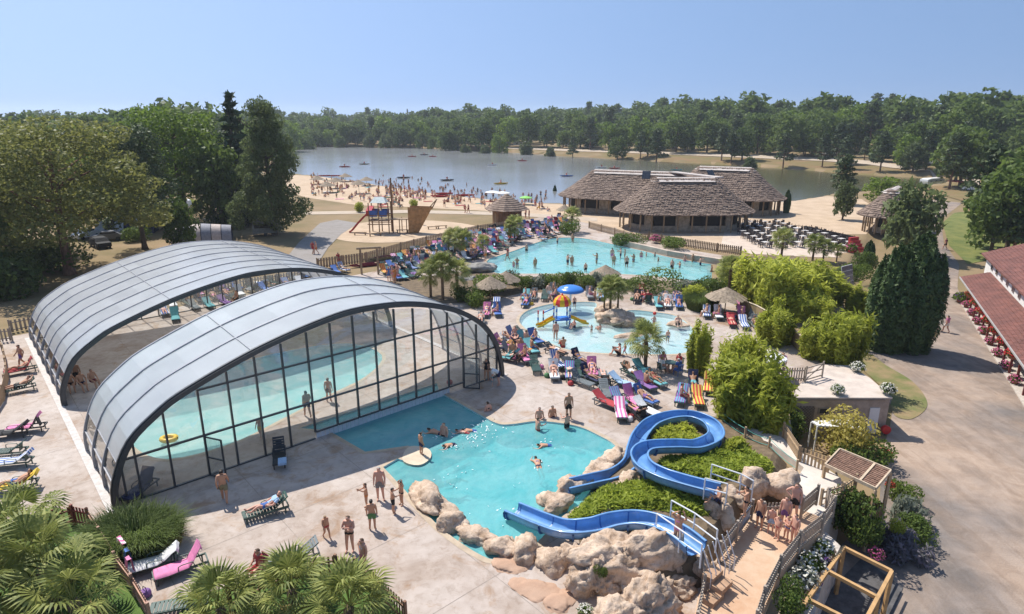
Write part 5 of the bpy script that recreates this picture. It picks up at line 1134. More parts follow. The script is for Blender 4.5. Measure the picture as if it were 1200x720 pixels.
# --- the two flumes
blue = M('blue_fibreglass', (.13, .29, .55), .28, scale=1.5, var=.18, spec=.6, coat=.35); bluel = M('pale_blue_gelcoat', (.20, .30, .50), .35, scale=2, var=.2)
def flume(pts, n, label, w=.62, hw=.52, wl=None, wr=None, z0=0.):
    """open channel: floor, two walls with rolled lips, and a flange every few metres"""
    root = empty('water_slide', (pts[0][0], pts[0][1], 0), 0, label, 'water slide'); c = spline(pts, n); m_ = len(c); fr = []
    for i, p in enumerate(c):
        t = (c[min(i+1, m_-1)]-c[max(i-1, 0)]); t.z = 0; t.normalize(); fr.append((p, Vector((-t.y, t.x, 0))))
    a_ = [(-1, 1.0), (-.97, .55), (-.82, .2), (-.45, .03), (0, 0), (.45, .03), (.82, .2), (.97, .55), (1, 1.0)]
    def ring_(p, s, off=0., k=1.): return [p+s*(u*(w+off))+Vector((0, 0, v*hw-off*.8)) for u, v in a_]
    step = max(8, m_//7)
    for q in range(0, m_-1, step):
        e = min(q+step, m_-1); mb = MB()
        for off in (0., .035):
            rws = [ring_(*fr[i], off) for i in range(q, e+1)]; mb.poly([p for r_ in rws for p in r_], [((i*9+j, i*9+j+1, i*9+j+10, i*9+j+9) if off else (i*9+j+9, i*9+j+10, i*9+j+1, i*9+j)) for i in range(e-q) for j in range(8)])
        for sgn in (-1, 1):
            sec = [(w-.03, hw), (w+.06, hw), (w+.075, hw+.03), (w+.06, hw+.06), (w-.03, hw+.06)]; rws = [[fr[i][0]+fr[i][1]*sgn*x+Vector((0, 0, z)) for x, z in sec] for i in range(q, e+1)]; mb.poly([p for r_ in rws for p in r_], [(i*5+j, i*5+(j+1) % 5, i*5+5+(j+1) % 5, i*5+5+j) for i in range(e-q) for j in range(5)])
        mb.build('channel_section', blue, root, smooth_=True)
        p, s = fr[e]; t = Vector((s.y, -s.x, 0)); mb = MB(); A = ring_(p-t*.03, s, -.007); B = ring_(p+t*.03, s, -.007); A2 = ring_(p-t*.03, s, .1); B2 = ring_(p+t*.03, s, .1)
        for j in range(8): mb.poly([A[j], A[j+1], A2[j+1], A2[j]], [(0, 1, 2, 3)]); mb.poly([B[j], B[j+1], B2[j+1], B2[j]], [(3, 2, 1, 0)]); mb.poly([A2[j], A2[j+1], B2[j+1], B2[j]], [(0, 1, 2, 3)]); mb.poly([A[j], A[j+1], B[j+1], B[j]], [(3, 2, 1, 0)])
        mb.build('flange', M('blue_flange', (.04, .12, .34), .4), root)
    mb = MB(); nrm = [fr[i][0]+fr[i][1]*u*.34+Vector((0, 0, .022)) for i in range(m_) for u in (-1, 1)]
    mb.poly(nrm, [(2*i+1, 2*i, 2*i+2, 2*i+3) for i in range(m_-1)]); mb.build('running_water', watermat('slide_water', (.85, .95, 1.), .6, 6), root) if False else None
    for i in range(6, m_-4, max(7, m_//6)):
        p, s = fr[i]
        if p.z > .55: mb = MB(); mb.tube([Vector((p.x, p.y, -.1)), Vector((p.x, p.y, p.z-.03))], .09, 6); mb.build('support', M('galvanised', (.4, .42, .43), .4, metal=.4), root)
    return root
def G3(px, py, z): return tuple(G(px, py, z))
S1 = [(815, 650, 1.62), (795, 634, 1.52), (770, 622, 1.36), (745, 617, 1.2), (720, 619, 1.02), (692, 626, .82), (662, 627, .62), (633, 618, .35), (600, 604, .02)]
flume([G3(*p) for p in S1], 8, 'lower blue water slide, a gently waving open chute over the rock face', .42, .42)
S2 = [(840, 583, 1.62), (803, 573, 1.50), (775, 564, 1.42), (755, 553, 1.34), (749, 540, 1.28), (760, 531, 1.2), (792, 529, 1.1), (818, 529, 1.02), (838, 518, .92), (832, 503, .82), (812, 494, .74), (788, 494, .66), (764, 502, .58), (750, 517, .50), (744, 533, .42), (739, 550, .32), (722, 563, .22), (695, 570, .10), (664, 577, -.02)]
flume([G3(*p) for p in S2], 7, 'upper blue water slide winding in an S and a loop round planted ground cover', .37, .42)
# white rails at the slide starts
wsteel = M('white_steel', (.72, .73, .74), .35, var=.04)
def rails(pts_a, pts_b, label, z0, hts=(1.0, .55)):
    r = empty('slide_handrail', tuple(pts_a[0]), 0, label, 'handrail')
    for line in (pts_a, pts_b):
        for h_ in hts: mb = MB(); mb.tube([p+Vector((0, 0, h_)) for p in line], .028, 6); mb.build('rail', wsteel, r)
        for p in line: mb = MB(); mb.tube([p, p+Vector((0, 0, hts[0]))], .03, 6); mb.build('post', wsteel, r)
def V3(*a): return Vector(G3(*a))
rails([V3(768, 628, 1.35), V3(795, 648, 1.5), V3(820, 666, 1.6)], [V3(785, 612, 1.5), V3(812, 628, 1.6), V3(838, 648, 1.6)], 'white tubular handrails on both sides of the lower slide start', 1.5)
rails([V3(824, 585, 1.6), V3(850, 592, 1.6)], [V3(832, 568, 1.6), V3(866, 580, 1.6), V3(880, 588, 1.5)], 'white tubular handrails around the upper slide start', 1.6)
mb = MB()
for k in range(6):
    p = V3(822+k*5.5, 664-k*4.3, 1.55); q = V3(832+k*5.5, 690-k*4.3, .72); mb.tube([p+Vector((0, 0, .75)), q+Vector((0, 0, .55)), q], .022, 5)
o = mb.build('stair_balustrade', wsteel); tag(o, 'row of white tubular uprights beside the wooden steps to the lower slide', 'balustrade')
# --- queue platform and walkway
terr = M('terracotta_concrete', (.50, .30, .18), .85, scale=.9, col2=(.58, .42, .29), world=True, bump=.15, bscale=12)
ZP = .55
def prismz(name, px, z, z0, mat, label=None):
    mb = MB(); mb.prism([tuple(G(a, b, z)[:2]) for a, b in px], z0, z); o = mb.build(name, mat)
    if label: tag(o, label, name.replace('_', ' '))
    else: o['kind'] = 'structure'
    return o
prismz('queue_walkway', [(846, 652), (868, 622), (876, 604), (900, 598), (935, 596), (962, 606), (965, 622), (940, 640), (912, 675), (893, 720), (885, 790), (800, 790), (818, 700)], ZP, -2.4, terr)
prismz('upper_walkway', [(962, 606), (935, 596), (925, 575), (942, 548), (905, 520), (872, 508), (876, 500), (915, 512), (955, 540), (985, 560), (990, 576)], .35, -2.4, M('pale_concrete_path', (.60, .53, .46), .85, scale=1, var=.12, world=True))
prismz('lower_terrace', [(896, 722), (915, 678), (944, 642), (968, 624), (985, 640), (962, 690), (945, 760), (890, 790)], -.35, -2.4, M('pale_gravel_bed', (.56, .50, .44), .9, scale=4, var=.2, world=True, bump=.4, bscale=25))
for k, (px, py) in enumerate([(836, 700), (846, 686), (835, 674)]):
    c = V3(px, py, ZP+.15+.16*k); mb = MB(); mb.box((c.x, c.y, ZP+.10+.2*k), (.75, .42, .2+.0*k), .75); tag(mb.build('wooden_step', M('step_wood', (.42, .26, .16), .8, scale=3, var=.2)), ['lowest', 'middle', 'upper'][k]+' brown block step leading up to the lower slide', 'step', 'block steps to the slide')
mb = MB(); a, b_ = V3(852, 645, ZP), V3(877, 612, ZP); mb.bar(a+Vector((0, 0, .5)), b_+Vector((0, 0, .5)), .04, .62); o = mb.build('blue_panel', M('blue_grey_panel', (.22, .32, .45), .5)); tag(o, 'blue-grey board fixed along the walkway rail beside the steps', 'panel')
# ------------------------------------------------------------------ fences
greywood = M('grey_weathered_wood', (.36, .30, .24), .85, scale=4, var=.3, stretch=(1, 1, .2)); freshwood = M('yellow_pine_wood', (.50, .30, .13), .7, scale=3, var=.2, stretch=(1, .2, 1)); redwood = M('red_painted_wood', (.28, .07, .055), .65, var=.25, scale=4)
tanwood = M('tan_wood', (.44, .31, .19), .8, scale=4, var=.25, stretch=(1, 1, .2))
PICK = {}
def fence(pts, h, label, mat=greywood, sp=.135, w=.075, rails_=(.25, .8), single=True, postsp=1.9, ph=.1, group=None, name='picket_fence', gapz=.06):
    pts = [Vector(p) for p in pts]; r = empty(name, tuple(pts[0]), 0, label, 'fence', group); mbp = MB(); key = (round(h, 2), w, mat.name)
    if key not in PICK: PICK[key] = MB().box((0, 0, (h+gapz)/2), (w, .022, h-gapz)).mesh('picket', mat)
    for i in range(len(pts)-1):
        a, b = pts[i], pts[i+1]; d = b-a; L = d.length; rz = math.atan2(d.y, d.x); nrm = Vector((-d.y, d.x, 0)).normalized()*.035
        for f in rails_: mb = MB(); mb.bar(a+Vector((0, 0, h*f)), b+Vector((0, 0, h*f)), .04, .08); mb.build('rail', mat, r)
        n = max(1, round(L/postsp))
        for k in range(n+(1 if i == len(pts)-2 else 0)):
            p = a+d*(k/n); mb = MB(); mb.box(p+Vector((0, 0, (h+ph)/2)), (.10, .10, h+ph), rz); mb.build('post', mat, r)
        m_ = int(L/sp)
        for k in range(m_):
            p = a+d*((k+.5)/m_)+nrm
            if single: inst(PICK[key], 'picket', r, None, tuple(p-pts[0]), (0, 0, rz))
            else: mbp.box(p+Vector((0, 0, (h+gapz)/2)), (w, .022, h-gapz), rz)
    if mbp.v: o = mbp.build('picket', mat, r); o['kind'] = 'stuff'
    return r
def FP(pts, z): return [G(a, b, z) for a, b in pts]
fence(FP([(884, 745), (893, 716), (912, 678), (935, 648), (962, 626)], ZP), .95, 'grey picket fence along the right side of the queue walkway', sp=.13)
fence(FP([(962, 626), (975, 606), (968, 596)], ZP), .95, 'short grey picket fence at the corner of the queue platform', sp=.13)
fence(FP([(938, 608), (956, 592)], ZP), .95, 'grey picket fence behind the queue towards the upper walkway')
fence(FP([(893, 612), (914, 611)], ZP), .9, 'short grey picket fence behind the waiting children below the boulders')
fence(FP([(842, 660), (862, 635), (880, 609)], ZP), .9, 'picket fence on the left side of the queue platform by the blue board')
fence(FP([(815, 745), (824, 700), (822, 672)], .3), .9, 'leaning grey picket fence left of the wooden steps', sp=.15)
fence(FP([(916, 521), (934, 550), (968, 563)], -.1), 1.25, 'tan picket fence between the service block and the upper walkway', tanwood, sp=.16, w=.10)
fence(FP([(960, 600), (985, 592), (1000, 582)], .0), 1.1, 'curved light picket fence under the shingled shelter', tanwood, sp=.2, w=.05, rails_=(.3, .6, .9))
# rope fence by the upper walkway
rp_ = empty('rope_fence', G3(872, 520, 0), 0, 'post fence with green ropes along the path above the slide', 'fence')
rope = M('green_rope', (.06, .26, .22), .7); pp = [V3(842, 497, .1), V3(872, 520, .1), V3(900, 532, .1), V3(932, 560, .1)]
for p in pp: mb = MB(); mb.tube([p, p+Vector((0, 0, 1.0))], .06, 6); mb.build('post', tanwood, rp_)
for i in range(3):
    for h_ in (.5, .88):
        a, b_ = pp[i]+Vector((0, 0, h_)), pp[i+1]+Vector((0, 0, h_)); mb = MB(); mb.tube([a, a.lerp(b_, .33)-Vector((0, 0, .08)), a.lerp(b_, .66)-Vector((0, 0, .08)), b_], .02, 4); mb.build('rope', rope, rp_)
# terrace fence near the white parasol with an open gate
fence(FP([(885, 445), (905, 449), (943, 448)], .1), 1.05, 'grey picket fence at the edge of the service block roof', sp=.16, w=.08)
gt = empty('gate', G3(943, 448, .1), 0, 'open wooden gate with cross brace standing on the service block roof', 'gate'); a, b_ = V3(943, 448, .2), V3(963, 442, .2)
for p in (a, b_): mb = MB(); mb.bar(p, p+Vector((0, 0, 1.15)), .09, .09); mb.build('post', greywood, gt)
for u, v in ((.15, .15), (1.0, 1.0), (.15, 1.0), (.6, .6)): mb = MB(); mb.bar(a+Vector((0, 0, u)), b_+Vector((0, 0, v)), .05, .08); mb.build('rail', greywood, gt)
# reed fence curve at the right
rf = empty('reed_fence', G3(868, 372, 0), 0, 'curved tan reed fence with pale top rail behind the right-hand loungers', 'fence'); pts = [V3(866, 366, 0), V3(885, 374, 0), V3(905, 386, 0), V3(924, 400, 0), V3(938, 414, 0)]; mb = MB(); mc = MB()
for i in range(4): mb.bar(pts[i]+Vector((0, 0, .6)), pts[i+1]+Vector((0, 0, .6)), .05, 1.2); mc.tube([pts[i]+Vector((0, 0, 1.25)), pts[i+1]+Vector((0, 0, 1.25))], .06, 6)
mb.build('reed_screen', M('reed_mat', (.36, .26, .13), .9, scale=6, var=.3, stretch=(6, 6, .3)), rf); mc.build('top_rail', M('bleached_pole', (.6, .5, .36), .7), rf)
# long fences far off
fence(FP([(372, 316), (430, 308), (470, 296), (500, 288), (560, 274), (600, 268)], 0), 1.3, 'long brown board fence between the loungers and the play ground', tanwood, .34, .26, single=True, postsp=3)
fence(FP([(760, 282), (790, 288), (840, 296), (868, 300)], .1), 1.2, 'grey-brown fence on the wall between the lagoon pool and the terrace', wood, .26, .17, single=True, postsp=3)
fence(FP([(690, 268), (720, 276), (742, 283), (760, 282)], 0), 1.1, 'wooden fence along the lagoon pool below the long pavilion', wood, .3, .2, single=True, postsp=3)
fence([tuple(D(-1.1, 31.5)), tuple(D(-6, 33)), tuple(D(-11, 33.5))], 1.1, 'grey slatted fence behind the left deck at the back of the farther enclosure', greywood, .24, .12)
fence([tuple(D(-1, 34)), tuple(D(8, 35.2)), tuple(D(16, 35.6)), tuple(D(25, 35))], 1.1, 'slatted fence behind the sunbathers at the back of the farther enclosure', greywood, .3, .16, single=True, postsp=3)
fence(FP([(66, 622), (88, 616), (106, 620)], 0), .95, 'dark red picket fence at the upper corner of the palm garden', redwood, .17, .1)
fence(FP([(106, 620), (120, 643), (138, 673), (158, 700), (178, 735)], 0), .95, 'sloping wooden rail fence along the palm garden with towels on it', M('pinkish_wood', (.46, .27, .20), .75, scale=3, var=.25), .15, .08)
fence(FP([(270, 716), (318, 690), (340, 684), (395, 678), (418, 682), (440, 700), (476, 735)], 0), 1.0, 'brown picket fence round the palms at the bottom edge', M('brown_stained_wood', (.24, .13, .08), .75, scale=3, var=.25), .16, .08)
# left curved low fence
fence(FP([(0, 405), (6, 420), (10, 445), (5, 470), (-8, 490)], 0), 1.0, 'curved wooden fence with pale rail at the left edge of the deck', tanwood, .2, .14)
fence(FP([(870, 263), (905, 268), (950, 272), (1000, 285)], .0), 1., 'dark terrace rail fence behind the dense row of chairs', woodd, .5, .06, single=False, postsp=2.5)
mb = MB(); w0 = [G(812, 297, 0), G(880, 303, 0)]
rw = empty('retaining_wall', G3(985, 378, -2.3), 0, 'grey concrete wall with creepers beside the cypresses', 'wall'); mb = MB(); mb.bar(V3(955, 385, -1.0), V3(1012, 398, -1.3), .3, 2.6); mb.build('wall_face', M('grey_concrete', (.33, .31, .29), .9, scale=1, var=.2), rw)
V, Q = blob_leaves([(p.x, p.y, p.z, .9, .5, .55) for p in [V3(962, 372, .4), V3(978, 376, .2), V3(995, 380, .2), V3(1008, 384, .2), V3(985, 386, -.6), V3(1005, 392, -.8)]], 200, .1, RG); o = inst(np_mesh('creeper', V, Q, LF['shrub']), 'creeper', rw, None, tuple(-Vector(rw.location)))
# white rough wall of the lagoon
mb = MB(); pts = [G(720, 286.5, 0), G(760, 295.5, 0), G(785, 301.5, 0), G(820, 307.5, 0), G(846, 311.5, 0)]
for i in range(4): mb.bar(pts[i]+Vector((0, .5, .35)), pts[i+1]+Vector((0, .5, .35)), .6, .8)
o = mb.build('lagoon_wall', M('pinkish_wall', (.50, .40, .32), .9, scale=1, var=.2, bump=.4)); tag(o, 'low pinkish wall along the back edge of the lagoon pool', 'wall')
# ------------------------------------------------------------------ shingled shelter and timber frame
st = empty('shingled_shelter', G3(1005, 575, -1.2), 0, 'small shelter with sloping brown shingled roof and pale edge boards', 'shelter'); Z_ = 1.05
c4 = [V3(967, 545, Z_), V3(984, 527, Z_+.35), V3(1044, 552, Z_+.35), V3(1026, 573, Z_)]
for k in range(12):
    a0, a1 = k/12, (k+1.1)/12; P0, P1, Q0, Q1 = c4[0].lerp(c4[1], a0), c4[0].lerp(c4[1], min(1, a1)), c4[3].lerp(c4[2], a0), c4[3].lerp(c4[2], min(1, a1)); up = Vector((0, 0, .035)); nsh = 18; mb = MB(); rr_ = random.Random(k)
    for j in range(nsh):
        f0, f1 = (j+.03)/nsh, (j+.97)/nsh; dz = Vector((0, 0, rr_.uniform(0, .02)))
        A, B_, C_, D_ = P0.lerp(Q0, f0)+up+dz, P0.lerp(Q0, f1)+up+dz, P1.lerp(Q1, f1), P1.lerp(Q1, f0); mb.poly([A, B_, C_, D_, A-up*2, B_-up*2], [(0, 1, 2, 3), (4, 5, 1, 0)])
    mb.build('shingle_row', M('brown_shingle', (.23, .135, .095), .85, scale=5, var=.3), st)
mb = MB(); up = Vector((0, 0, -.07)); mb.poly([p+up for p in c4], [(0, 1, 2, 3)]); mb.build('roof_board', tanwood, st)
edge = M('pale_edge_board', (.56, .43, .30), .7)
for i in range(4): mb = MB(); mb.bar(c4[i], c4[(i+1) % 4], .07, .16); mb.build('edge_board', edge, st)
mb = MB(); mb.bar(c4[0].lerp(c4[3], .7)+Vector((0, 0, .06)), c4[1].lerp(c4[2], .7)+Vector((0, 0, .06)), .1, .03); mb.build('batten', edge, st)
for p in c4: mb = MB(); mb.bar(Vector((p.x, p.y, -2.3)), p-Vector((0, 0, .08)), .12, .12); mb.build('post', tanwood, st)
for (i, j) in ((2, 3), (1, 2)):
    for k in range(7):
        z0, z1 = -2.3+k*.28, -2.3+k*.28+.265; mb = MB(); a, b_ = c4[i].copy(), c4[j].copy(); a.z = b_.z = (z0+z1)/2; mb.bar(a, b_, .05, .265); mb.build('board', woodd, st)
tf = empty('pergola', G3(1010, 690, -2.3), 0, 'open frame of new yellow pine beams above the dark sunken yard', 'pergola'); ZT = .05
bm_ = [((989, 642), (1045, 670)), ((1045, 670), (1014, 728)), ((967, 668), (1029, 701)), ((945, 702), (1010, 735)), ((989, 642), (940, 712))]
for k, (a, b_) in enumerate(bm_): mb = MB(); mb.bar(V3(*a, ZT+.003*k), V3(*b_, ZT+.003*k), .13, .14); mb.build('beam', freshwood, tf)
for a in ((1045, 670), (1014, 728), (989, 642), (1029, 700)): p = V3(*a, ZT); mb = MB(); mb.bar(Vector((p.x, p.y, -2.3)), p-Vector((0, 0, .08)), .13, .13); mb.build('post', freshwood, tf)
for k in range(8):
    a, b_ = V3(986, 644, ZT), V3(938, 716, ZT); z = -2.3+k*.29; a.z = b_.z = z+.14; mb = MB(); mb.bar(a+Vector((-.25, 0, 0)), b_+Vector((-.25, 0, 0)), .06, .275); mb.build('plank', tanwood, tf)
for k in range(4):
    a, b_ = V3(1045, 670, -2.1+k*.3), V3(1014, 728, -2.1+k*.3); mb = MB(); mb.bar(a, b_, .04, .1); mb.build('rail', freshwood, tf)
mb = MB(); L = [tuple(G(a, b_, -2.3)[:2]) for a, b_ in [(975, 690), (1010, 655), (1058, 690), (1030, 760), (960, 800), (930, 760)]]; mb.prism(L, -2.4, -2.24); o = mb.build('sunken_yard', M('yard_asphalt', (.10, .095, .095), .9, scale=3, var=.3, world=True)); o['kind'] = 'structure'
# planting with white and purple flowers on the terrace
petal_w = leafmat('white_petals', (.62, .60, .52), (.85, .82, .72), .2); petal_p = leafmat('pink_petals', (.55, .06, .22), (.85, .22, .42), .2); petal_r = leafmat('red_petals', (.45, .012, .02), (.75, .05, .06), .2); petal_v = leafmat('purple_petals', (.12, .04, .22), (.28, .10, .40), .2)
def flowers(key, base, s, pet, n=170, leafn=260, leaf='shrub', label='', cat='plant', group=None, name='flowering_plant', h=1., pot=None):
    rng = np.random.default_rng(len(label)*7+int(base[0]*10)); r = empty(name, base, 0, label, cat, group, (s, s, s*h)); d = unit(rng.normal(0, 1, (leafn, 3))); d[:, 2] = np.abs(d[:, 2]); V, Q = leaves(d*rng.uniform(.4, .95, (leafn, 1))*np.array([.5, .5, .5])+np.array([0, 0, .25]), d, .09, 1.5, rng); inst(np_mesh('foliage', V, Q, LF[leaf]), 'foliage', r)
    d = unit(rng.normal(0, 1, (n, 3))); d[:, 2] = np.abs(d[:, 2]); V, Q = leaves(d*rng.uniform(.9, 1.1, (n, 1))*np.array([.5, .5, .5])+np.array([0, 0, .26]), d, .06, 1., rng, .4); inst(np_mesh('blossom', V, Q, pet), 'blossom', r)
    if pot: inst(MB().lathe([(.2, 0), (.27, .36), (.29, .36), (.29, .40)], n=10).mesh('pot', pot), 'pot', r)
    return r
for i, (px, py, z, s, pt, lb) in enumerate([(948, 672, -.35, 1.2, petal_w, 'white-flowered planting beside the picket fence, upper of the terrace row'), (962, 652, -.35, 1.0, petal_w, 'white-flowered planting nearest the dark climbing shrub'), (940, 690, -.35, 1.2, petal_w, 'white-flowered planting with grey leaves, lower of the terrace row'), (965, 668, -.35, .7, petal_v, 'purple flowers among the white planting, upper clump'), (953, 686, -.35, .6, petal_v, 'purple flowers among the white planting, lower clump'), (981, 462, .2, .9, petal_w, 'white-flowered tub in the middle of the service block roof edge'), (1040, 462, .2, 1.0, petal_w, 'white-flowered tub on the right corner of the service block roof'), (1004, 436, .2, 1.0, petal_w, 'white-flowered tub at the rear of the service block roof'), (1036, 538, -2.3, .9, petal_r, 'red flowers beside the gravel road next to the shingled shelter'), (1043, 572, -1.2, .5, petal_r, 'small red flowers at the corner of the shingled shelter'), (686, 722, .1, .6, petal_w, 'small white-flowered plant at the foot of the rock face'), (768, 285, 0, 1.6, petal_p, 'pink oleander in front of the nearest pavilion'), (1026, 655, -1.6, .7, petal_p, 'pink flowers beside the lavender')]):
    flowers(None, G3(px, py, z), s, pt, label=lb, leaf='grey' if 'grey' in lb else 'shrub')
terracotta = M('terracotta_pot', (.42, .16, .09), .8)
for k in range(15):
    a = .9+k*2.35*.5 if False else .6+k*1.62; pt = [petal_p, petal_r, petal_p, petal_r][k % 4]; hang = k % 2
    p = RB(a, -.2 if hang else -.1, -.75 if hang else -2.18)
    flowers(None, tuple(p), 1.15 if hang else .95, pt, label='%s of %s flowers %s the veranda of red posts, %s' % ('hanging basket' if hang else 'terracotta pot', 'pink' if pt is petal_p else 'red', 'under' if hang else 'on', ['nearest the far end', 'second from the far end', 'third from the far end', 'fourth from the far end', 'fifth from the far end', 'sixth from the far end', 'seventh from the far end', 'eighth from the far end', 'nearer half', 'nearer half', 'nearer half', 'nearer half', 'nearer half', 'nearer half', 'nearer half'][k//2 if k < 16 else 8]), group='flower pots and baskets of the veranda', cat='flowers', pot=terracotta)
flowers(None, tuple(RB(-1.6, -.3, -2.3)), 1.7, petal_v, n=30, label='big leafy potted plant at the far corner of the veranda', pot=terracotta)
flowers(None, G3(997, 296, 0), 1.7, petal_p, n=60, label='red pot with an agave-like plant at the foot of the bar stairs', pot=M('red_pot', (.5, .06, .05), .5))
# solar panel rack
sp_ = empty('solar_rack', G3(994, 345, -.5), 0, 'tilted rack of dark solar panels in pale frames beside the bamboo', 'solar panels'); a, b_, c_, d_ = V3(987, 334, .1), V3(1003, 328, .1), V3(1002, 306, 2.6), V3(988, 314, 2.6)
a = V3(988, 338, 0); b_ = a+Vector((1.7, 1.2, 0)); up = Vector((-.25, .45, 2.2)); 
for k in range(4):
    q0, q1 = a+up*(k/4+.015), a+up*((k+1)/4-.015); r0, r1 = b_+up*(k/4+.015), b_+up*((k+1)/4-.015); mb = MB(); nrm = (b_-a).cross(up).normalized()*.04; mb.poly([q0, r0, r1, q1, q0+nrm, r0+nrm, r1+nrm, q1+nrm], [(0, 1, 2, 3), (7, 6, 5, 4), (0, 4, 5, 1), (3, 2, 6, 7), (0, 3, 7, 4), (1, 5, 6, 2)]); mb.build('panel', M('solar_cell', (.10, .10, .12), .25, spec=.7), sp_)
for k in range(5): mb = MB(); mb.bar(a+up*(k/4)-nrm*.3, b_+up*(k/4)-nrm*.3, .07, .05); mb.build('frame_bar', M('pale_metal', (.6, .58, .54), .4), sp_)
for p in (a, b_): mb = MB(); mb.bar(p-nrm*.3, p+up-nrm*.3, .07, .07); mb.build('frame_post', MATS['pale_metal'], sp_)
# ================================================================== PEOPLE
SKIN = [M('skin_%s' % k, c, .55, var=.06, spec=.35) for k, c in (('fair', (.70, .45, .34)), ('pink', (.66, .36, .26)), ('tan', (.54, .29, .18)), ('brown', (.33, .17, .10)))]
CLOTH = {k: M('fabric_'+k, c, .8, var=.12, scale=9) for k, c in dict(navy=(.025, .03, .08), black=(.018, .018, .02), red=(.42, .05, .055), green=(.09, .22, .09), blue=(.07, .15, .40), pink=(.68, .22, .40), yellow=(.70, .48, .06), white=(.75, .74, .72), grey=(.22, .22, .23), orange=(.66, .22, .05), purple=(.22, .11, .30), turquoise=(.14, .38, .40), khaki=(.22, .20, .12), lightblue=(.35, .50, .68), maroon=(.22, .04, .06)).items()}
HAIR = [M('hair_'+k, c, .6, var=.2, scale=14) for k, c in (('dark', (.02, .014, .01)), ('brown', (.075, .04, .02)), ('fair', (.30, .19, .08)), ('grey', (.35, .33, .31)))]
J0 = dict(pel=(0, 0, .95), spi=(0, .0, 1.12), che=(0, -.01, 1.30), nkb=(0, -.01, 1.45), nkt=(0, .005, 1.505), hed=(0, .02, 1.585), crn=(0, .005, 1.675), nos=(0, .135, 1.585),
          shL=(-.18, -.01, 1.41), elL=(-.235, -.03, 1.14), wrL=(-.245, .05, .90), shR=(.18, -.01, 1.41), elR=(.235, -.03, 1.14), wrR=(.245, .05, .90),
          hpL=(-.095, 0, .88), knL=(-.105, .02, .50), anL=(-.11, -.02, .09), toL=(-.125, .15, .03), hpR=(.095, 0, .88), knR=(.105, .02, .50), anR=(.11, -.02, .09), toR=(.125, .15, .03))
RAD = dict(pel=(.15, .11), spi=(.135, .10), che=(.165, .11), nkb=(.065, .062), nkt=(.064, .066), hed=(.108, .122), crn=(.092, .105), nos=(.020, .018), sh=(.062, .062), el=(.045, .045), wr=(.030, .030), hp=(.092, .098), kn=(.062, .062), an=(.042, .042), to=(.034, .03))
BONES = [('pel', 'spi'), ('spi', 'che'), ('che', 'nkb'), ('nkb', 'nkt'), ('nkt', 'hed'), ('hed', 'crn'), ('hed', 'nos')]+[b for s in 'LR' for b in (('che', 'sh'+s), ('sh'+s, 'el'+s), ('el'+s, 'wr'+s), ('pel', 'hp'+s), ('hp'+s, 'kn'+s), ('kn'+s, 'an'+s), ('an'+s, 'to'+s))]
def pose(**kw): j = {k: Vector(v) for k, v in J0.items()}; j.update({k: Vector(v) for k, v in kw.items()}); return j
def rel(j, names, pivot, ang, axis='X'):
    m = Matrix.Rotation(ang, 3, axis); p = j[pivot].copy()
    for n_ in names: j[n_] = p+m @ (j[n_]-p)
    return j
UP = ['spi', 'che', 'nkb', 'nkt', 'hed', 'crn', 'nos', 'shL', 'elL', 'wrL', 'shR', 'elR', 'wrR']
ARML = dict(); POSES = {}
POSES['stand'] = pose(anL=(-.14, -.02, .09), toL=(-.17, .14, .03), knL=(-.12, .02, .5))
POSES['hips'] = pose(elR=(.40, -.08, 1.18), wrR=(.19, .03, 1.02), anL=(-.14, .02, .09), toL=(-.17, .18, .03))
POSES['arms'] = pose(elL=(-.25, .08, 1.17), wrL=(.02, .20, 1.22), elR=(.25, .08, 1.17), wrR=(-.02, .22, 1.17), anR=(.13, .05, .09), toR=(.16, .21, .03), knR=(.115, .06, .5))
POSES['walk'] = pose(knL=(-.1, .19, .54), anL=(-.1, .24, .10), toL=(-.11, .41, .06), knR=(.1, -.02, .49), anR=(.1, -.28, .14), toR=(.105, -.14, .03), elL=(-.24, -.14, 1.15), wrL=(-.24, -.06, .92), elR=(.24, .05, 1.15), wrR=(.24, .22, .97))
POSES['reach'] = pose(elL=(-.26, .16, 1.30), wrL=(-.20, .38, 1.42), elR=(.26, .10, 1.22), wrR=(.16, .34, 1.22))
POSES['up'] = pose(elL=(-.36, .02, 1.52), wrL=(-.26, .05, 1.76), elR=(.34, .02, 1.50), wrR=(.10, .02, 1.70))
b = pose(knL=(-.13, .06, .5), knR=(.13, .06, .5)); POSES['bend'] = rel(b, UP, 'pel', -1.25)
POSES['bend']['elL'] = Vector((-.22, .42, .80)); POSES['bend']['wrL'] = Vector((-.12, .50, .55)); POSES['bend']['elR'] = Vector((.22, .42, .80)); POSES['bend']['wrR'] = Vector((.12, .52, .55))
def drop(j, dz):
    for k in j: j[k] = j[k]+Vector((0, 0, dz))
    return j
s = drop(pose(), -.40)                                                  # seated on something .42 m high
s.update(knL=Vector((-.13, .44, .50)), anL=Vector((-.13, .46, .09)), toL=Vector((-.14, .63, .03)), knR=Vector((.13, .44, .50)), anR=Vector((.13, .50, .09)), toR=Vector((.14, .67, .03)), wrL=Vector((-.2, .3, .56)), elL=Vector((-.27, .05, .72)), wrR=Vector((.16, .34, .56)), elR=Vector((.27, .05, .72))); POSES['sit'] = s
s = drop(pose(), -.83)                                                  # seated on the ground, knees up
s.update(knL=Vector((-.15, .42, .48)), anL=Vector((-.13, .58, .08)), toL=Vector((-.14, .75, .04)), knR=Vector((.15, .40, .50)), anR=Vector((.12, .52, .08)), toR=Vector((.13, .69, .04)), wrL=Vector((-.16, .38, .48)), elL=Vector((-.28, .12, .40)), wrR=Vector((.14, .38, .52)), elR=Vector((.28, .12, .42))); POSES['floor'] = s
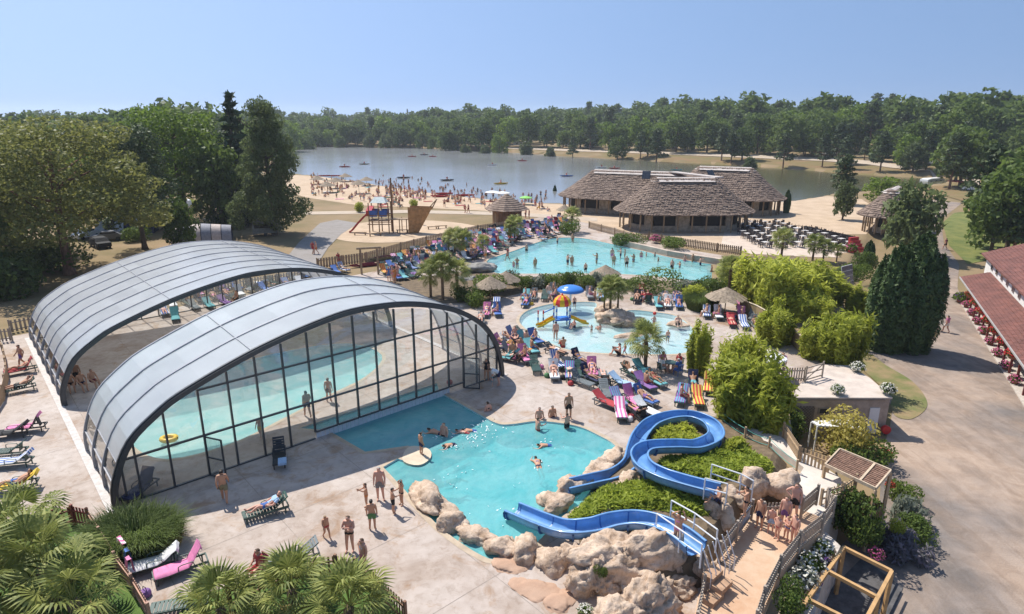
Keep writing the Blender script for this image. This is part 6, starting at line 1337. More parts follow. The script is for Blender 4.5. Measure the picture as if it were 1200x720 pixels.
L_ = dict(pel=(0, .12, .48), spi=(0, .28, .55), che=(0, .44, .66), nkb=(0, .57, .77), nkt=(0, .63, .83), hed=(0, .69, .90), crn=(0, .75, .955), nos=(0, .62, .975), shL=(-.18, .52, .71), elL=(-.28, .26, .58), wrL=(-.26, .05, .50), shR=(.18, .52, .71), elR=(.30, .28, .58), wrR=(.2, .08, .58), hpL=(-.095, .05, .46), knL=(-.12, -.36, .52), anL=(-.13, -.76, .43), toL=(-.15, -.86, .56), hpR=(.095, .05, .46), knR=(.12, -.30, .62), anR=(.12, -.62, .43), toR=(.13, -.77, .50))
POSES['lie'] = pose(**L_)                                               # on a lounger: head towards +y
L2 = dict(L_); L2.update(knR=(.13, -.38, .47), anR=(.14, -.78, .43), toR=(.15, -.9, .53), elR=(.33, .74, .80), wrR=(.10, .86, .92), elL=(-.33, .72, .80), wrL=(-.1, .86, .92)); POSES['lie_arms'] = pose(**L2)
L3 = dict(pel=(0, .0, .47), spi=(0, .18, .49), che=(0, .38, .50), nkb=(0, .53, .53), nkt=(0, .60, .55), hed=(0, .68, .55), crn=(0, .77, .55), nos=(.06, .68, .48), shL=(-.18, .48, .50), elL=(-.34, .60, .46), wrL=(-.14, .76, .46), shR=(.18, .48, .50), elR=(.34, .60, .46), wrR=(.14, .76, .46), hpL=(-.095, -.06, .47), knL=(-.11, -.44, .45), anL=(-.11, -.84, .45), toL=(-.12, -.97, .42), hpR=(.095, -.06, .47), knR=(.11, -.44, .45), anR=(.12, -.84, .47), toR=(.13, -.97, .43)); POSES['prone'] = pose(**L3)
P_ = pose(); rel(P_, [k for k in J0 if k != 'pel'], 'pel', -1.35); POSES['swim'] = drop(P_, -.98); POSES['swim'].update(elL=Vector((-.3, .75, -.05)), wrL=Vector((-.15, .98, -.05)), elR=Vector((.34, .35, -.1)), wrR=Vector((.3, .1, -.16)), hed=Vector((0, .70, .12)), crn=Vector((0, .70, .21)), nos=Vector((0, .80, .11)), nkt=Vector((0, .64, .05)))
for k_ in POSES['swim']: POSES['swim'][k_] = POSES['swim'][k_]
def build_poses():
    tmp = []
    for pn, j in POSES.items():
        names = list(j.keys()); V = [j[n_] for n_ in names]; E = [(names.index(a), names.index(b_)) for a, b_ in BONES]; RR = [RAD.get(n_) or RAD[n_[:2]] for n_ in names]
        for sd in 'LR':                                                    # palm, four fingers and a thumb
            w, e = j['wr'+sd], j['el'+sd]; d = (w-e).normalized(); sg = -1 if sd == 'L' else 1; side = d.cross(Vector((sg, 0, 0.01))); side = side.normalized() if side.length > .05 else Vector((0, 1, 0)); pn_ = d.cross(side).normalized()
            wi = names.index('wr'+sd); pi_ = len(V); V.append(w+d*.055); RR.append((.030, .022)); E.append((wi, pi_))
            for f in range(4):
                k = len(V); o = side*(.030-.020*f); L = (.072, .082, .078, .062)[f]; V.append(w+d*.098+o*1.0); RR.append((.0095, .0095)); V.append(w+d*(.098+L*.55)+o*1.15+pn_*.008); RR.append((.0088, .0088)); V.append(w+d*(.098+L*.9)+o*1.2+pn_*.026); RR.append((.008, .008)); E += [(pi_, k), (k, k+1), (k+1, k+2)]
            k = len(V); V.append(w+d*.05+side*.042); RR.append((.012, .012)); V.append(w+d*.085+side*.062+pn_*.01); RR.append((.0095, .0095)); E += [(pi_, k), (k, k+1)]
        me = bpy.data.meshes.new('body_'+pn); me.from_pydata([tuple(v) for v in V], E, []); o = link(bpy.data.objects.new('tmp', me)); o.modifiers.new('s', 'SKIN')
        sv = me.skin_vertices[0].data
        for i, r in enumerate(RR): sv[i].radius = (r[0]*1.12, r[1]*1.12); sv[i].use_root = (i == names.index('pel'))
        md = o.modifiers.new('u', 'SUBSURF'); md.levels = md.render_levels = 2; tmp.append((pn, j, o))
    bpy.context.view_layer.update(); dg = bpy.context.evaluated_depsgraph_get(); out = {}
    for pn, j, o in tmp:
        m2 = bpy.data.meshes.new_from_object(o.evaluated_get(dg)); m2.name = 'body_'+pn; m2.materials.clear(); m2.materials.append(SKIN[0]); m2.polygons.foreach_set('use_smooth', [True]*len(m2.polygons))
        nv = len(m2.vertices); co = np.empty(nv*3); m2.vertices.foreach_get('co', co); co = co.reshape(-1, 3); no = np.empty(nv*3); m2.vertices.foreach_get('normal', no); no = no.reshape(-1, 3)
        bs = [b_ for b_ in BONES if b_[1] != 'nos']; best = np.full(nv, 9.); bi = np.zeros(nv, int); bt = np.zeros(nv)
        for i, (a, b_) in enumerate(bs):
            A, B = np.array(j[a]), np.array(j[b_]); d = B-A; t = np.clip(((co-A)@d)/(d@d), 0, 1); ds = np.linalg.norm(co-A-t[:, None]*d, axis=1); m = ds < best; best[m] = ds[m]; bi[m] = i; bt[m] = t[m]
        bn = [bs[i] for i in bi]
        def part(sel, off, nm):
            idx = -np.ones(nv, int); F = []
            for p in m2.polygons:
                if all(sel[v] for v in p.vertices): F.append(list(p.vertices))
            if not F: return None
            us = sorted({v for f in F for v in f}); idx[us] = range(len(us)); me = bpy.data.meshes.new(nm); me.from_pydata([tuple(co[v]+no[v]*off) for v in us], [], [[int(idx[v]) for v in f] for f in F]); me.materials.append(CLOTH['navy']); me.polygons.foreach_set('use_smooth', [True]*len(me.polygons)); return me
        pl_, sp2, ch2 = np.array(j['pel']), np.array(j['spi']), np.array(j['che']); hp_ = (co-pl_)@unit((sp2-pl_)[None])[0]; hb_ = (co-sp2)@unit((ch2-sp2)[None])[0]
        tor = [b_[0] in ('pel', 'spi') or b_ == ('che', 'nkb') for b_ in bn]
        long_ = [(tr and h_ < .085) or (b_[0][:2] == 'hp' and t < .62) for tr, h_, b_, t in zip(tor, hp_, bn, bt)]
        brief = [((tr and h_ < .055) or (b_[0][:2] == 'hp' and h_ > -.10)) and h_ > -.13 for tr, h_, b_, t in zip(tor, hp_, bn, bt)]
        bra = [(tr or (b_[0] == 'che' and t < .45)) and .10 < h_ < .235 for tr, h_, b_, t in zip(tor, hb_, bn, bt)]
        shirt = [(b_[0] in ('spi', 'che', 'pel') and b_ != ('nkb', 'nkt')) or (b_[0][:2] == 'sh' and t < .55) or (b_ == ('che', 'nkb')) for b_, t in zip(bn, bt)]
        hd, cr, ns = np.array(j['hed']), np.array(j['crn']), np.array(j['nos']); upv = unit((cr-hd)[None])[0]; fw = unit((ns-hd)[None])[0]
        hair = [(b_[0] in ('hed', 'nkt') and b_[1] in ('crn', 'hed')) and (((c-hd)@upv) > .004+.62*((c-hd)@fw) and (c-hd)@upv > -.075) for b_, c in zip(bn, co)]
        out[pn] = dict(body=m2, long=part(long_, .016, 'swim_shorts'), brief=part(brief, .009, 'swim_briefs'), bra=part(bra, .010, 'bikini_top'), shirt=part(shirt, .014, 'shirt'), hair=part(hair, .012, 'hair'), hed=hd, fw=fw, up=upv)
        bpy.data.objects.remove(o)
    return out
BODY = build_poses()
EYE = MB().lathe([(.001, -.008), (.009, -.003), (.009, .003), (.001, .008)], n=6).mesh('eye', M('eye', (.02, .02, .02), .3))
def person(base, ps, rz, label, sc=1., low='navy', kind='long', top=None, topkind='bra', skin=1, hair=1, group=None, tilt=0., eyes=False):
    d = BODY[ps]; r = empty('person', tuple(base), rz, label, 'person', group, sc); inst(d['body'], 'body', r, SKIN[skin])
    if d[kind]: inst(d[kind], {'long': 'swim_shorts', 'brief': 'swim_briefs'}[kind], r, CLOTH[low])
    if top and d[topkind]: inst(d[topkind], {'bra': 'bikini_top', 'shirt': 'shirt'}[topkind], r, CLOTH[top])
    if d['hair']: inst(d['hair'], 'hair', r, HAIR[hair])
    if eyes:
        sd = np.cross(d['fw'], d['up'])
        for s_ in (-1, 1): inst(EYE, 'eye', r, None, tuple(d['hed']+d['fw']*.105+sd*s_*.036+d['up']*.03))
    return r
F = PI                                                                  # facing the camera
def pp_(px, py, ps, face, label, z=.015, **kw): return person(G(px, py, z), ps, face, label, **kw)
# --- people on the near deck
pp_(264, 589, 'walk', .35, 'man in dark patterned trunks walking past the glazed end, back to us', low='khaki', skin=2, hair=0)
pp_(411, 646, 'arms', F-.1, 'man in black briefs with folded arms walking in the foreground', low='black', kind='brief', skin=1, hair=1, eyes=True)
k_ = pp_(383, 631, 'walk', F+.8, 'small child with red armbands and red trunks running', sc=.66, low='red', kind='brief', skin=2, hair=2, eyes=True)
pp_(446, 586, 'stand', F+.1, 'tall man in grey patterned trunks, biggest of the group by the pool steps', sc=1.03, low='grey', skin=1, hair=3, eyes=True)
pp_(430, 596, 'reach', F-1.2, 'girl in orange bikini bottoms at the left of the group', sc=.78, low='orange', kind='brief', skin=2, hair=1)
pp_(437, 621, 'stand', .1, 'boy in green shorts with his back to us', sc=.88, low='green', skin=2, hair=0)
pp_(461, 602, 'reach', -1.2, 'boy in dark trunks third from the right of the group', sc=.78, low='black', skin=2, hair=0)
pp_(471, 592, 'up', F-.9, 'boy in dark briefs with raised arms at the right of the group', sc=.74, low='black', kind='brief', skin=2, hair=0)
pp_(666, 491, 'stand', F+.15, 'man in dark shorts standing alone on the deck behind the main pool', low='black', skin=2, hair=0, eyes=True)
pp_(494, 533, 'stand', -.9, 'boy in dark trunks standing on the round platform of the main pool', sc=.78, low='navy', skin=2, hair=0)
pp_(585, 452, 'bend', PI/2, 'man with white shirt bending over a toddler by the enclosure corner', low='navy', top='white', topkind='shirt', skin=1, hair=1)
pp_(570, 446, 'stand', F, 'woman in black swimsuit standing under the enclosure arch', sc=.95, low='black', kind='brief', top='black', topkind='shirt', skin=2, hair=1)
pp_(577, 453, 'stand', -PI/2, 'toddler in turquoise under the bending man', sc=.5, low='turquoise', top='turquoise', topkind='shirt', skin=0, hair=2)
pp_(306, 513, 'walk', F, 'child in yellow trunks behind the glass', sc=.72, low='yellow', skin=2, hair=0)
pp_(361, 489, 'walk', .6, 'man in dark shorts behind the glass at the pool corner', low='navy', skin=2, hair=0)
pp_(386, 471, 'stand', 0, 'person in dark trunks behind the glass beside the man', sc=.95, low='black', skin=2, hair=0)
pp_(427, 672, 'hips', 2.4, 'woman half hidden by the bottom palms', sc=.95, low='pink', kind='brief', top='lightblue', skin=1, hair=1)
pp_(27, 430, 'walk', 2.6, 'man in purple trunks walking along the left deck', low='purple', skin=2, hair=0)
pp_(92, 452, 'stand', .4, 'person in dark shorts under the front arch of the farther enclosure', low='black', skin=3, hair=0)
for i, (px, py, ps, rz, lo) in enumerate([(84, 458, 'sit', -2.4, 'black'), (97, 457, 'sit', -2.2, 'navy'), (110, 454, 'sit', -2.0, 'maroon')]): pp_(px, py, ps, rz, '%s seated person between the two enclosures at the left' % ['leftmost', 'middle', 'rightmost'][i], low=lo, skin=2, hair=i % 2, group='people sitting between the enclosures')
# --- slides and the queue
pp_(793, 640, 'up', 2.4, 'girl in pinkish swimsuit starting down the lower slide with hands at her head', z=1.5, sc=.86, low='pink', kind='brief', top='pink', skin=2, hair=1, eyes=True)
pp_(842, 588, 'floor', PI/2, 'child sitting at the start of the upper slide', z=1.5, sc=.85, low='navy', skin=2, hair=0)
for px, py, z, sc, ps, rz, lo, kd, sk, hr, lb in [(872, 606, ZP+.75, .85, 'reach', 1.4, 'black', 'brief', 2, 0, 'woman in black bikini bottoms reaching to the upper slide rail'), (889, 619, ZP, .86, 'stand', 2.2, 'navy', 'long', 2, 0, 'boy in navy patterned shorts at the head of the queue'), (902, 624, ZP, .70, 'stand', 2.8, 'lightblue', 'long', 1, 1, 'child in pale blue trunks in the queue'), (910, 632, ZP, .66, 'hips', 2.0, 'red', 'brief', 1, 2, 'child in red briefs in the queue'), (918, 618, ZP, .88, 'stand', 2.4, 'purple', 'long', 1, 1, 'boy in purple trunks in the middle of the queue'), (929, 606, ZP, .98, 'hips', 2.6, 'black', 'long', 1, 1, 'man in black shorts with a hand on his hip at the back of the queue'), (921, 632, ZP, .64, 'arms', 1.8, 'blue', 'brief', 1, 2, 'small child in blue briefs at the front of the queue'), (929, 637, ZP, .82, 'stand', 1.9, 'maroon', 'brief', 1, 1, 'girl in maroon at the picket fence end of the queue')]:
    pp_(px, py, ps, rz, lb, z=z, sc=sc, low=lo, kind=kd, skin=sk, hair=hr, top=lo if 'girl' in lb or 'woman' in lb else None)
# --- road
pp_(1108, 390, 'walk', .3, 'woman in pink top and white skirt walking on the gravel road', z=-2.3, low='white', top='pink', topkind='shirt', skin=1, hair=0)
pp_(1095, 388, 'walk', .3, 'man in grey shirt walking on the gravel road beside the woman in pink', z=-2.3, low='khaki', top='grey', topkind='shirt', skin=1, hair=3)
b = GG(1107, 293); person(b, 'walk', .4, 'person in maroon shirt far up the gravel road by the lawn', low='black', top='maroon', topkind='shirt', skin=1, hair=0)
# --- main pool
for i, (px, py, z, ps, rz, sc, lb) in enumerate([(515, 508, -.1, 'swim', 1.2, 1, 'dark-haired swimmer nearest the glazed end in the main pool'), (546, 507, -.1, 'swim', 1.4, .8, 'left of two children splashing side by side in the main pool'), (554, 505, -.1, 'swim', 1.7, .8, 'right of two children splashing side by side in the main pool'), (521, 527, -.95, 'stand', 2.6, 1, 'man chest-deep in front of the round platform'), (530, 521, -.1, 'swim', 2.2, .8, 'child swimming just behind the man by the round platform'), (572, 499, -1.0, 'stand', .6, .95, 'person in dark clothing at the pool edge below the enclosure corner'), (523, 566, -.45, 'swim', -1.5, 1, 'swimmer under water off the long pale boulder'), (632, 506, -.85, 'stand', F, .95, 'woman in pink at the back edge of the main pool'), (647, 504, -.85, 'stand', F+.3, .95, 'man standing at the back edge of the main pool'), (630, 520, -.95, 'reach', -1.2, 1, 'man with dark hair below the woman in pink in the main pool'), (642, 522, -.1, 'swim', 1.8, .8, 'child swimming beside the man in the main pool'), (664, 512, -.62, 'reach', .6, .9, 'person leaning in the shallow right part of the main pool'), (631, 546, -.1, 'swim', .2, .9, 'swimmer in a blue top in the middle of the main pool')]):
    pp_(px, py, ps, rz, lb, z=z+(.04 if ps == 'swim' and z > -.3 else 0), sc=sc, low=['navy', 'red', 'blue', 'black'][i % 4], kind='long' if i % 3 else 'brief', top={7: 'pink', 12: 'blue', 5: 'black'}.get(i), skin=[2, 1, 2, 1][i % 4], hair=i % 2)
# --- paddling pool and lagoon
for i, (px, py, ps, rz, sc, z, lo, lb) in enumerate([(651, 400, 'stand', .3, 1, -.35, 'maroon', 'man standing at the near edge of the paddling pool'), (660, 407, 'floor', .3, 1, 0, 'red', 'man in red sitting on the near edge of the paddling pool'), (673, 384, 'floor', F-.8, .8, .1, 'navy', 'child sitting at the foot of the yellow toy slide'), (693, 393, 'reach', .4, .55, -.3, 'black', 'toddler wading in the middle of the paddling pool'), (703, 389, 'floor', .8, .8, -.32, 'orange', 'child sitting in the water of the paddling pool'), (758, 391, 'floor', F, 1, .05, 'navy', 'man sitting on the stone platform of the paddling pool'), (766, 385, 'hips', F, .68, -.3, 'red', 'child holding a red ball on the head in the paddling pool'), (794, 381, 'floor', F, 1.05, .22, 'black', 'man seated on the flat rock at the right of the paddling pool'), (782, 403, 'stand', 0, .7, -.34, 'blue', 'child wading at the right end of the paddling pool'), (697, 352, 'walk', .9, .72, 0, 'red', 'child walking behind the paddling pool'), (673, 362, 'walk', F, .72, -.3, 'navy', 'child wading beside the blue mushroom shower'), (643, 352, 'walk', -.6, 1, .015, 'white', 'person in a white wrap walking behind the paddling pool'), (726, 416, 'floor', 1.5, 1.1, .02, 'black', 'man crouching beside the short palm'), (732, 417, 'walk', 1.5, .62, .02, 'pink', 'toddler beside the man by the short palm'), (832, 362, 'stand', F, 1, .02, 'red', 'woman in red standing by the right-hand thatched sunshade'), (882, 432, 'stand', F, 1., .05, 'maroon', 'person in maroon behind the bamboo by the white parasol')]):
    pp_(px, py, ps, rz, lb, z=z, sc=sc, low=lo, kind='brief' if i % 3 == 0 else 'long', skin=[1, 2, 1, 0][i % 4], hair=i % 3, top=lo if 'woman' in lb else None)
LAG = [(653, 289), (671, 287), (617, 299), (606, 318), (602, 317), (627, 318), (665, 314), (670, 315), (686, 322), (699, 312), (717, 306), (719, 314), (727, 306), (732, 305), (734, 316), (742, 313), (751, 307), (757, 306), (767, 306), (771, 312), (787, 320), (796, 320), (802, 312), (811, 313), (820, 317), (833, 325)]
for i, (px, py) in enumerate(LAG):
    deep = px > 735; pp_(px, py, 'stand' if i % 3 else 'reach', R.uniform(0, 6), 'person in %s bathing wear %s the lagoon pool' % (['navy', 'red', 'black', 'blue', 'pink', 'green'][i % 6], 'waist-deep at the right end of' if deep else 'wading in'), z=-.72 if deep else -.45, sc=R.choice([.7, .85, 1, 1]), low=['navy', 'red', 'black', 'blue', 'pink', 'green'][i % 6], kind='brief' if i % 2 else 'long', skin=1+i % 2, hair=i % 3, group='bathers in the lagoon pool')
# ================================================================== LOUNGERS, CHAIRS, TOWELS AND THE CROWD
plast = [M('green_plastic', (.045, .09, .075), .45, var=.15), M('grey_plastic', (.20, .22, .22), .45, var=.12), M('white_plastic', (.62, .62, .60), .45, var=.08), M('dark_plastic', (.03, .035, .04), .45)]
def lounger_meshes():
    o = {}
    mb = MB()
    for s in (-.29, .29): mb.box((0, s, .31), (1.9, .05, .07))
    mb.box((-.94, 0, .31), (.05, .6, .07)); mb.box((.94, 0, .31), (.05, .6, .07)); mb.box((.26, 0, .30), (.05, .58, .05)); o['frame'] = mb.mesh('frame', plast[0])
    mb = MB()
    for k in range(9): mb.box((-.86+k*.135, 0, .352), (.105, .56, .022))
    o['seat'] = mb.mesh('seat', plast[0])
    for nm, ang in (('backrest', 35), ('backrest_up', 58)):
        mb = MB(); c, s_ = math.cos(math.radians(ang)), math.sin(math.radians(ang)); rot = Matrix.Rotation(-math.radians(ang), 3, 'Y')
        for k in range(6): d = .07+k*.135; mb.box((.30+c*d, 0, .352+s_*d), (.105, .54, .022), rot)
        for y in (-.27, .27): mb.box((.30+c*.4, y, .34+s_*.4), (.80, .04, .05), rot)
        mb.bar((.30+c*.6, 0, .34+s_*.6), (.72, 0, .30), .3, .03); o[nm] = mb.mesh('backrest', plast[0])
    mb = MB(); mb.tube([(0, 0, 0), (0, 0, .29)], [.03, .036], 6); o['leg'] = mb.mesh('leg', plast[0])
    mb = MB(); mb.tube([(-.12, 0, .33), (-.10, 0, .52), (.02, 0, .56), (.42, 0, .55), (.46, 0, .33)], .022, 5); o['armrest'] = mb.mesh('armrest', plast[0])
    mb = MB(); mb.tube([(0, -.03, 0), (0, .03, 0)], .11, 12); o['wheel'] = mb.mesh('wheel', plast[3])
    for nm, ang in (('towel', 35), ('towel_up', 58)):
        c, s_ = math.cos(math.radians(ang)), math.sin(math.radians(ang)); rr_ = random.Random(3); rows = []
        for (x, z) in [(-.93, .30), (-.90, .378), (-.5, .374), (-.1, .378), (.26, .376), (.30+c*.3, .38+s_*.3), (.30+c*.6, .385+s_*.6), (.30+c*.82, .39+s_*.82), (.36+c*.84, .25+s_*.8)]:
            rows.append([(x+rr_.uniform(-.015, .015), y+rr_.uniform(-.02, .02), z+.012+rr_.uniform(-.004, .018)-(.06 if abs(y) > .3 else 0)) for y in (-.33, -.29, -.1, .1, .29, .33)])
        mb = MB()
        for i in range(len(rows)-1): mb.sheet(rows[i], rows[i+1])
        o[nm] = mb.mesh('towel', CLOTH['blue'], smooth_=True)
    return o
LM = lounger_meshes()
MATM = MB().box((0, 0, .05), (1.9, .8, .06)).mesh('beach_towel', CLOTH['blue'])
def stripe(name, a, b_, sc):
    m = bpy.data.materials.new('towel_'+name); n, l = nodes_of(m); b = n['Principled BSDF']; b.inputs['Roughness'].default_value = .9; tc = n.new('ShaderNodeTexCoord'); w_ = n.new('ShaderNodeTexWave'); w_.inputs['Scale'].default_value = sc; w_.bands_direction = 'Y'; l.new(tc.outputs['Object'], w_.inputs['Vector']); rp = n.new('ShaderNodeValToRGB'); rp.color_ramp.interpolation = 'CONSTANT'; rp.color_ramp.elements[0].color = (*a, 1); rp.color_ramp.elements[1].color = (*b_, 1); rp.color_ramp.elements[1].position = .5; l.new(w_.outputs['Fac'], rp.inputs[0]); l.new(rp.outputs[0], b.inputs['Base Color']); return m
TOW = dict(CLOTH); TOW['blue striped'] = stripe('a', (.05, .13, .42), (.7, .7, .7), 1.6); TOW['pink striped'] = stripe('b', (.75, .18, .38), (.8, .72, .74), 1.3); TOW['red and yellow'] = stripe('c', (.55, .05, .05), (.7, .5, .1), 1.6); TOW['multicoloured'] = stripe('d', (.25, .08, .35), (.1, .4, .45), 2.2)
TK = ['blue', 'navy', 'pink', 'red', 'white', 'lightblue', 'purple', 'turquoise', 'blue striped', 'pink striped', 'red and yellow', 'multicoloured', 'black', 'grey', 'navy', 'blue', 'white']
PLN = ['green', 'grey', 'white', 'dark']; CW = {'lightblue': 'light blue', 'turquoise': 'turquoise'}
def cw(k): return CW.get(k, k)
def lounger(base, rz, label, up=False, pl=0, group=None):
    r = empty('sun_lounger', tuple(base), rz, label, 'sun lounger', group); m = plast[pl]
    inst(LM['frame'], 'frame', r, m); inst(LM['seat'], 'seat', r, m); inst(LM['backrest_up' if up else 'backrest'], 'backrest', r, m)
    for x, y in ((-.85, -.26), (-.85, .26), (.8, -.26), (.8, .26)): inst(LM['leg'], 'leg', r, m, (x, y, 0))
    for y in (-.31, .31): inst(LM['armrest'], 'armrest', r, m, (0, y, 0))
    return r
def towel(base, rz, col, label, up=False, group=None):
    o = inst(LM['towel_up' if up else 'towel'], 'beach_towel', None, TOW[col], tuple(base), (0, 0, rz)); return tag(o, label, 'towel', group)
BAG = MB().lathe([(.13, 0), (.20, .05), (.21, .18), (.15, .27), (.10, .29)], n=8).mesh('bag', CLOTH['navy'])
BAGS = MB().tube([(-.11, 0, .26), (-.07, 0, .42), (.07, 0, .42), (.11, 0, .26)], .014, 5).mesh('strap', CLOTH['black'])
def bag(p, col, label, group=None):
    r = empty('beach_bag', tuple(p), R.uniform(0, 6), label, 'bag', group); inst(BAG, 'bag_body', r, CLOTH[col]); inst(BAGS, 'strap', r)
def zone(poly, ang, where, seed, du=.92, dv=2.15, p_tow=.72, p_lie=.36, p_sit=.14, jit=.22, pls=(0, 1, 0, 3), bags=.25, cap=300, ptow=None, wob=.2):
    """loungers set out in loose rows inside a patch of deck, with what lies on them"""
    rr = random.Random(seed); L = [G(a, b_) for a, b_ in poly]; P2 = [tuple(p[:2]) for p in L]; c, s_ = math.cos(ang), math.sin(ang)
    us = [p.x*c+p.y*s_ for p in L]; vs = [-p.x*s_+p.y*c for p in L]; n = 0; v = min(vs)+.9
    while v < max(vs):
        u = min(us)+.4+rr.uniform(0, .5)
        while u < max(us):
            uu = u+rr.uniform(-.06, .06); vv = v+rr.uniform(-jit, jit); x, y = uu*c-vv*s_, uu*s_+vv*c
            if inpoly(x, y, P2) and rr.random() < .93 and n < cap:
                n += 1; rz = ang+PI/2+rr.uniform(-wob, wob)+(PI if rr.random() < .12 else 0); up = rr.random() < .4; pl = rr.choice(pls); b_ = Vector((x, y, .015)); has = rr.random() < p_tow; tc = rr.choice(ptow or TK)
                lounger(b_, rz, '%s lounger %s %s' % (PLN[pl], 'with raised back' if up else 'with low back', where), up, pl, 'loungers '+where)
                if has: towel(b_, rz, tc, '%s towel on a lounger %s' % (cw(tc), where), up, 'towels '+where)
                q = rr.random(); lo = rr.choice(['navy', 'black', 'red', 'pink', 'purple', 'blue', 'white', 'turquoise']); wom = rr.random() < .5
                if q < p_lie:
                    ps = rr.choice(['lie', 'lie_arms', 'prone'] if not up else ['lie', 'lie_arms']); person(b_+Vector((0, 0, .0)), ps, rz-PI/2, '%s in %s lying %s %s' % ('woman' if wom else 'man', cw(lo), 'face down' if ps == 'prone' else 'back', where), low=lo, kind='brief' if wom else 'long', top=lo if wom else None, skin=rr.choice([1, 1, 2, 0, 3]), hair=rr.randrange(4), group='sunbathers '+where, sc=.97 if not up or ps == 'prone' else .95)
                elif q < p_lie+p_sit:
                    person(b_+Vector((0, 0, -.03)), 'sit', rz+rr.choice((0, PI)), 'person in %s sitting sideways %s' % (cw(lo), where), low=lo, kind='brief', top=lo if wom else None, skin=rr.choice([1, 2]), hair=rr.randrange(3), group='people sitting '+where)
                if rr.random() < bags:
                    col = rr.choice(['navy', 'red', 'pink', 'blue', 'yellow', 'white', 'green', 'black']); k = rr.choice((-1, 1)); o = Vector((math.cos(rz+PI/2), math.sin(rz+PI/2), 0))*.48*k+Vector((math.cos(rz), math.sin(rz), 0))*rr.uniform(-.6, .6); bag(b_+o, col, '%s beach bag on the ground %s' % (col, where), 'bags '+where)
            u += du*rr.choice((1, 1, 1.0, 1.12))
        v += dv
# crowded rows beside the main pool
zone([(605, 428), (640, 444), (662, 450), (690, 478), (735, 494), (768, 492), (766, 474), (740, 464), (735, 448), (700, 438), (668, 418), (630, 402), (600, 398)], .42, 'behind the main pool', 1, dv=1.75, du=.84, p_tow=.8, p_lie=.46, p_sit=.26, bags=.8, jit=.5, wob=.5, ptow=['pink', 'blue', 'navy', 'red', 'pink striped', 'multicoloured', 'black', 'turquoise', 'lightblue', 'white', 'grey', 'navy', 'blue striped', 'multicoloured'])
zone([(728, 446), (735, 432), (760, 436), (775, 452), (750, 462)], .3, 'around the short palm', 2, dv=1.8, p_lie=.6)
zone([(585, 420), (592, 396), (612, 392), (625, 402), (612, 424), (598, 428)], 1.0, 'beside the enclosure corner', 3, dv=1.8, p_sit=.4)
zone([(788, 462), (800, 448), (832, 452), (834, 474), (800, 478)], -.2, 'left of the largest bamboo', 4, p_lie=.2)
# north side of the paddling pool
zone([(555, 384), (560, 366), (590, 356), (606, 360), (580, 378), (572, 392)], .1, 'under the left thatched sunshades', 5, p_lie=.5, ptow=['blue striped', 'blue', 'pink', 'purple', 'white'])
zone([(606, 362), (612, 350), (650, 344), (664, 346), (650, 354), (625, 358)], .0, 'behind the blue mushroom shower', 6, p_lie=.5, p_sit=.3)
zone([(686, 353), (690, 345), (706, 344), (708, 352)], 0, 'left of the palm island', 7)
zone([(740, 357), (745, 346), (805, 350), (806, 360), (785, 364)], -.05, 'before the clipped round shrub', 8, p_lie=.7, dv=1.9)
zone([(822, 378), (830, 366), (862, 364), (890, 376), (905, 388), (880, 388), (850, 380)], -.25, 'by the curved reed fence', 9, p_lie=.4, ptow=['pink', 'red', 'blue striped', 'white'])
# large crowded area at the back left
zone([(446, 322), (462, 306), (500, 292), (545, 279), (590, 270), (640, 262), (650, 268), (606, 284), (575, 300), (545, 308), (515, 312), (500, 322), (470, 330)], .55, 'left of the lagoon pool', 10, dv=1.75, du=.78, p_tow=.68, p_lie=.30, p_sit=.15, bags=.4)
zone([(636, 284), (628, 270), (655, 256), (672, 262), (660, 274)], .5, 'below the long pavilion', 11, p_lie=.4, dv=2.0)
# behind the farther enclosure
zone([(205, 380), (262, 360), (330, 344), (390, 330), (405, 318), (330, 326), (270, 338), (215, 352), (185, 368)], .72, 'behind the farther enclosure', 12, dv=2.4, du=1.2, p_lie=.3, cap=34)
# single ones on the left deck and in the foreground
for i, (px, py, rz, up, pl, tc, lb) in enumerate([(312, 604, .55, False, 0, None, 'green lounger in the foreground beside the shade of the enclosure'), (178, 668, .45, False, 0, 'white', 'green lounger nearest the sloping fence in the foreground'), (213, 672, .62, True, 0, 'pink', 'green lounger with a crumpled pink towel in the foreground'), (328, 540, 1.9, True, 3, None, 'dark lounger alone in the shade in front of the glazing'), (345, 660, .5, False, 1, None, 'grey lounger partly hidden behind the middle bottom palm'),
        (32, 506, .3, True, 3, 'pink', 'dark lounger with a pink towel on the left deck'), (10, 513, .3, False, 3, 'black', 'dark lounger at the left edge of the left deck'), (14, 547, .2, False, 0, 'blue striped', 'green lounger on the left deck below the dark ones'), (8, 535, .2, False, 0, None, 'empty green lounger on the left deck'), (18, 575, .4, False, 0, 'yellow', 'lounger with a yellow towel at the left edge'), (25, 438, .7, True, 0, 'red', 'lounger with a red towel by the curved fence at the left'), (22, 460, .7, False, 0, None, 'lounger by the middle of the curved fence at the left'), (212, 716, .3, True, 0, None, 'folding lounger beside the left bottom palm'), (165, 580, 1.4, True, 3, 'navy', 'dark lounger just inside the left end of the glazing')]):
    b_ = G(px, py, .015); lounger(b_, rz, lb, up, pl)
    if tc: towel(b_, rz, tc, '%s towel on the %s' % (cw(tc), lb.replace(' in the foreground beside the shade of the enclosure', ' in the foreground').replace('lounger with a %s towel' % cw(tc), 'lounger').replace(' with a crumpled pink towel', '').replace(' with a pink towel', '')), up)
b_ = G(312, 604, .015); person(b_, 'lie', .55-PI/2, 'man in blue shorts lying on the foreground lounger beside the shade', low='blue', top='lightblue', topkind='shirt', skin=1, hair=3)
person(G(20, 575, .015), 'lie', .4-PI/2, 'person in blue lying on the yellow towel at the left edge', low='blue', skin=2, hair=1)
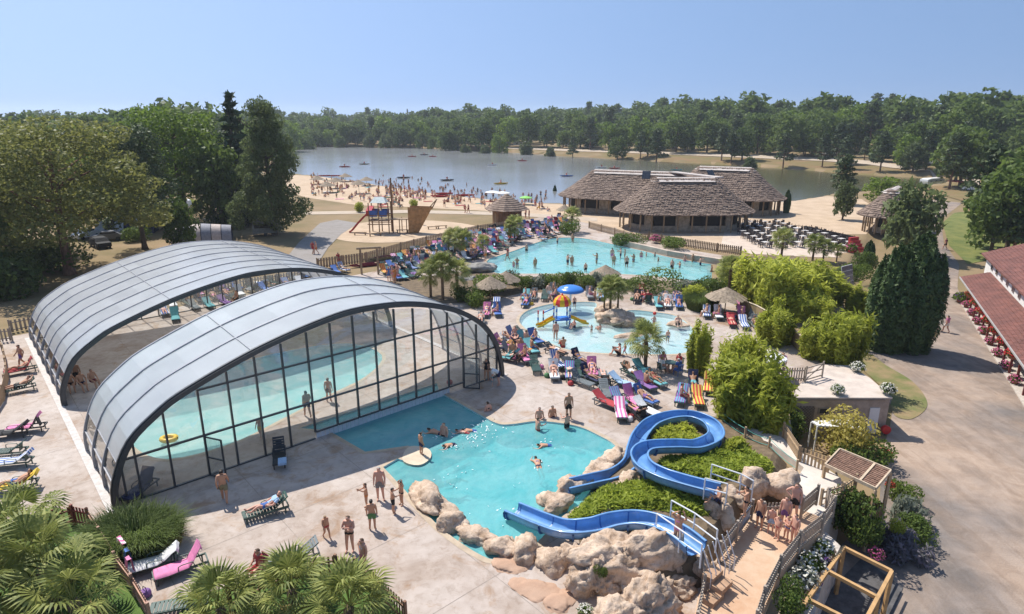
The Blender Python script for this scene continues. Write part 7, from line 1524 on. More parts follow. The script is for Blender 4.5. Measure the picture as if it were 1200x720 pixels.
person(G(24, 438, .015), 'lie', .7-PI/2, 'woman in red lying by the curved fence at the left', low='red', kind='brief', top='red', skin=2, hair=0)
person(G(22, 460, .015), 'lie_arms', .7-PI/2, 'person in black lying by the middle of the curved fence', low='black', skin=2, hair=0)
bag(G(171, 699), 'purple', 'small purple bag on the deck by the sloping fence'); bag(G(222, 712), 'blue', 'blue bag on the folding lounger by the left bottom palm'); bag(G(352, 655), 'blue', 'blue bag behind the middle bottom palm'); bag(G(527, 450), 'red', 'red bag inside the glazing beside the pool strip curtain')
b_ = G(331, 543, .38); o = inst(MATM, 'beach_towel', None, CLOTH['lightblue'], tuple(b_), (0, 0, 1.9), (.32, .5, 2)); tag(o, 'folded pale blue towel on the dark lounger in front of the glazing', 'towel')
# splashes round the swimmers of the main pool
rgs = np.random.default_rng(12); C = []
for px, py, n_, r_ in [(545, 510, 60, 1.0), (556, 516, 40, .8), (530, 524, 40, .7), (572, 500, 60, 1.2), (515, 512, 20, .6), (560, 508, 60, 1.6), (642, 520, 20, .6), (632, 547, 16, .5), (604, 606, 30, .8), (668, 577, 20, .6), (520, 560, 26, 1.6), (560, 570, 20, 2.0)]:
    p = G(px, py, -.06); q = rgs.normal(0, 1, (n_, 3))*np.array([r_*.6, r_*.45, 0])+np.array([p.x, p.y, -.06]); q[:, 2] += np.abs(rgs.normal(0, .05, n_)); C.append(q)
C = np.concatenate(C)[::2]; V, Q = leaves(C, np.tile([0, 0, 1.], (len(C), 1)), .042, 1.6, rgs, .35); o = link(bpy.data.objects.new('water_splash', np_mesh('water_splash', V, Q, M('foam', (.86, .9, .9), .5, var=.03)))); tag(o, 'white splashes and foam flecks round the swimmers of the main pool', 'splash', kind='stuff')
# towels hung on the sloping fence
for (px, py, col, w_) in [(147, 660, 'pink striped', .7), (153, 672, 'blue', .3), (155, 682, 'pink', .3)]:
    p = G(px, py); mb = MB(); d = (G(158, 700)-G(138, 673)).normalized(); nrm = Vector((-d.y, d.x, 0)); rows = [[p+d*(k*w_/4-w_/2)+nrm*o+Vector((0, 0, z+.02*math.sin(k*2+o*9))) for k in range(5)] for o, z in ((-.10, .5), (-.09, .75), (-.05, 1.06), (.09, 1.06), (.12, .7), (.12, .45))]
    for i in range(5): mb.sheet(rows[i], rows[i+1])
    o = mb.build('beach_towel', TOW[col], smooth_=True); tag(o, '%s towel hung over the sloping garden fence' % col, 'towel')
for px, col in ((10, 'white'), (20, 'blue')):
    p = D(-5.2-(20-px)*.12, 32.9); mb = MB(); mb.poly([p+Vector((x, -.08, z)) for z in (.35, 1.17) for x in (-.3, .3)]+[p+Vector((x, .1, z)) for z in (1.17, .6) for x in (-.3, .3)], [(0, 1, 3, 2), (2, 3, 5, 4), (4, 5, 7, 6)]); o = mb.build('beach_towel', TOW[col]); tag(o, '%s towel hung on the slatted fence behind the left deck' % col, 'towel')
# chair with a seated woman in red, round table with people, white parasols
def chair_mesh():
    o = {}; mb = MB(); mb.box((0, 0, .43), (.46, .46, .04)); o['seat'] = mb.mesh('seat', plast[2]); mb = MB()
    for k in range(5): mb.box((-.18+k*.09, -.24, .66), (.05, .025, .44), Euler((.15, 0, 0)).to_matrix())
    mb.box((0, -.28, .88), (.44, .03, .06)); o['backrest'] = mb.mesh('backrest', plast[2]); o['leg'] = MB().tube([(0, 0, 0), (0, 0, .42)], .022, 5).mesh('leg', plast[2]); o['armrest'] = MB().tube([(0, -.22, .64), (0, .16, .64), (0, .20, .43)], .02, 5).mesh('armrest', plast[2]); return o
CM = chair_mesh()
def chair(base, rz, label, m, group=None):
    r = empty('chair', tuple(base), rz, label, 'chair', group); inst(CM['seat'], 'seat', r, m); inst(CM['backrest'], 'backrest', r, m)
    for x, y in ((-.2, -.2), (.2, -.2), (-.2, .2), (.2, .2)): inst(CM['leg'], 'leg', r, m, (x, y, 0))
    for x in (-.23, .23): inst(CM['armrest'], 'armrest', r, m, (x, 0, 0))
b_ = G(306, 676); chair(b_, 2.5, 'reddish plastic armchair behind the bottom picket fence', CLOTH['maroon']); person(b_+Vector((0, 0, .0)), 'sit', 2.5, 'woman in a red swimsuit sitting in the armchair behind the bottom fence', low='red', kind='brief', top='red', topkind='shirt', skin=1, hair=1)
TT = MB().lathe([(.42, .70), (.45, .72), (.45, .74), (.40, .75)], n=14).mesh('tabletop', plast[2]); TLG = MB().tube([(0, 0, 0), (0, 0, .7)], .03, 5).mesh('leg', plast[2])
def table(base, label, m=None, group=None, sc=1.):
    r = empty('table', tuple(base), 0, label, 'table', group, sc); inst(TT, 'tabletop', r, m)
    for a in range(3): inst(TLG, 'leg', r, m, (.25*math.cos(a*2.1), .25*math.sin(a*2.1), 0))
b_ = G(785, 436); table(b_, 'table with people round it beside the bamboo at the paddling pool', plast[0])
for i in range(4):
    a = i*1.57+.5; p = b_+Vector((math.cos(a)*.8, math.sin(a)*.8, 0)); chair(p, a+PI/2, ['green', 'blue', 'green', 'dark'][i]+' chair at the table beside the bamboo, '+['right', 'back', 'left', 'front'][i]+' side', plast[0] if i % 2 == 0 else CLOTH['blue'])
    person(p, 'sit', a+PI/2, 'person in %s sitting at the table beside the bamboo' % ['red', 'pink', 'white', 'blue'][i], low=['red', 'pink', 'white', 'blue'][i], top=['red', 'pink', 'white', 'blue'][i], topkind='shirt', skin=1+i % 2, hair=i)
def parasol(base, h, rad, label, cm, group=None, cone=.35, name='parasol', thatch=False, seg=12):
    r = empty(name, tuple(base), 0, label, 'parasol', group); mb = MB(); mb.tube([(0, 0, 0), (0, 0, h)], .045 if thatch else .025, 6); mb.build('pole', wood if thatch else plast[2], r, local=True); mb = MB(); rg = random.Random(int(h*100+rad*31))
    if thatch:
        for k in range(5):
            t0, t1 = k/5, min(1, (k+1.5)/5); r0, r1 = rad*(1-t0), rad*(1-t1)+.02; z0, z1 = h-.75+.95*t0, h-.75+.95*t1
            for j in range(34):
                a0 = j/34*6.283+rg.uniform(-.05, .05); a1 = a0+.22; q = rg.uniform(-.03, .10); mb.poly([(math.cos(a0)*(r0+q), math.sin(a0)*(r0+q), z0-q), (math.cos(a1)*(r0+q), math.sin(a1)*(r0+q), z0-q-.02), (math.cos(a1)*r1, math.sin(a1)*r1, z1), (math.cos(a0)*r1, math.sin(a0)*r1, z1)], [(0, 1, 2, 3)])
        mb.build('thatch', M('thatch', (.30, .235, .17), .95, scale=5, var=.35, stretch=(1, 1, 1)), r, local=True)
    else:
        pts = [(0, 0, h+.02)]+[(rad*.55*math.cos(6.283*k/seg), rad*.55*math.sin(6.283*k/seg), h-cone*.45) for k in range(seg)]+[(rad*math.cos(6.283*k/seg), rad*math.sin(6.283*k/seg), h-cone) for k in range(seg)]+[(rad*math.cos(6.283*k/seg), rad*math.sin(6.283*k/seg), h-cone-.12) for k in range(seg)]
        mb.poly(pts, [(0, 1+k, 1+(k+1) % seg) for k in range(seg)]+[(1+k, 1+seg+k, 1+seg+(k+1) % seg, 1+(k+1) % seg) for k in range(seg)]+[(1+seg+k, 1+2*seg+k, 1+2*seg+(k+1) % seg, 1+seg+(k+1) % seg) for k in range(seg)]); mb.build('canopy', cm, r, local=True)
        for k in range(seg//2): a = 6.283*k/(seg//2); mb = MB(); mb.bar((0, 0, h-.05), (rad*math.cos(a), rad*math.sin(a), h-cone-.02), .02, .02); mb.build('rib', plast[3], r, local=True)
    return r
for px, py, top, rad, lb in [(575, 352, 324, 1.55, 'thatched sunshade on the left, nearer of the two by the palm clump'), (593, 342, 318, 1.5, 'thatched sunshade on the left, farther of the two by the palm clump'), (709, 330, 311, 1.7, 'pointed thatch cone sunshade at the edge of the lagoon pool'), (849, 368, 337, 1.8, 'thatched sunshade on the right by the curved reed fence'), (661, 262, 240, 1.4, 'thatched sunshade below the long pavilion')]:
    b_ = G(px, py); parasol(b_, top_height(b_, top)-.15, rad, lb, None, thatch=True, name='thatched_sunshade')
b_ = G(897, 440, .1); parasol(b_, 1.75, 1.25, 'large white parasol low behind the grey picket fence', CLOTH['white'])
b_ = G(894, 444, .1); chair(b_+Vector((.9, .2, 0)), 1., 'white chair under the white parasol', plast[2]); chair(b_+Vector((-.6, -.3, 0)), 4., 'second white chair, left side under the white parasol', plast[2])
person(G(915, 440, .1), 'stand', 2.6, 'person in bright pink and blue carrying a striped ring by the open gate', low='blue', top='pink', topkind='shirt', skin=2, hair=0)
mb = MB(); ctr = G(914, 441, .1)+Vector((-.28, -.1, 1.15)); ring_ = []
for k in range(16): a = 6.283*k/16; ring_.append(ctr+Vector((.24*math.cos(a), .05, .24*math.sin(a))))
mb.tube(ring_+[ring_[0]], .085, 8, cap=False); o = mb.build('swim_ring', TOW['red and yellow'], smooth_=True); tag(o, 'striped swim ring held by the person at the open gate', 'swim ring')
# ------------------------------------------------------------------ toys of the paddling pool
mu = empty('mushroom_shower', tuple(G(668, 366, -.35)), 0, 'blue and white mushroom-shaped water shower in the paddling pool', 'water shower'); h = top_height(Vector(mu.location), 335)
mb = MB(); mb.tube([(0, 0, 0), (0, 0, h-.4)], .10, 8); mb.build('stem', wp, mu, local=True); mb = MB(); mb.lathe([(1.24, h-.5), (1.27, h-.4), (1.05, h-.2), (.65, h-.05), (.25, h), (.02, h)], n=20); m_ = bpy.data.materials.new('mushroom_blue'); n, l = nodes_of(m_); b = n['Principled BSDF']; b.inputs['Roughness'].default_value = .3; tc = n.new('ShaderNodeTexCoord'); vo = n.new('ShaderNodeTexVoronoi'); vo.inputs['Scale'].default_value = 1.1; l.new(tc.outputs['Object'], vo.inputs[0]); rp = n.new('ShaderNodeValToRGB'); rp.color_ramp.interpolation = 'CONSTANT'; rp.color_ramp.elements[0].color = (.60, .66, .75, 1); rp.color_ramp.elements[1].color = (.045, .20, .60, 1); rp.color_ramp.elements[1].position = .22; l.new(vo.outputs['Distance'], rp.inputs[0]); l.new(rp.outputs[0], b.inputs['Base Color']); mb.build('cap', m_, mu, local=True, smooth_=True)
pt = empty('toy_tower', tuple(G(658, 383, -.35)), .2, 'water toy with a red and yellow dome on striped poles and small slides', 'water toy'); red_ = M('toy_red', (.62, .04, .03), .3); yel = M('toy_yellow', (.75, .47, .02), .3); blu = M('toy_blue', (.04, .18, .60), .3)
for k in range(12):
    a0, a1 = 6.283*k/12, 6.283*(k+1)/12; mb = MB(); rows = [[(r_*math.cos(a), r_*math.sin(a), z) for a in (a0, a1)] for r_, z in ((.78, 2.0), (.80, 2.25), (.66, 2.55), (.40, 2.78), (.02, 2.88))]
    for i in range(4): mb.sheet(rows[i], rows[i+1])
    mb.build('dome_segment', red_ if k % 2 else yel, pt, local=True)
mb = MB(); mb.lathe([(.07, 2.86), (.09, 2.95), (.02, 3.02)], n=8); mb.build('knob', red_, pt, local=True)
for x, y in ((-.6, -.45), (.6, -.45), (-.6, .45), (.6, .45)):
    po = None
    for k in range(7):
        mb = MB(); mb.tube([(x, y, .3*k), (x, y, .3*k+.3)], .075+.001*(k % 2), 7); o = mb.build('pole' if po is None else 'pole_band', blu if k % 2 else wp, pt if po is None else po, local=True); po = po or o
mb = MB(); mb.box((0, 0, .75), (1.4, 1.1, .1)); mb.build('deck', blu, pt, local=True)
for sg, nm in ((1, 'right'), (-1, 'left')):
    mb = MB(); prev = None; path = [(.7*sg, -.1, .82), (1.2*sg, -.15, .62), (1.8*sg, -.2, .30), (2.3*sg, -.25, .18)]
    for i in range(3):
        a, b_ = Vector(path[i]), Vector(path[i+1]); y = Vector((0, .32, 0)); u = Vector((0, 0, .22)); mb.poly([a-y, a+y, b_+y, b_-y, a-y+u, b_-y+u, a+y+u, b_+y+u], [(0, 1, 2, 3), (0, 3, 5, 4), (1, 6, 7, 2)])
    mb.build('slide', yel, pt, local=True)
for k in range(2):
    po = None
    for j in range(5): mb = MB(); x = -1.6-.55*k*.8; mb.tube([(x, .2+k*.1, .3*j), (x, .2+k*.1, .3*j+.3)], .07+.001*(j % 2), 7); o = mb.build('pole' if po is None else 'pole_band', (red_ if j > 3 else blu) if j % 2 == 0 else wp, pt if po is None else po, local=True); po = po or o
mb = MB(); mb.tube([(-1.6, .2, 1.3), (-.65, .0, 1.75)], .05, 6); mb.build('spout', blu, pt, local=True)
mb = MB(); mb.lathe([(.02, -.16), (.12, -.11), (.165, 0), (.12, .11), (.02, .16)], G(766, 385, -.3)+Vector((0, 0, 1.35)), 12); o = mb.build('ball', red_, smooth_=True); tag(o, 'red ball held above the head of a child in the paddling pool', 'ball')
# yellow inflatable inside, pushchair under the roof
mb = MB(); c0 = D(3.6, 5.2, .2); mb.tube([c0+Vector((.38*math.cos(a), .3*math.sin(a), 0)) for a in [6.283*k/12 for k in range(13)]], .13, 8, cap=False); o = mb.build('inflatable', M('inflatable_yellow', (.78, .5, .03), .35), smooth_=True); tag(o, 'yellow inflatable by the indoor pool behind the glazing', 'inflatable')
b_ = D(7.5, 20); ps_ = empty('pushchair', tuple(b_), .6, 'dark pushchair with a yellow float under the farther enclosure roof', 'pushchair')
for x in (-.3, .3):
    for y in (-.25, .25): inst(LM['wheel'], 'wheel', ps_, None, (x, y, .11))
mb = MB(); mb.box((0, 0, .45), (.7, .45, .12)); mb.box((-.3, 0, .75), (.12, .45, .6), Euler((0, -.3, 0)).to_matrix()); mb.build('seat', CLOTH['navy'], ps_, local=True); mb = MB(); mb.lathe([(.3, .9), (.33, 1.0), (.2, 1.2), (.02, 1.25)], (-.25, 0, 0), 10); mb.build('hood', CLOTH['black'], ps_, local=True); mb = MB(); mb.tube([(-.45, -.2, .9), (-.75, -.2, 1.05), (-.75, .2, 1.05), (-.45, .2, .9)], .018, 5); mb.build('handle', plast[3], ps_, local=True)
mb = MB(); mb.lathe([(.45, .12), (.55, .2), (.5, .32), (.1, .35)], b_+Vector((1.0, -.5, 0)), 12); o = mb.build('float', M('float_yellow', (.8, .5, .02), .35), smooth_=True); tag(o, 'round yellow float beside the dark pushchair', 'float')
# ------------------------------------------------------------------ terrace with rows of chairs and tables by the pavilions
dk = M('dark_rattan', (.055, .045, .045), .7, var=.2)
drape('terrace_floor', [pxpoly([(850, 268), (880, 258), (960, 270), (1010, 288), (1012, 302), (960, 302), (880, 298), (845, 286)])], .035, M('terrace_sand', (.56, .45, .36), .9, scale=.8, var=.12, world=True), step=3)
mb = MB(); mb.box((0, 0, .44), (.48, .48, .06)); mb.box((0, -.23, .68), (.48, .06, .48))
for x in (-.2, .2):
    for y in (-.2, .2): mb.box((x, y, .21), (.05, .05, .42))
TCH = mb.mesh('chair', dk); mb = MB(); mb.box((0, 0, .73), (.8, .8, .05)); mb.box((0, 0, .36), (.08, .08, .72)); mb.box((0, 0, .03), (.5, .5, .06)); TTB = mb.mesh('table', M('pale_tabletop', (.62, .58, .54), .5)); nt = 0
rr = random.Random(6); TP = pxpoly([(868, 266), (905, 262), (985, 280), (1005, 290), (985, 296), (930, 290), (880, 290), (862, 280)])
y_ = 84.
while y_ < 112:
    x_ = 28.
    while x_ < 62:
        if inpoly(x_, y_, TP) and nt < 75:
            nt += 1; a = rr.uniform(0, 6.28); j = Vector((x_+rr.uniform(-.2, .2), y_+rr.uniform(-.2, .2), .04)); o = inst(TTB, 'table', None, None, tuple(j), (0, 0, .3)); tag(o, 'square pale-topped table on the pavilion terrace', 'table', 'tables on the terrace')
            for q in range(4):
                if rr.random() < .9: aa = .3+q*PI/2+rr.uniform(-.2, .2); o = inst(TCH, 'chair', None, None, tuple(j+Vector((math.cos(aa)*.78, math.sin(aa)*.78, 0))), (0, 0, aa+PI/2)); tag(o, 'dark woven chair on the pavilion terrace', 'chair', 'chairs on the terrace')
        x_ += 2.35
    y_ += 2.3
for k in range(34):
    p = G(944+k*1.85, 272+k*.42, .04); o = inst(TCH, 'chair', None, None, tuple(p), (0, 0, 3.3)); tag(o, 'dark chair in the dense row along the terrace rail', 'chair', 'chairs in the row along the rail')
st2 = empty('bar_stairs', tuple(G(1008, 296)), .4, 'red steps and counter at the foot of the bar pavilion', 'stairs')
for k in range(5): mb = MB(); mb.box((0, .32*k, .12+.2*k), (1.6, .32, .24+.4*k)); mb.build('step', M('red_step', (.45, .04, .04), .5), st2, local=True)
# ------------------------------------------------------------------ play ship on the sand
SH = G(465, 273); ps_ = empty('play_ship', tuple(SH), 0, 'wooden pirate ship climbing frame with mast, blue panels and a red slide', 'climbing frame'); K = SH.y/FPX*1.03; bp_ = M('blue_panel', (.05, .12, .38), .5); rs_ = M('red_slide', (.42, .035, .04), .35)
def S(px, pz, y=0.): return SH+Vector(((px-465)*K, y, max(0, (273-pz))*K*1.0))
def sbar(a, b_, w, nm, m): mb = MB(); mb.bar(a, b_, w, w); mb.build(nm, m, ps_)
for y in (-1.1, 1.1):
    for px in (436, 447, 458): sbar(S(px, 273, y), S(px, 238, y), .14, 'post', woodd)
    for z0 in (262, 252): sbar(S(434, z0, y), S(460, z0, y), .12, 'beam', woodd)
    for px in (470, 478): sbar(S(px, 273, y), S(px, 256, y), .12, 'post', woodd)
    for a, z0 in ((441, 250), (452, 250)): mb = MB(); mb.box((S(a, z0, y)), (1.15, .06, .95)); mb.build('panel', bp_, ps_)
mb = MB(); mb.box(S(447, 258), (3.2, 2.2, .12)); mb.build('deck', wood, ps_); mb = MB(); mb.box(S(470, 257), (2.8, 1.6, .1)); mb.build('bridge', wood, ps_)
sbar(S(461, 273), S(461, 211), .20, 'mast', woodd); sbar(S(436, 250, -1), S(436, 246, 1), .9, 'panel', rs_)
mb = MB(); ys = (-1.2, 1.2); prof2 = [(480, 246), (480, 273), (490, 273), (497, 262), (504, 250), (511, 237), (508, 238), (495, 246)]
for y in ys: pass
L = [S(a, b_, -1.15) for a, b_ in prof2]; L2_ = [S(a, b_, 1.15) for a, b_ in prof2]
cx = S(505, 240, 0)
for q in (L, L2_):
    for i in range(len(q)): 
        t = max(0, (q[i].x-S(488, 0).x)/(cx.x-S(488, 0).x)); q[i].y = q[i].y*(1-min(1, t)*.93)+SH.y*min(1, t)*.93
for z0, z1 in ((273, 267), (267, 261), (261, 255), (255, 249), (249, 243)):
    for sy in (-1, 1):
        e = lambda z: 490+(273-z)*.58
        mb = MB(); a0, b0, b1, a1 = S(480, z0, 0), S(e(z0), z0, 0), S(e(z1), z1, 0), S(480, z1, 0)
        for v, f in ((a0, 1), (a1, 1), (b0, .12), (b1, .10)): v.y += sy*1.1*f
        mb.poly([a0, b0, b1, a1], [(0, 1, 2, 3)]); mb.build('hull_plank', M('ship_wood', (.40, .22, .09), .7, scale=2, var=.25), ps_)
sbar(S(506, 246), S(512, 235), .16, 'bowsprit', woodd); sbar(S(498, 250), S(511, 236), .14, 'bowsprit', woodd)
mb = MB(); rows = [[S(px, pz, y) for y in (-.35, .35)] for px, pz in ((434, 251), (428, 256), (421, 263), (414, 271), (411, 273))]
for i in range(4): mb.sheet(rows[i], rows[i+1]); mb.bar(rows[i][0]+Vector((0, 0, .12)), rows[i+1][0]+Vector((0, 0, .12)), .05, .25); mb.bar(rows[i][1]+Vector((0, 0, .12)), rows[i+1][1]+Vector((0, 0, .12)), .05, .25)
mb.build('slide', rs_, ps_)
mb = MB(); c_ = [S(438, 238, -1.2), S(456, 238, -1.2), S(456, 238, 1.2), S(438, 238, 1.2)]; ap = [S(442, 232), S(452, 232)]; mb.poly(c_+ap, [(0, 1, 5, 4), (2, 3, 4, 5), (1, 2, 5), (3, 0, 4)]); mb.build('canopy', M('pale_canvas', (.55, .60, .58), .8), ps_)
for i, (px, py) in enumerate([(422, 276), (472, 273), (508, 269), (517, 268), (440, 277)]):
    b_ = G(px, py); r = empty('bench', tuple(b_), .1*i, 'low wooden log bench around the play ship, %s' % ['left in front', 'middle front', 'right of the bow', 'farthest right', 'beside the slide'][i], 'bench'); mb = MB(); mb.bar((-1, 0, .45), (1, 0, .45), .3, .1); mb.build('seat', wood, r, local=True)
    for x in (-.8, .8): mb = MB(); mb.tube([(x, 0, 0), (x, 0, .4)], .1, 6); mb.build('leg', wood, r, local=True)
# wooden gate frame left of the crowd, stacked boats behind it
gt2 = empty('timber_gate', tuple(G(424, 322)), 0, 'rough timber portal at the board fence between enclosure and crowd', 'portal'); 
for x in (0, 1.9): mb = MB(); mb.tube([(x, 0, 0), (x, 0, 3.1)], .12, 6); mb.build('post', wood, gt2, local=True)
mb = MB(); mb.tube([(-.4, 0, 3.0), (2.4, 0, 3.15)], .13, 6); mb.build('lintel', wood, gt2, local=True)
def hull(name, base, rz, L_, w_, col, label, cat, group=None):
    mb = MB(); st_ = [(-1, .02, .22), (-.8, .5, .12), (-.3, .9, .03), (.3, .9, .03), (.8, .5, .12), (1, .02, .22)]; rows = []
    for t, ww, zz in st_: rows.append([(t*L_/2, -ww*w_/2, .38), (t*L_/2, -ww*w_/3, zz), (t*L_/2, ww*w_/3, zz), (t*L_/2, ww*w_/2, .38)])
    for i in range(5): mb.sheet(rows[i], rows[i+1])
    o = empty(name, tuple(base), rz, label, cat, group); mb.build('hull', col, o, local=True)
    for x in (-.25, .2): mb2 = MB(); mb2.box((x*L_, 0, .3), (.25, w_*.8, .04)); mb2.build('thwart', wood, o, local=True)
    return o
for i, (px, py, c_) in enumerate([(432, 312, 'maroon'), (446, 305, 'khaki'), (458, 303, 'maroon')]): hull('canoe', G(px, py, .02), .5, 4.6, .8, CLOTH[c_], '%s canoe lying by the board fence, %s' % (c_, ['nearest the timber portal', 'middle one', 'farthest one'][i]), 'canoe')
# ------------------------------------------------------------------ beach life and the lake
rr = random.Random(9)
for px, py, top in [(372, 216, 207), (384, 226, 214), (394, 221, 209), (421, 227, 212), (430, 218, 208), (405, 213, 204)]:
    b_ = G(px, py); parasol(b_, top_height(b_, top), 2.0, 'straw beach umbrella at the left end of the beach, %s' % {372: 'leftmost', 384: 'nearest the water path', 394: 'third from the left', 421: 'nearest the play ship', 430: 'farthest right', 405: 'nearest the lake'}[px], None, 'straw beach umbrellas', thatch=True, name='straw_umbrella')
for px, py, lb in [(577, 236, 'left'), (589, 237, 'right')]: parasol(G(px, py), 2.3, 1.6, 'white and green beach parasol by the water, the %s one of a pair' % lb, CLOTH['white'])
parasol(G(616, 240), 1.8, 1.3, 'bright green tilted parasol by the water near the hut', M('lime_cloth', (.25, .6, .12), .7)); parasol(G(1119, 223, -.2), 2.6, 2.0, 'pink parasol by the lake at the end of the gravel road', CLOTH['red'])
shoreX = [360, 372, 410, 450, 500, 560, 600, 640, 700]; shoreY = [204, 207, 212, 219, 226, 233, 237, 240, 241]
CROWD = []
for i in range(330):
    px = rr.choice([rr.uniform(362, 470), rr.uniform(362, 500), rr.uniform(440, 640)]); sy = float(np.interp(px, shoreX, shoreY)); py = sy+rr.uniform(1.5, 24 if px < 470 else 11)
    c_ = rr.choice(['red', 'pink', 'blue', 'white', 'navy', 'lightblue', 'red', 'yellow', 'black', 'turquoise', 'green']); b_ = G(px, py, .03); w_ = 'at the left end of the beach' if px < 470 else 'on the sand by the water'
    if rr.random() < .09: o = inst(MATM, 'beach_towel', None, CLOTH[c_], tuple(b_), (0, 0, rr.uniform(0, 3))); tag(o, '%s towel spread %s' % (cw(c_), w_), 'towel', 'towels on the beach')
    if rr.random() < .66: CROWD.append((b_+Vector((.3, .3, 0)), rr.choice(['stand', 'walk', 'sit', 'floor', 'floor', 'hips']), rr.uniform(0, 6.28), rr.choice([1, 1, .95, .75]), c_, rr.randrange(4)))
for i in range(120):
    px = rr.uniform(440, 640); sy = float(np.interp(px, shoreX, shoreY)); py = sy-rr.uniform(1, 16)*(.4+.6*rr.random()); CROWD.append((G(px, py, WZ)-Vector((0, 0, rr.uniform(.5, 1.25))), rr.choice(['stand', 'reach']), rr.uniform(0, 6), rr.choice([1, .8]), 'navy', rr.randrange(1, 4)))
def crowd():
    mats = SKIN+list(CLOTH.values())+[HAIR[0]]; Vs = []; Fs = []; Ms = []; k = 0
    for b_, ps, rz, sc, c_, sk in CROWD:
        mt = np.array(Matrix.Rotation(rz, 3, 'Z'))*sc
        for key, m_ in (('body', sk), ('long', mats.index(CLOTH[c_])), ('hair', len(mats)-1)):
            me = BODY[ps][key]
            if me is None: continue
            if key == 'body':
                if ps not in LOWB:
                    t_ = bpy.data.objects.new('t', me); link(t_); d_ = t_.modifiers.new('d', 'DECIMATE'); d_.ratio = .12; bpy.context.view_layer.update(); LOWB[ps] = bpy.data.meshes.new_from_object(t_.evaluated_get(bpy.context.evaluated_depsgraph_get())); bpy.data.objects.remove(t_)
                me = LOWB[ps]
            co = np.empty(len(me.vertices)*3); me.vertices.foreach_get('co', co); co = co.reshape(-1, 3)@mt.T+np.array(b_); Vs.append(co); Fs += [[v+k for v in p.vertices] for p in me.polygons]; Ms += [m_]*len(me.polygons); k += len(co)
    me = bpy.data.meshes.new('beach_crowd'); me.from_pydata(np.concatenate(Vs).tolist(), [], Fs)
    for m_ in mats: me.materials.append(m_)
    me.polygons.foreach_set('material_index', Ms); o = link(bpy.data.objects.new('beach_crowd', me)); tag(o, 'crowd of far-off bathers on the beach and in the shallow lake', 'crowd', kind='stuff')
LOWB = {}; crowd()
for i, (px, py, c_) in enumerate([(427, 193, 'khaki'), (473, 209, 'black'), (497, 182, 'navy'), (507, 184, 'red'), (404, 196, 'red'), (524, 212, 'black'), (587, 216, 'yellow'), (577, 194, 'white'), (612, 189, 'red'), (705, 197, 'white'), (720, 198, 'red'), (793, 200, 'turquoise'), (664, 207, 'blue'), (483, 184, 'red')]):
    hull('rowing_boat', G(px, py, WZ-.02), rr.uniform(-.4, .4), 4.2, 1.3, CLOTH[c_], '%s small boat on the lake, %s' % (cw(c_), ['left of the middle', 'off the beach middle', 'far out in the middle', 'far out beside a dark boat', 'far left', 'near the bathers', 'nearest the white parasols', 'in front of the far willows', 'towards the far right bank', 'above the long pavilion ridge', 'right above the long pavilion ridge', 'between the two rear roofs', 'left of the long pavilion', 'farthest out in the middle'][i]), 'boat'); person(G(px, py, WZ-.45), 'sit', rr.uniform(0, 6), 'person sitting in the %s boat' % cw(c_)+[' left of the middle', ' off the beach middle', ' far out', ' beside the dark boat far out', ' at the far left', ' near the bathers', ' nearest the white parasols', ' before the far willows', ' towards the far bank', ' above the long pavilion', ' right above the long pavilion', ' between the rear roofs', ' left of the long pavilion', ' farthest out'][i], low='red', top='red', topkind='shirt', skin=1, hair=0)
for i, (px, py) in enumerate([(382, 207), (392, 207), (545, 230), (520, 228), (516, 231)]): hull('pedal_boat', G(px, py, .05), .1, 4.5, 1.6, CLOTH['red'], 'red boat pulled up at the edge of the beach, %s' % ['far left', 'second from the left', 'middle', 'right of the middle', 'nearest the sand'][i], 'boat')
# people on the lawn, the path and by the portal
for i, (px, py, ps, c_, lb) in enumerate([(521, 243, 'walk', 'black', 'cyclist-like walker on the pale path behind the play ship'), (545, 250, 'walk', 'red', 'left walker of a pair right of the play ship'), (549, 250, 'walk', 'maroon', 'right walker of a pair right of the play ship'), (574, 249, 'walk', 'navy', 'walker on the pale path left of the hut'), (616, 256, 'stand', 'black', 'person standing right of the hut, left one'), (620, 257, 'stand', 'maroon', 'person standing right of the hut, right one'), (495, 264, 'stand', 'red', 'child in red beside the bow of the play ship'), (367, 298, 'walk', 'red', 'left walker on the shaded path behind the enclosures'), (371, 298, 'walk', 'orange', 'right walker on the shaded path behind the enclosures'), (397, 312, 'walk', 'red', 'walker in red behind the farther enclosure'), (460, 328, 'stand', 'pink', 'woman in pink near the timber portal'), (456, 330, 'stand', 'blue', 'person in blue near the timber portal'), (466, 326, 'stand', 'red', 'person in red at the edge of the crowd by the portal'), (463, 332, 'stand', 'orange', 'person in orange nearest the palm clump'), (569, 306, 'stand', 'orange', 'person standing at the left rim of the lagoon pool'), (595, 306, 'walk', 'red', 'bather stepping into the lagoon pool from the left')]):
    pp_(px, py, ps, R.uniform(0, 6), lb, z=.03, low=c_, top=c_ if i % 2 else None, topkind='shirt', skin=1+i % 2, hair=i % 3)
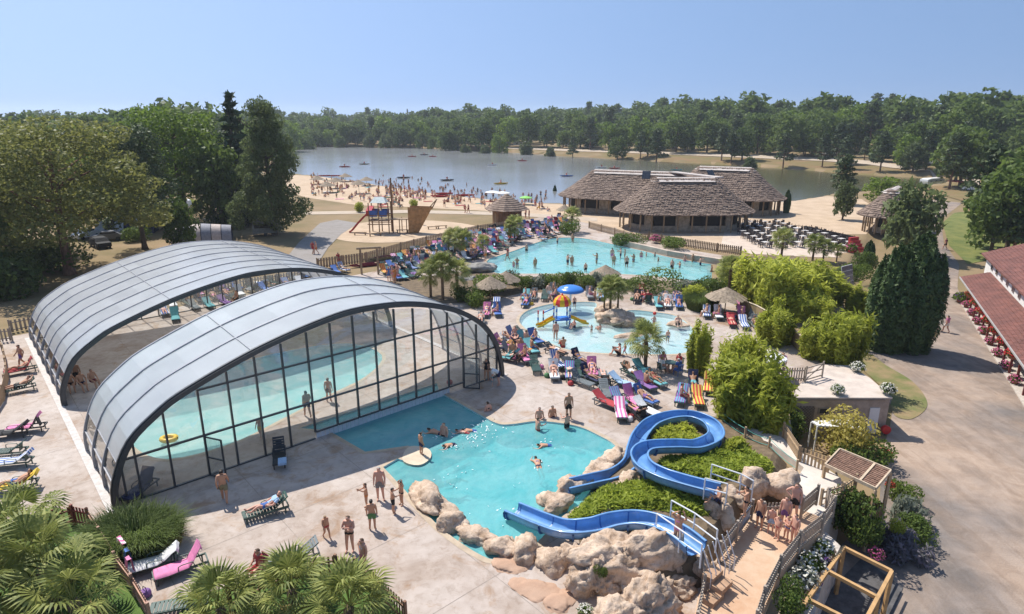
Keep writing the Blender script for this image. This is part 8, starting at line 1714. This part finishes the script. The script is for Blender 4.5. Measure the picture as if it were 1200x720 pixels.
# ------------------------------------------------------------------ camp site: tents, caravans, cars
def tunnel(base, rz, L_, w_, h_, label, ca, cb):
    r = empty('tunnel_tent', tuple(base), rz, label, 'tent'); n_ = 6
    for k in range(n_):
        mb = MB(); rows = []
        for x, f in ((k/n_, 1-.35*abs(k/n_-.5)), ((k+1)/n_, 1-.35*abs((k+1)/n_-.5))): rows.append([((x-.5)*L_, w_/2*f*math.cos(a), h_*f*math.sin(a)) for a in [PI*j/10 for j in range(11)]])
        mb.sheet(rows[0], rows[1]); mb.build('canvas_panel', ca if k % 2 == 0 else cb, r, local=True, smooth_=True)
        if k: mb = MB(); f = 1-.35*abs(k/n_-.5); mb.tube([((k/n_-.5)*L_, w_/2*f*1.01*math.cos(a), h_*f*1.01*math.sin(a)) for a in [PI*j/10 for j in range(11)]], .04, 4); mb.build('hoop', CLOTH['black'], r, local=True)
    for sx in (-.5, .5): mb = MB(); f = .825; mb.poly([(sx*L_, 0, 0)]+[(sx*L_, w_/2*f*math.cos(a), h_*f*math.sin(a)) for a in [PI*j/10 for j in range(11)]], [(0, j+1, j+2) for j in range(10)]); mb.build('door', CLOTH['navy'], r, local=True)
tunnel(GG(238, 282), .35, 8, 4.2, 2.5, 'striped pale tunnel tent just behind the farther enclosure', M('tent_beige', (.55, .46, .42), .7), M('tent_grey', (.30, .30, .34), .7))
tunnel(GG(150, 273), .3, 8, 4., 2.4, 'blue and white tunnel tent under the leaning olive-green tree', M('tent_white', (.62, .64, .70), .7), CLOTH['navy'])
tunnel(GG(75, 262), .1, 6, 4, 2.3, 'pale green tent behind the leaning olive-green tree', M('tent_green', (.38, .48, .28), .7), M('tent_green2', (.45, .52, .36), .7))
def caravan(base, rz, label, L_=6., group=None, roof=None):
    r = empty('caravan', tuple(base), rz, label, 'caravan', group); mb = MB(); q = [(-.5, .5), (-.47, 2.3), (-.3, 2.55), (.3, 2.55), (.46, 2.2), (.5, 1.2), (.46, .5)]; A = [(x*L_, -1.15, z) for x, z in q]; B = [(x*L_, 1.15, z) for x, z in q]; n_ = len(q); mb.poly(A+B, [(i, (i+1) % n_, n_+(i+1) % n_, n_+i) for i in range(n_)]+[tuple(range(n_-1, -1, -1)), tuple(range(n_, 2*n_))]); mb.build('body', roof or wp, r, local=True)
    for x in (-.28, 0, .26): mb = MB(); mb.box((x*L_, -1.16, 1.6), (1., .03, .6)); mb.build('window', darkin, r, local=True)
    for y in (-1., 1.): inst(LM['wheel'], 'wheel', r, None, (0, y, .3), None, (2.6, 2, 2.6))
for i, (px, py, rz) in enumerate([(120, 252, .1), (148, 252, .2), (185, 250, .1), (205, 249, 0), (95, 240, .5), (85, 225, .4), (72, 232, .3)]): caravan(GG(px, py), rz, 'white caravan roof among the trees, %s' % ['left of the hedge end', 'second along the hedge', 'third along the hedge', 'right end of the hedge', 'behind the leaning tree', 'highest up behind the leaning tree', 'between the trunks behind the leaning tree'][i])
cr_ = caravan(GG(312, 276), .3, 'dark trailer box with pale lid under the tall shaggy conifer', 3.6, None, M('trailer_grey', (.20, .21, .20), .6))
for i, (px, d_, rz) in enumerate([(387, 20, 0), (397, 21, .2), (408, 22, .1), (470, 24, 0), (610, 48, .1), (690, 50, .4), (775, 52, 0), (660, 55, .2), (1080, 55, .3), (1100, 62, 0), (1128, 60, .2), (1076, 26, .5), (960, 46, .2)]):
    b_ = beyond(px, d_); caravan((b_[0], b_[1], TH(*b_)), rz, 'white mobile home across the lake, %s' % ['far left', 'second from the left', 'third from the left', 'behind the round willow', 'above the left end of the bank', 'above the clump of pines', 'behind the middle pines', 'left of the middle', 'above the right end of the bank', 'highest at the right', 'farthest right', 'lowest at the right by the bank road', 'behind the tall pines'][i], 9.)
def car(base, rz, col, label, group=None):
    r = empty('parked_car', tuple(base), rz, label, 'car', group); q = [(-2.1, .35), (-2.1, .85), (-1.2, .95), (-.7, 1.42), (.9, 1.45), (1.6, .98), (2.1, .85), (2.1, .35)]; mb = MB(); n_ = len(q); A = [(x, -.85 if z < 1.2 else -.68, z) for x, z in q]; B = [(x, .85 if z < 1.2 else .68, z) for x, z in q]; mb.poly(A+B, [(i, (i+1) % n_, n_+(i+1) % n_, n_+i) for i in range(n_)]+[tuple(range(n_-1, -1, -1)), tuple(range(n_, 2*n_))]); mb.build('body', col, r, local=True)
    for y in (-.79, .79): mb = MB(); mb.box((.1, y, 1.18), (1.9, .05, .36), Euler((.38 if y < 0 else -.38, 0, 0)).to_matrix()); mb.build('window', darkin, r, local=True)
    for x in (-1.3, 1.3):
        for y in (-.8, .8): inst(LM['wheel'], 'wheel', r, None, (x, y, .32), None, (2.9, 3, 2.9))
for i, (px, py, c_) in enumerate([(128, 282, 'grey'), (100, 280, 'white'), (118, 290, 'black'), (172, 243, 'navy'), (1172, 215, 'white'), (1140, 224, 'white')]): car(GG(px, py), .4+i, CLOTH[c_], '%s car parked %s' % (cw(c_), ['left of the blue tent', 'under the leaning tree', 'nearest the enclosure under the trees', 'beyond the clipped hedge', 'at the right edge behind the trees', 'at the lake end of the gravel road'][i]))
# ------------------------------------------------------------------ labels that would read the same: say which one when it can be said
def uniq():
    by = {}
    for o in COL.objects:
        if o.parent is None and 'label' in o.keys() and o.get('kind') is None: by.setdefault(o['label'], []).append(o)
    words = ['leftmost', 'second from the left', 'third from the left', 'fourth from the left', 'fifth from the left', 'sixth from the left', 'seventh from the left', 'eighth from the left']
    for lb, os_ in by.items():
        n_ = len(os_)
        if 1 < n_ <= 6:
            os_.sort(key=lambda o: P(o.location)[0])
            for i, o in enumerate(os_): o['label'] = lb+', '+('rightmost' if i == n_-1 else words[i])
uniq()
# ------------------------------------------------------------------ a little summer haze over the distance
hz = bpy.data.materials.new('summer_haze'); n, l = nodes_of(hz); n.remove(n['Principled BSDF']); pv = n.new('ShaderNodeVolumePrincipled'); pv.inputs['Color'].default_value = (.86, .92, 1, 1); pv.inputs['Density'].default_value = .00024; pv.inputs['Anisotropy'].default_value = .2
l.new(pv.outputs[0], n['Material Output'].inputs['Volume'])
mb = MB(); mb.box((0, 700, 28), (6400, 4000, 66)); o = mb.build('haze', hz); o['kind'] = 'stuff'; tag(o, 'thin blue summer haze over the lake and the far woods', 'haze')
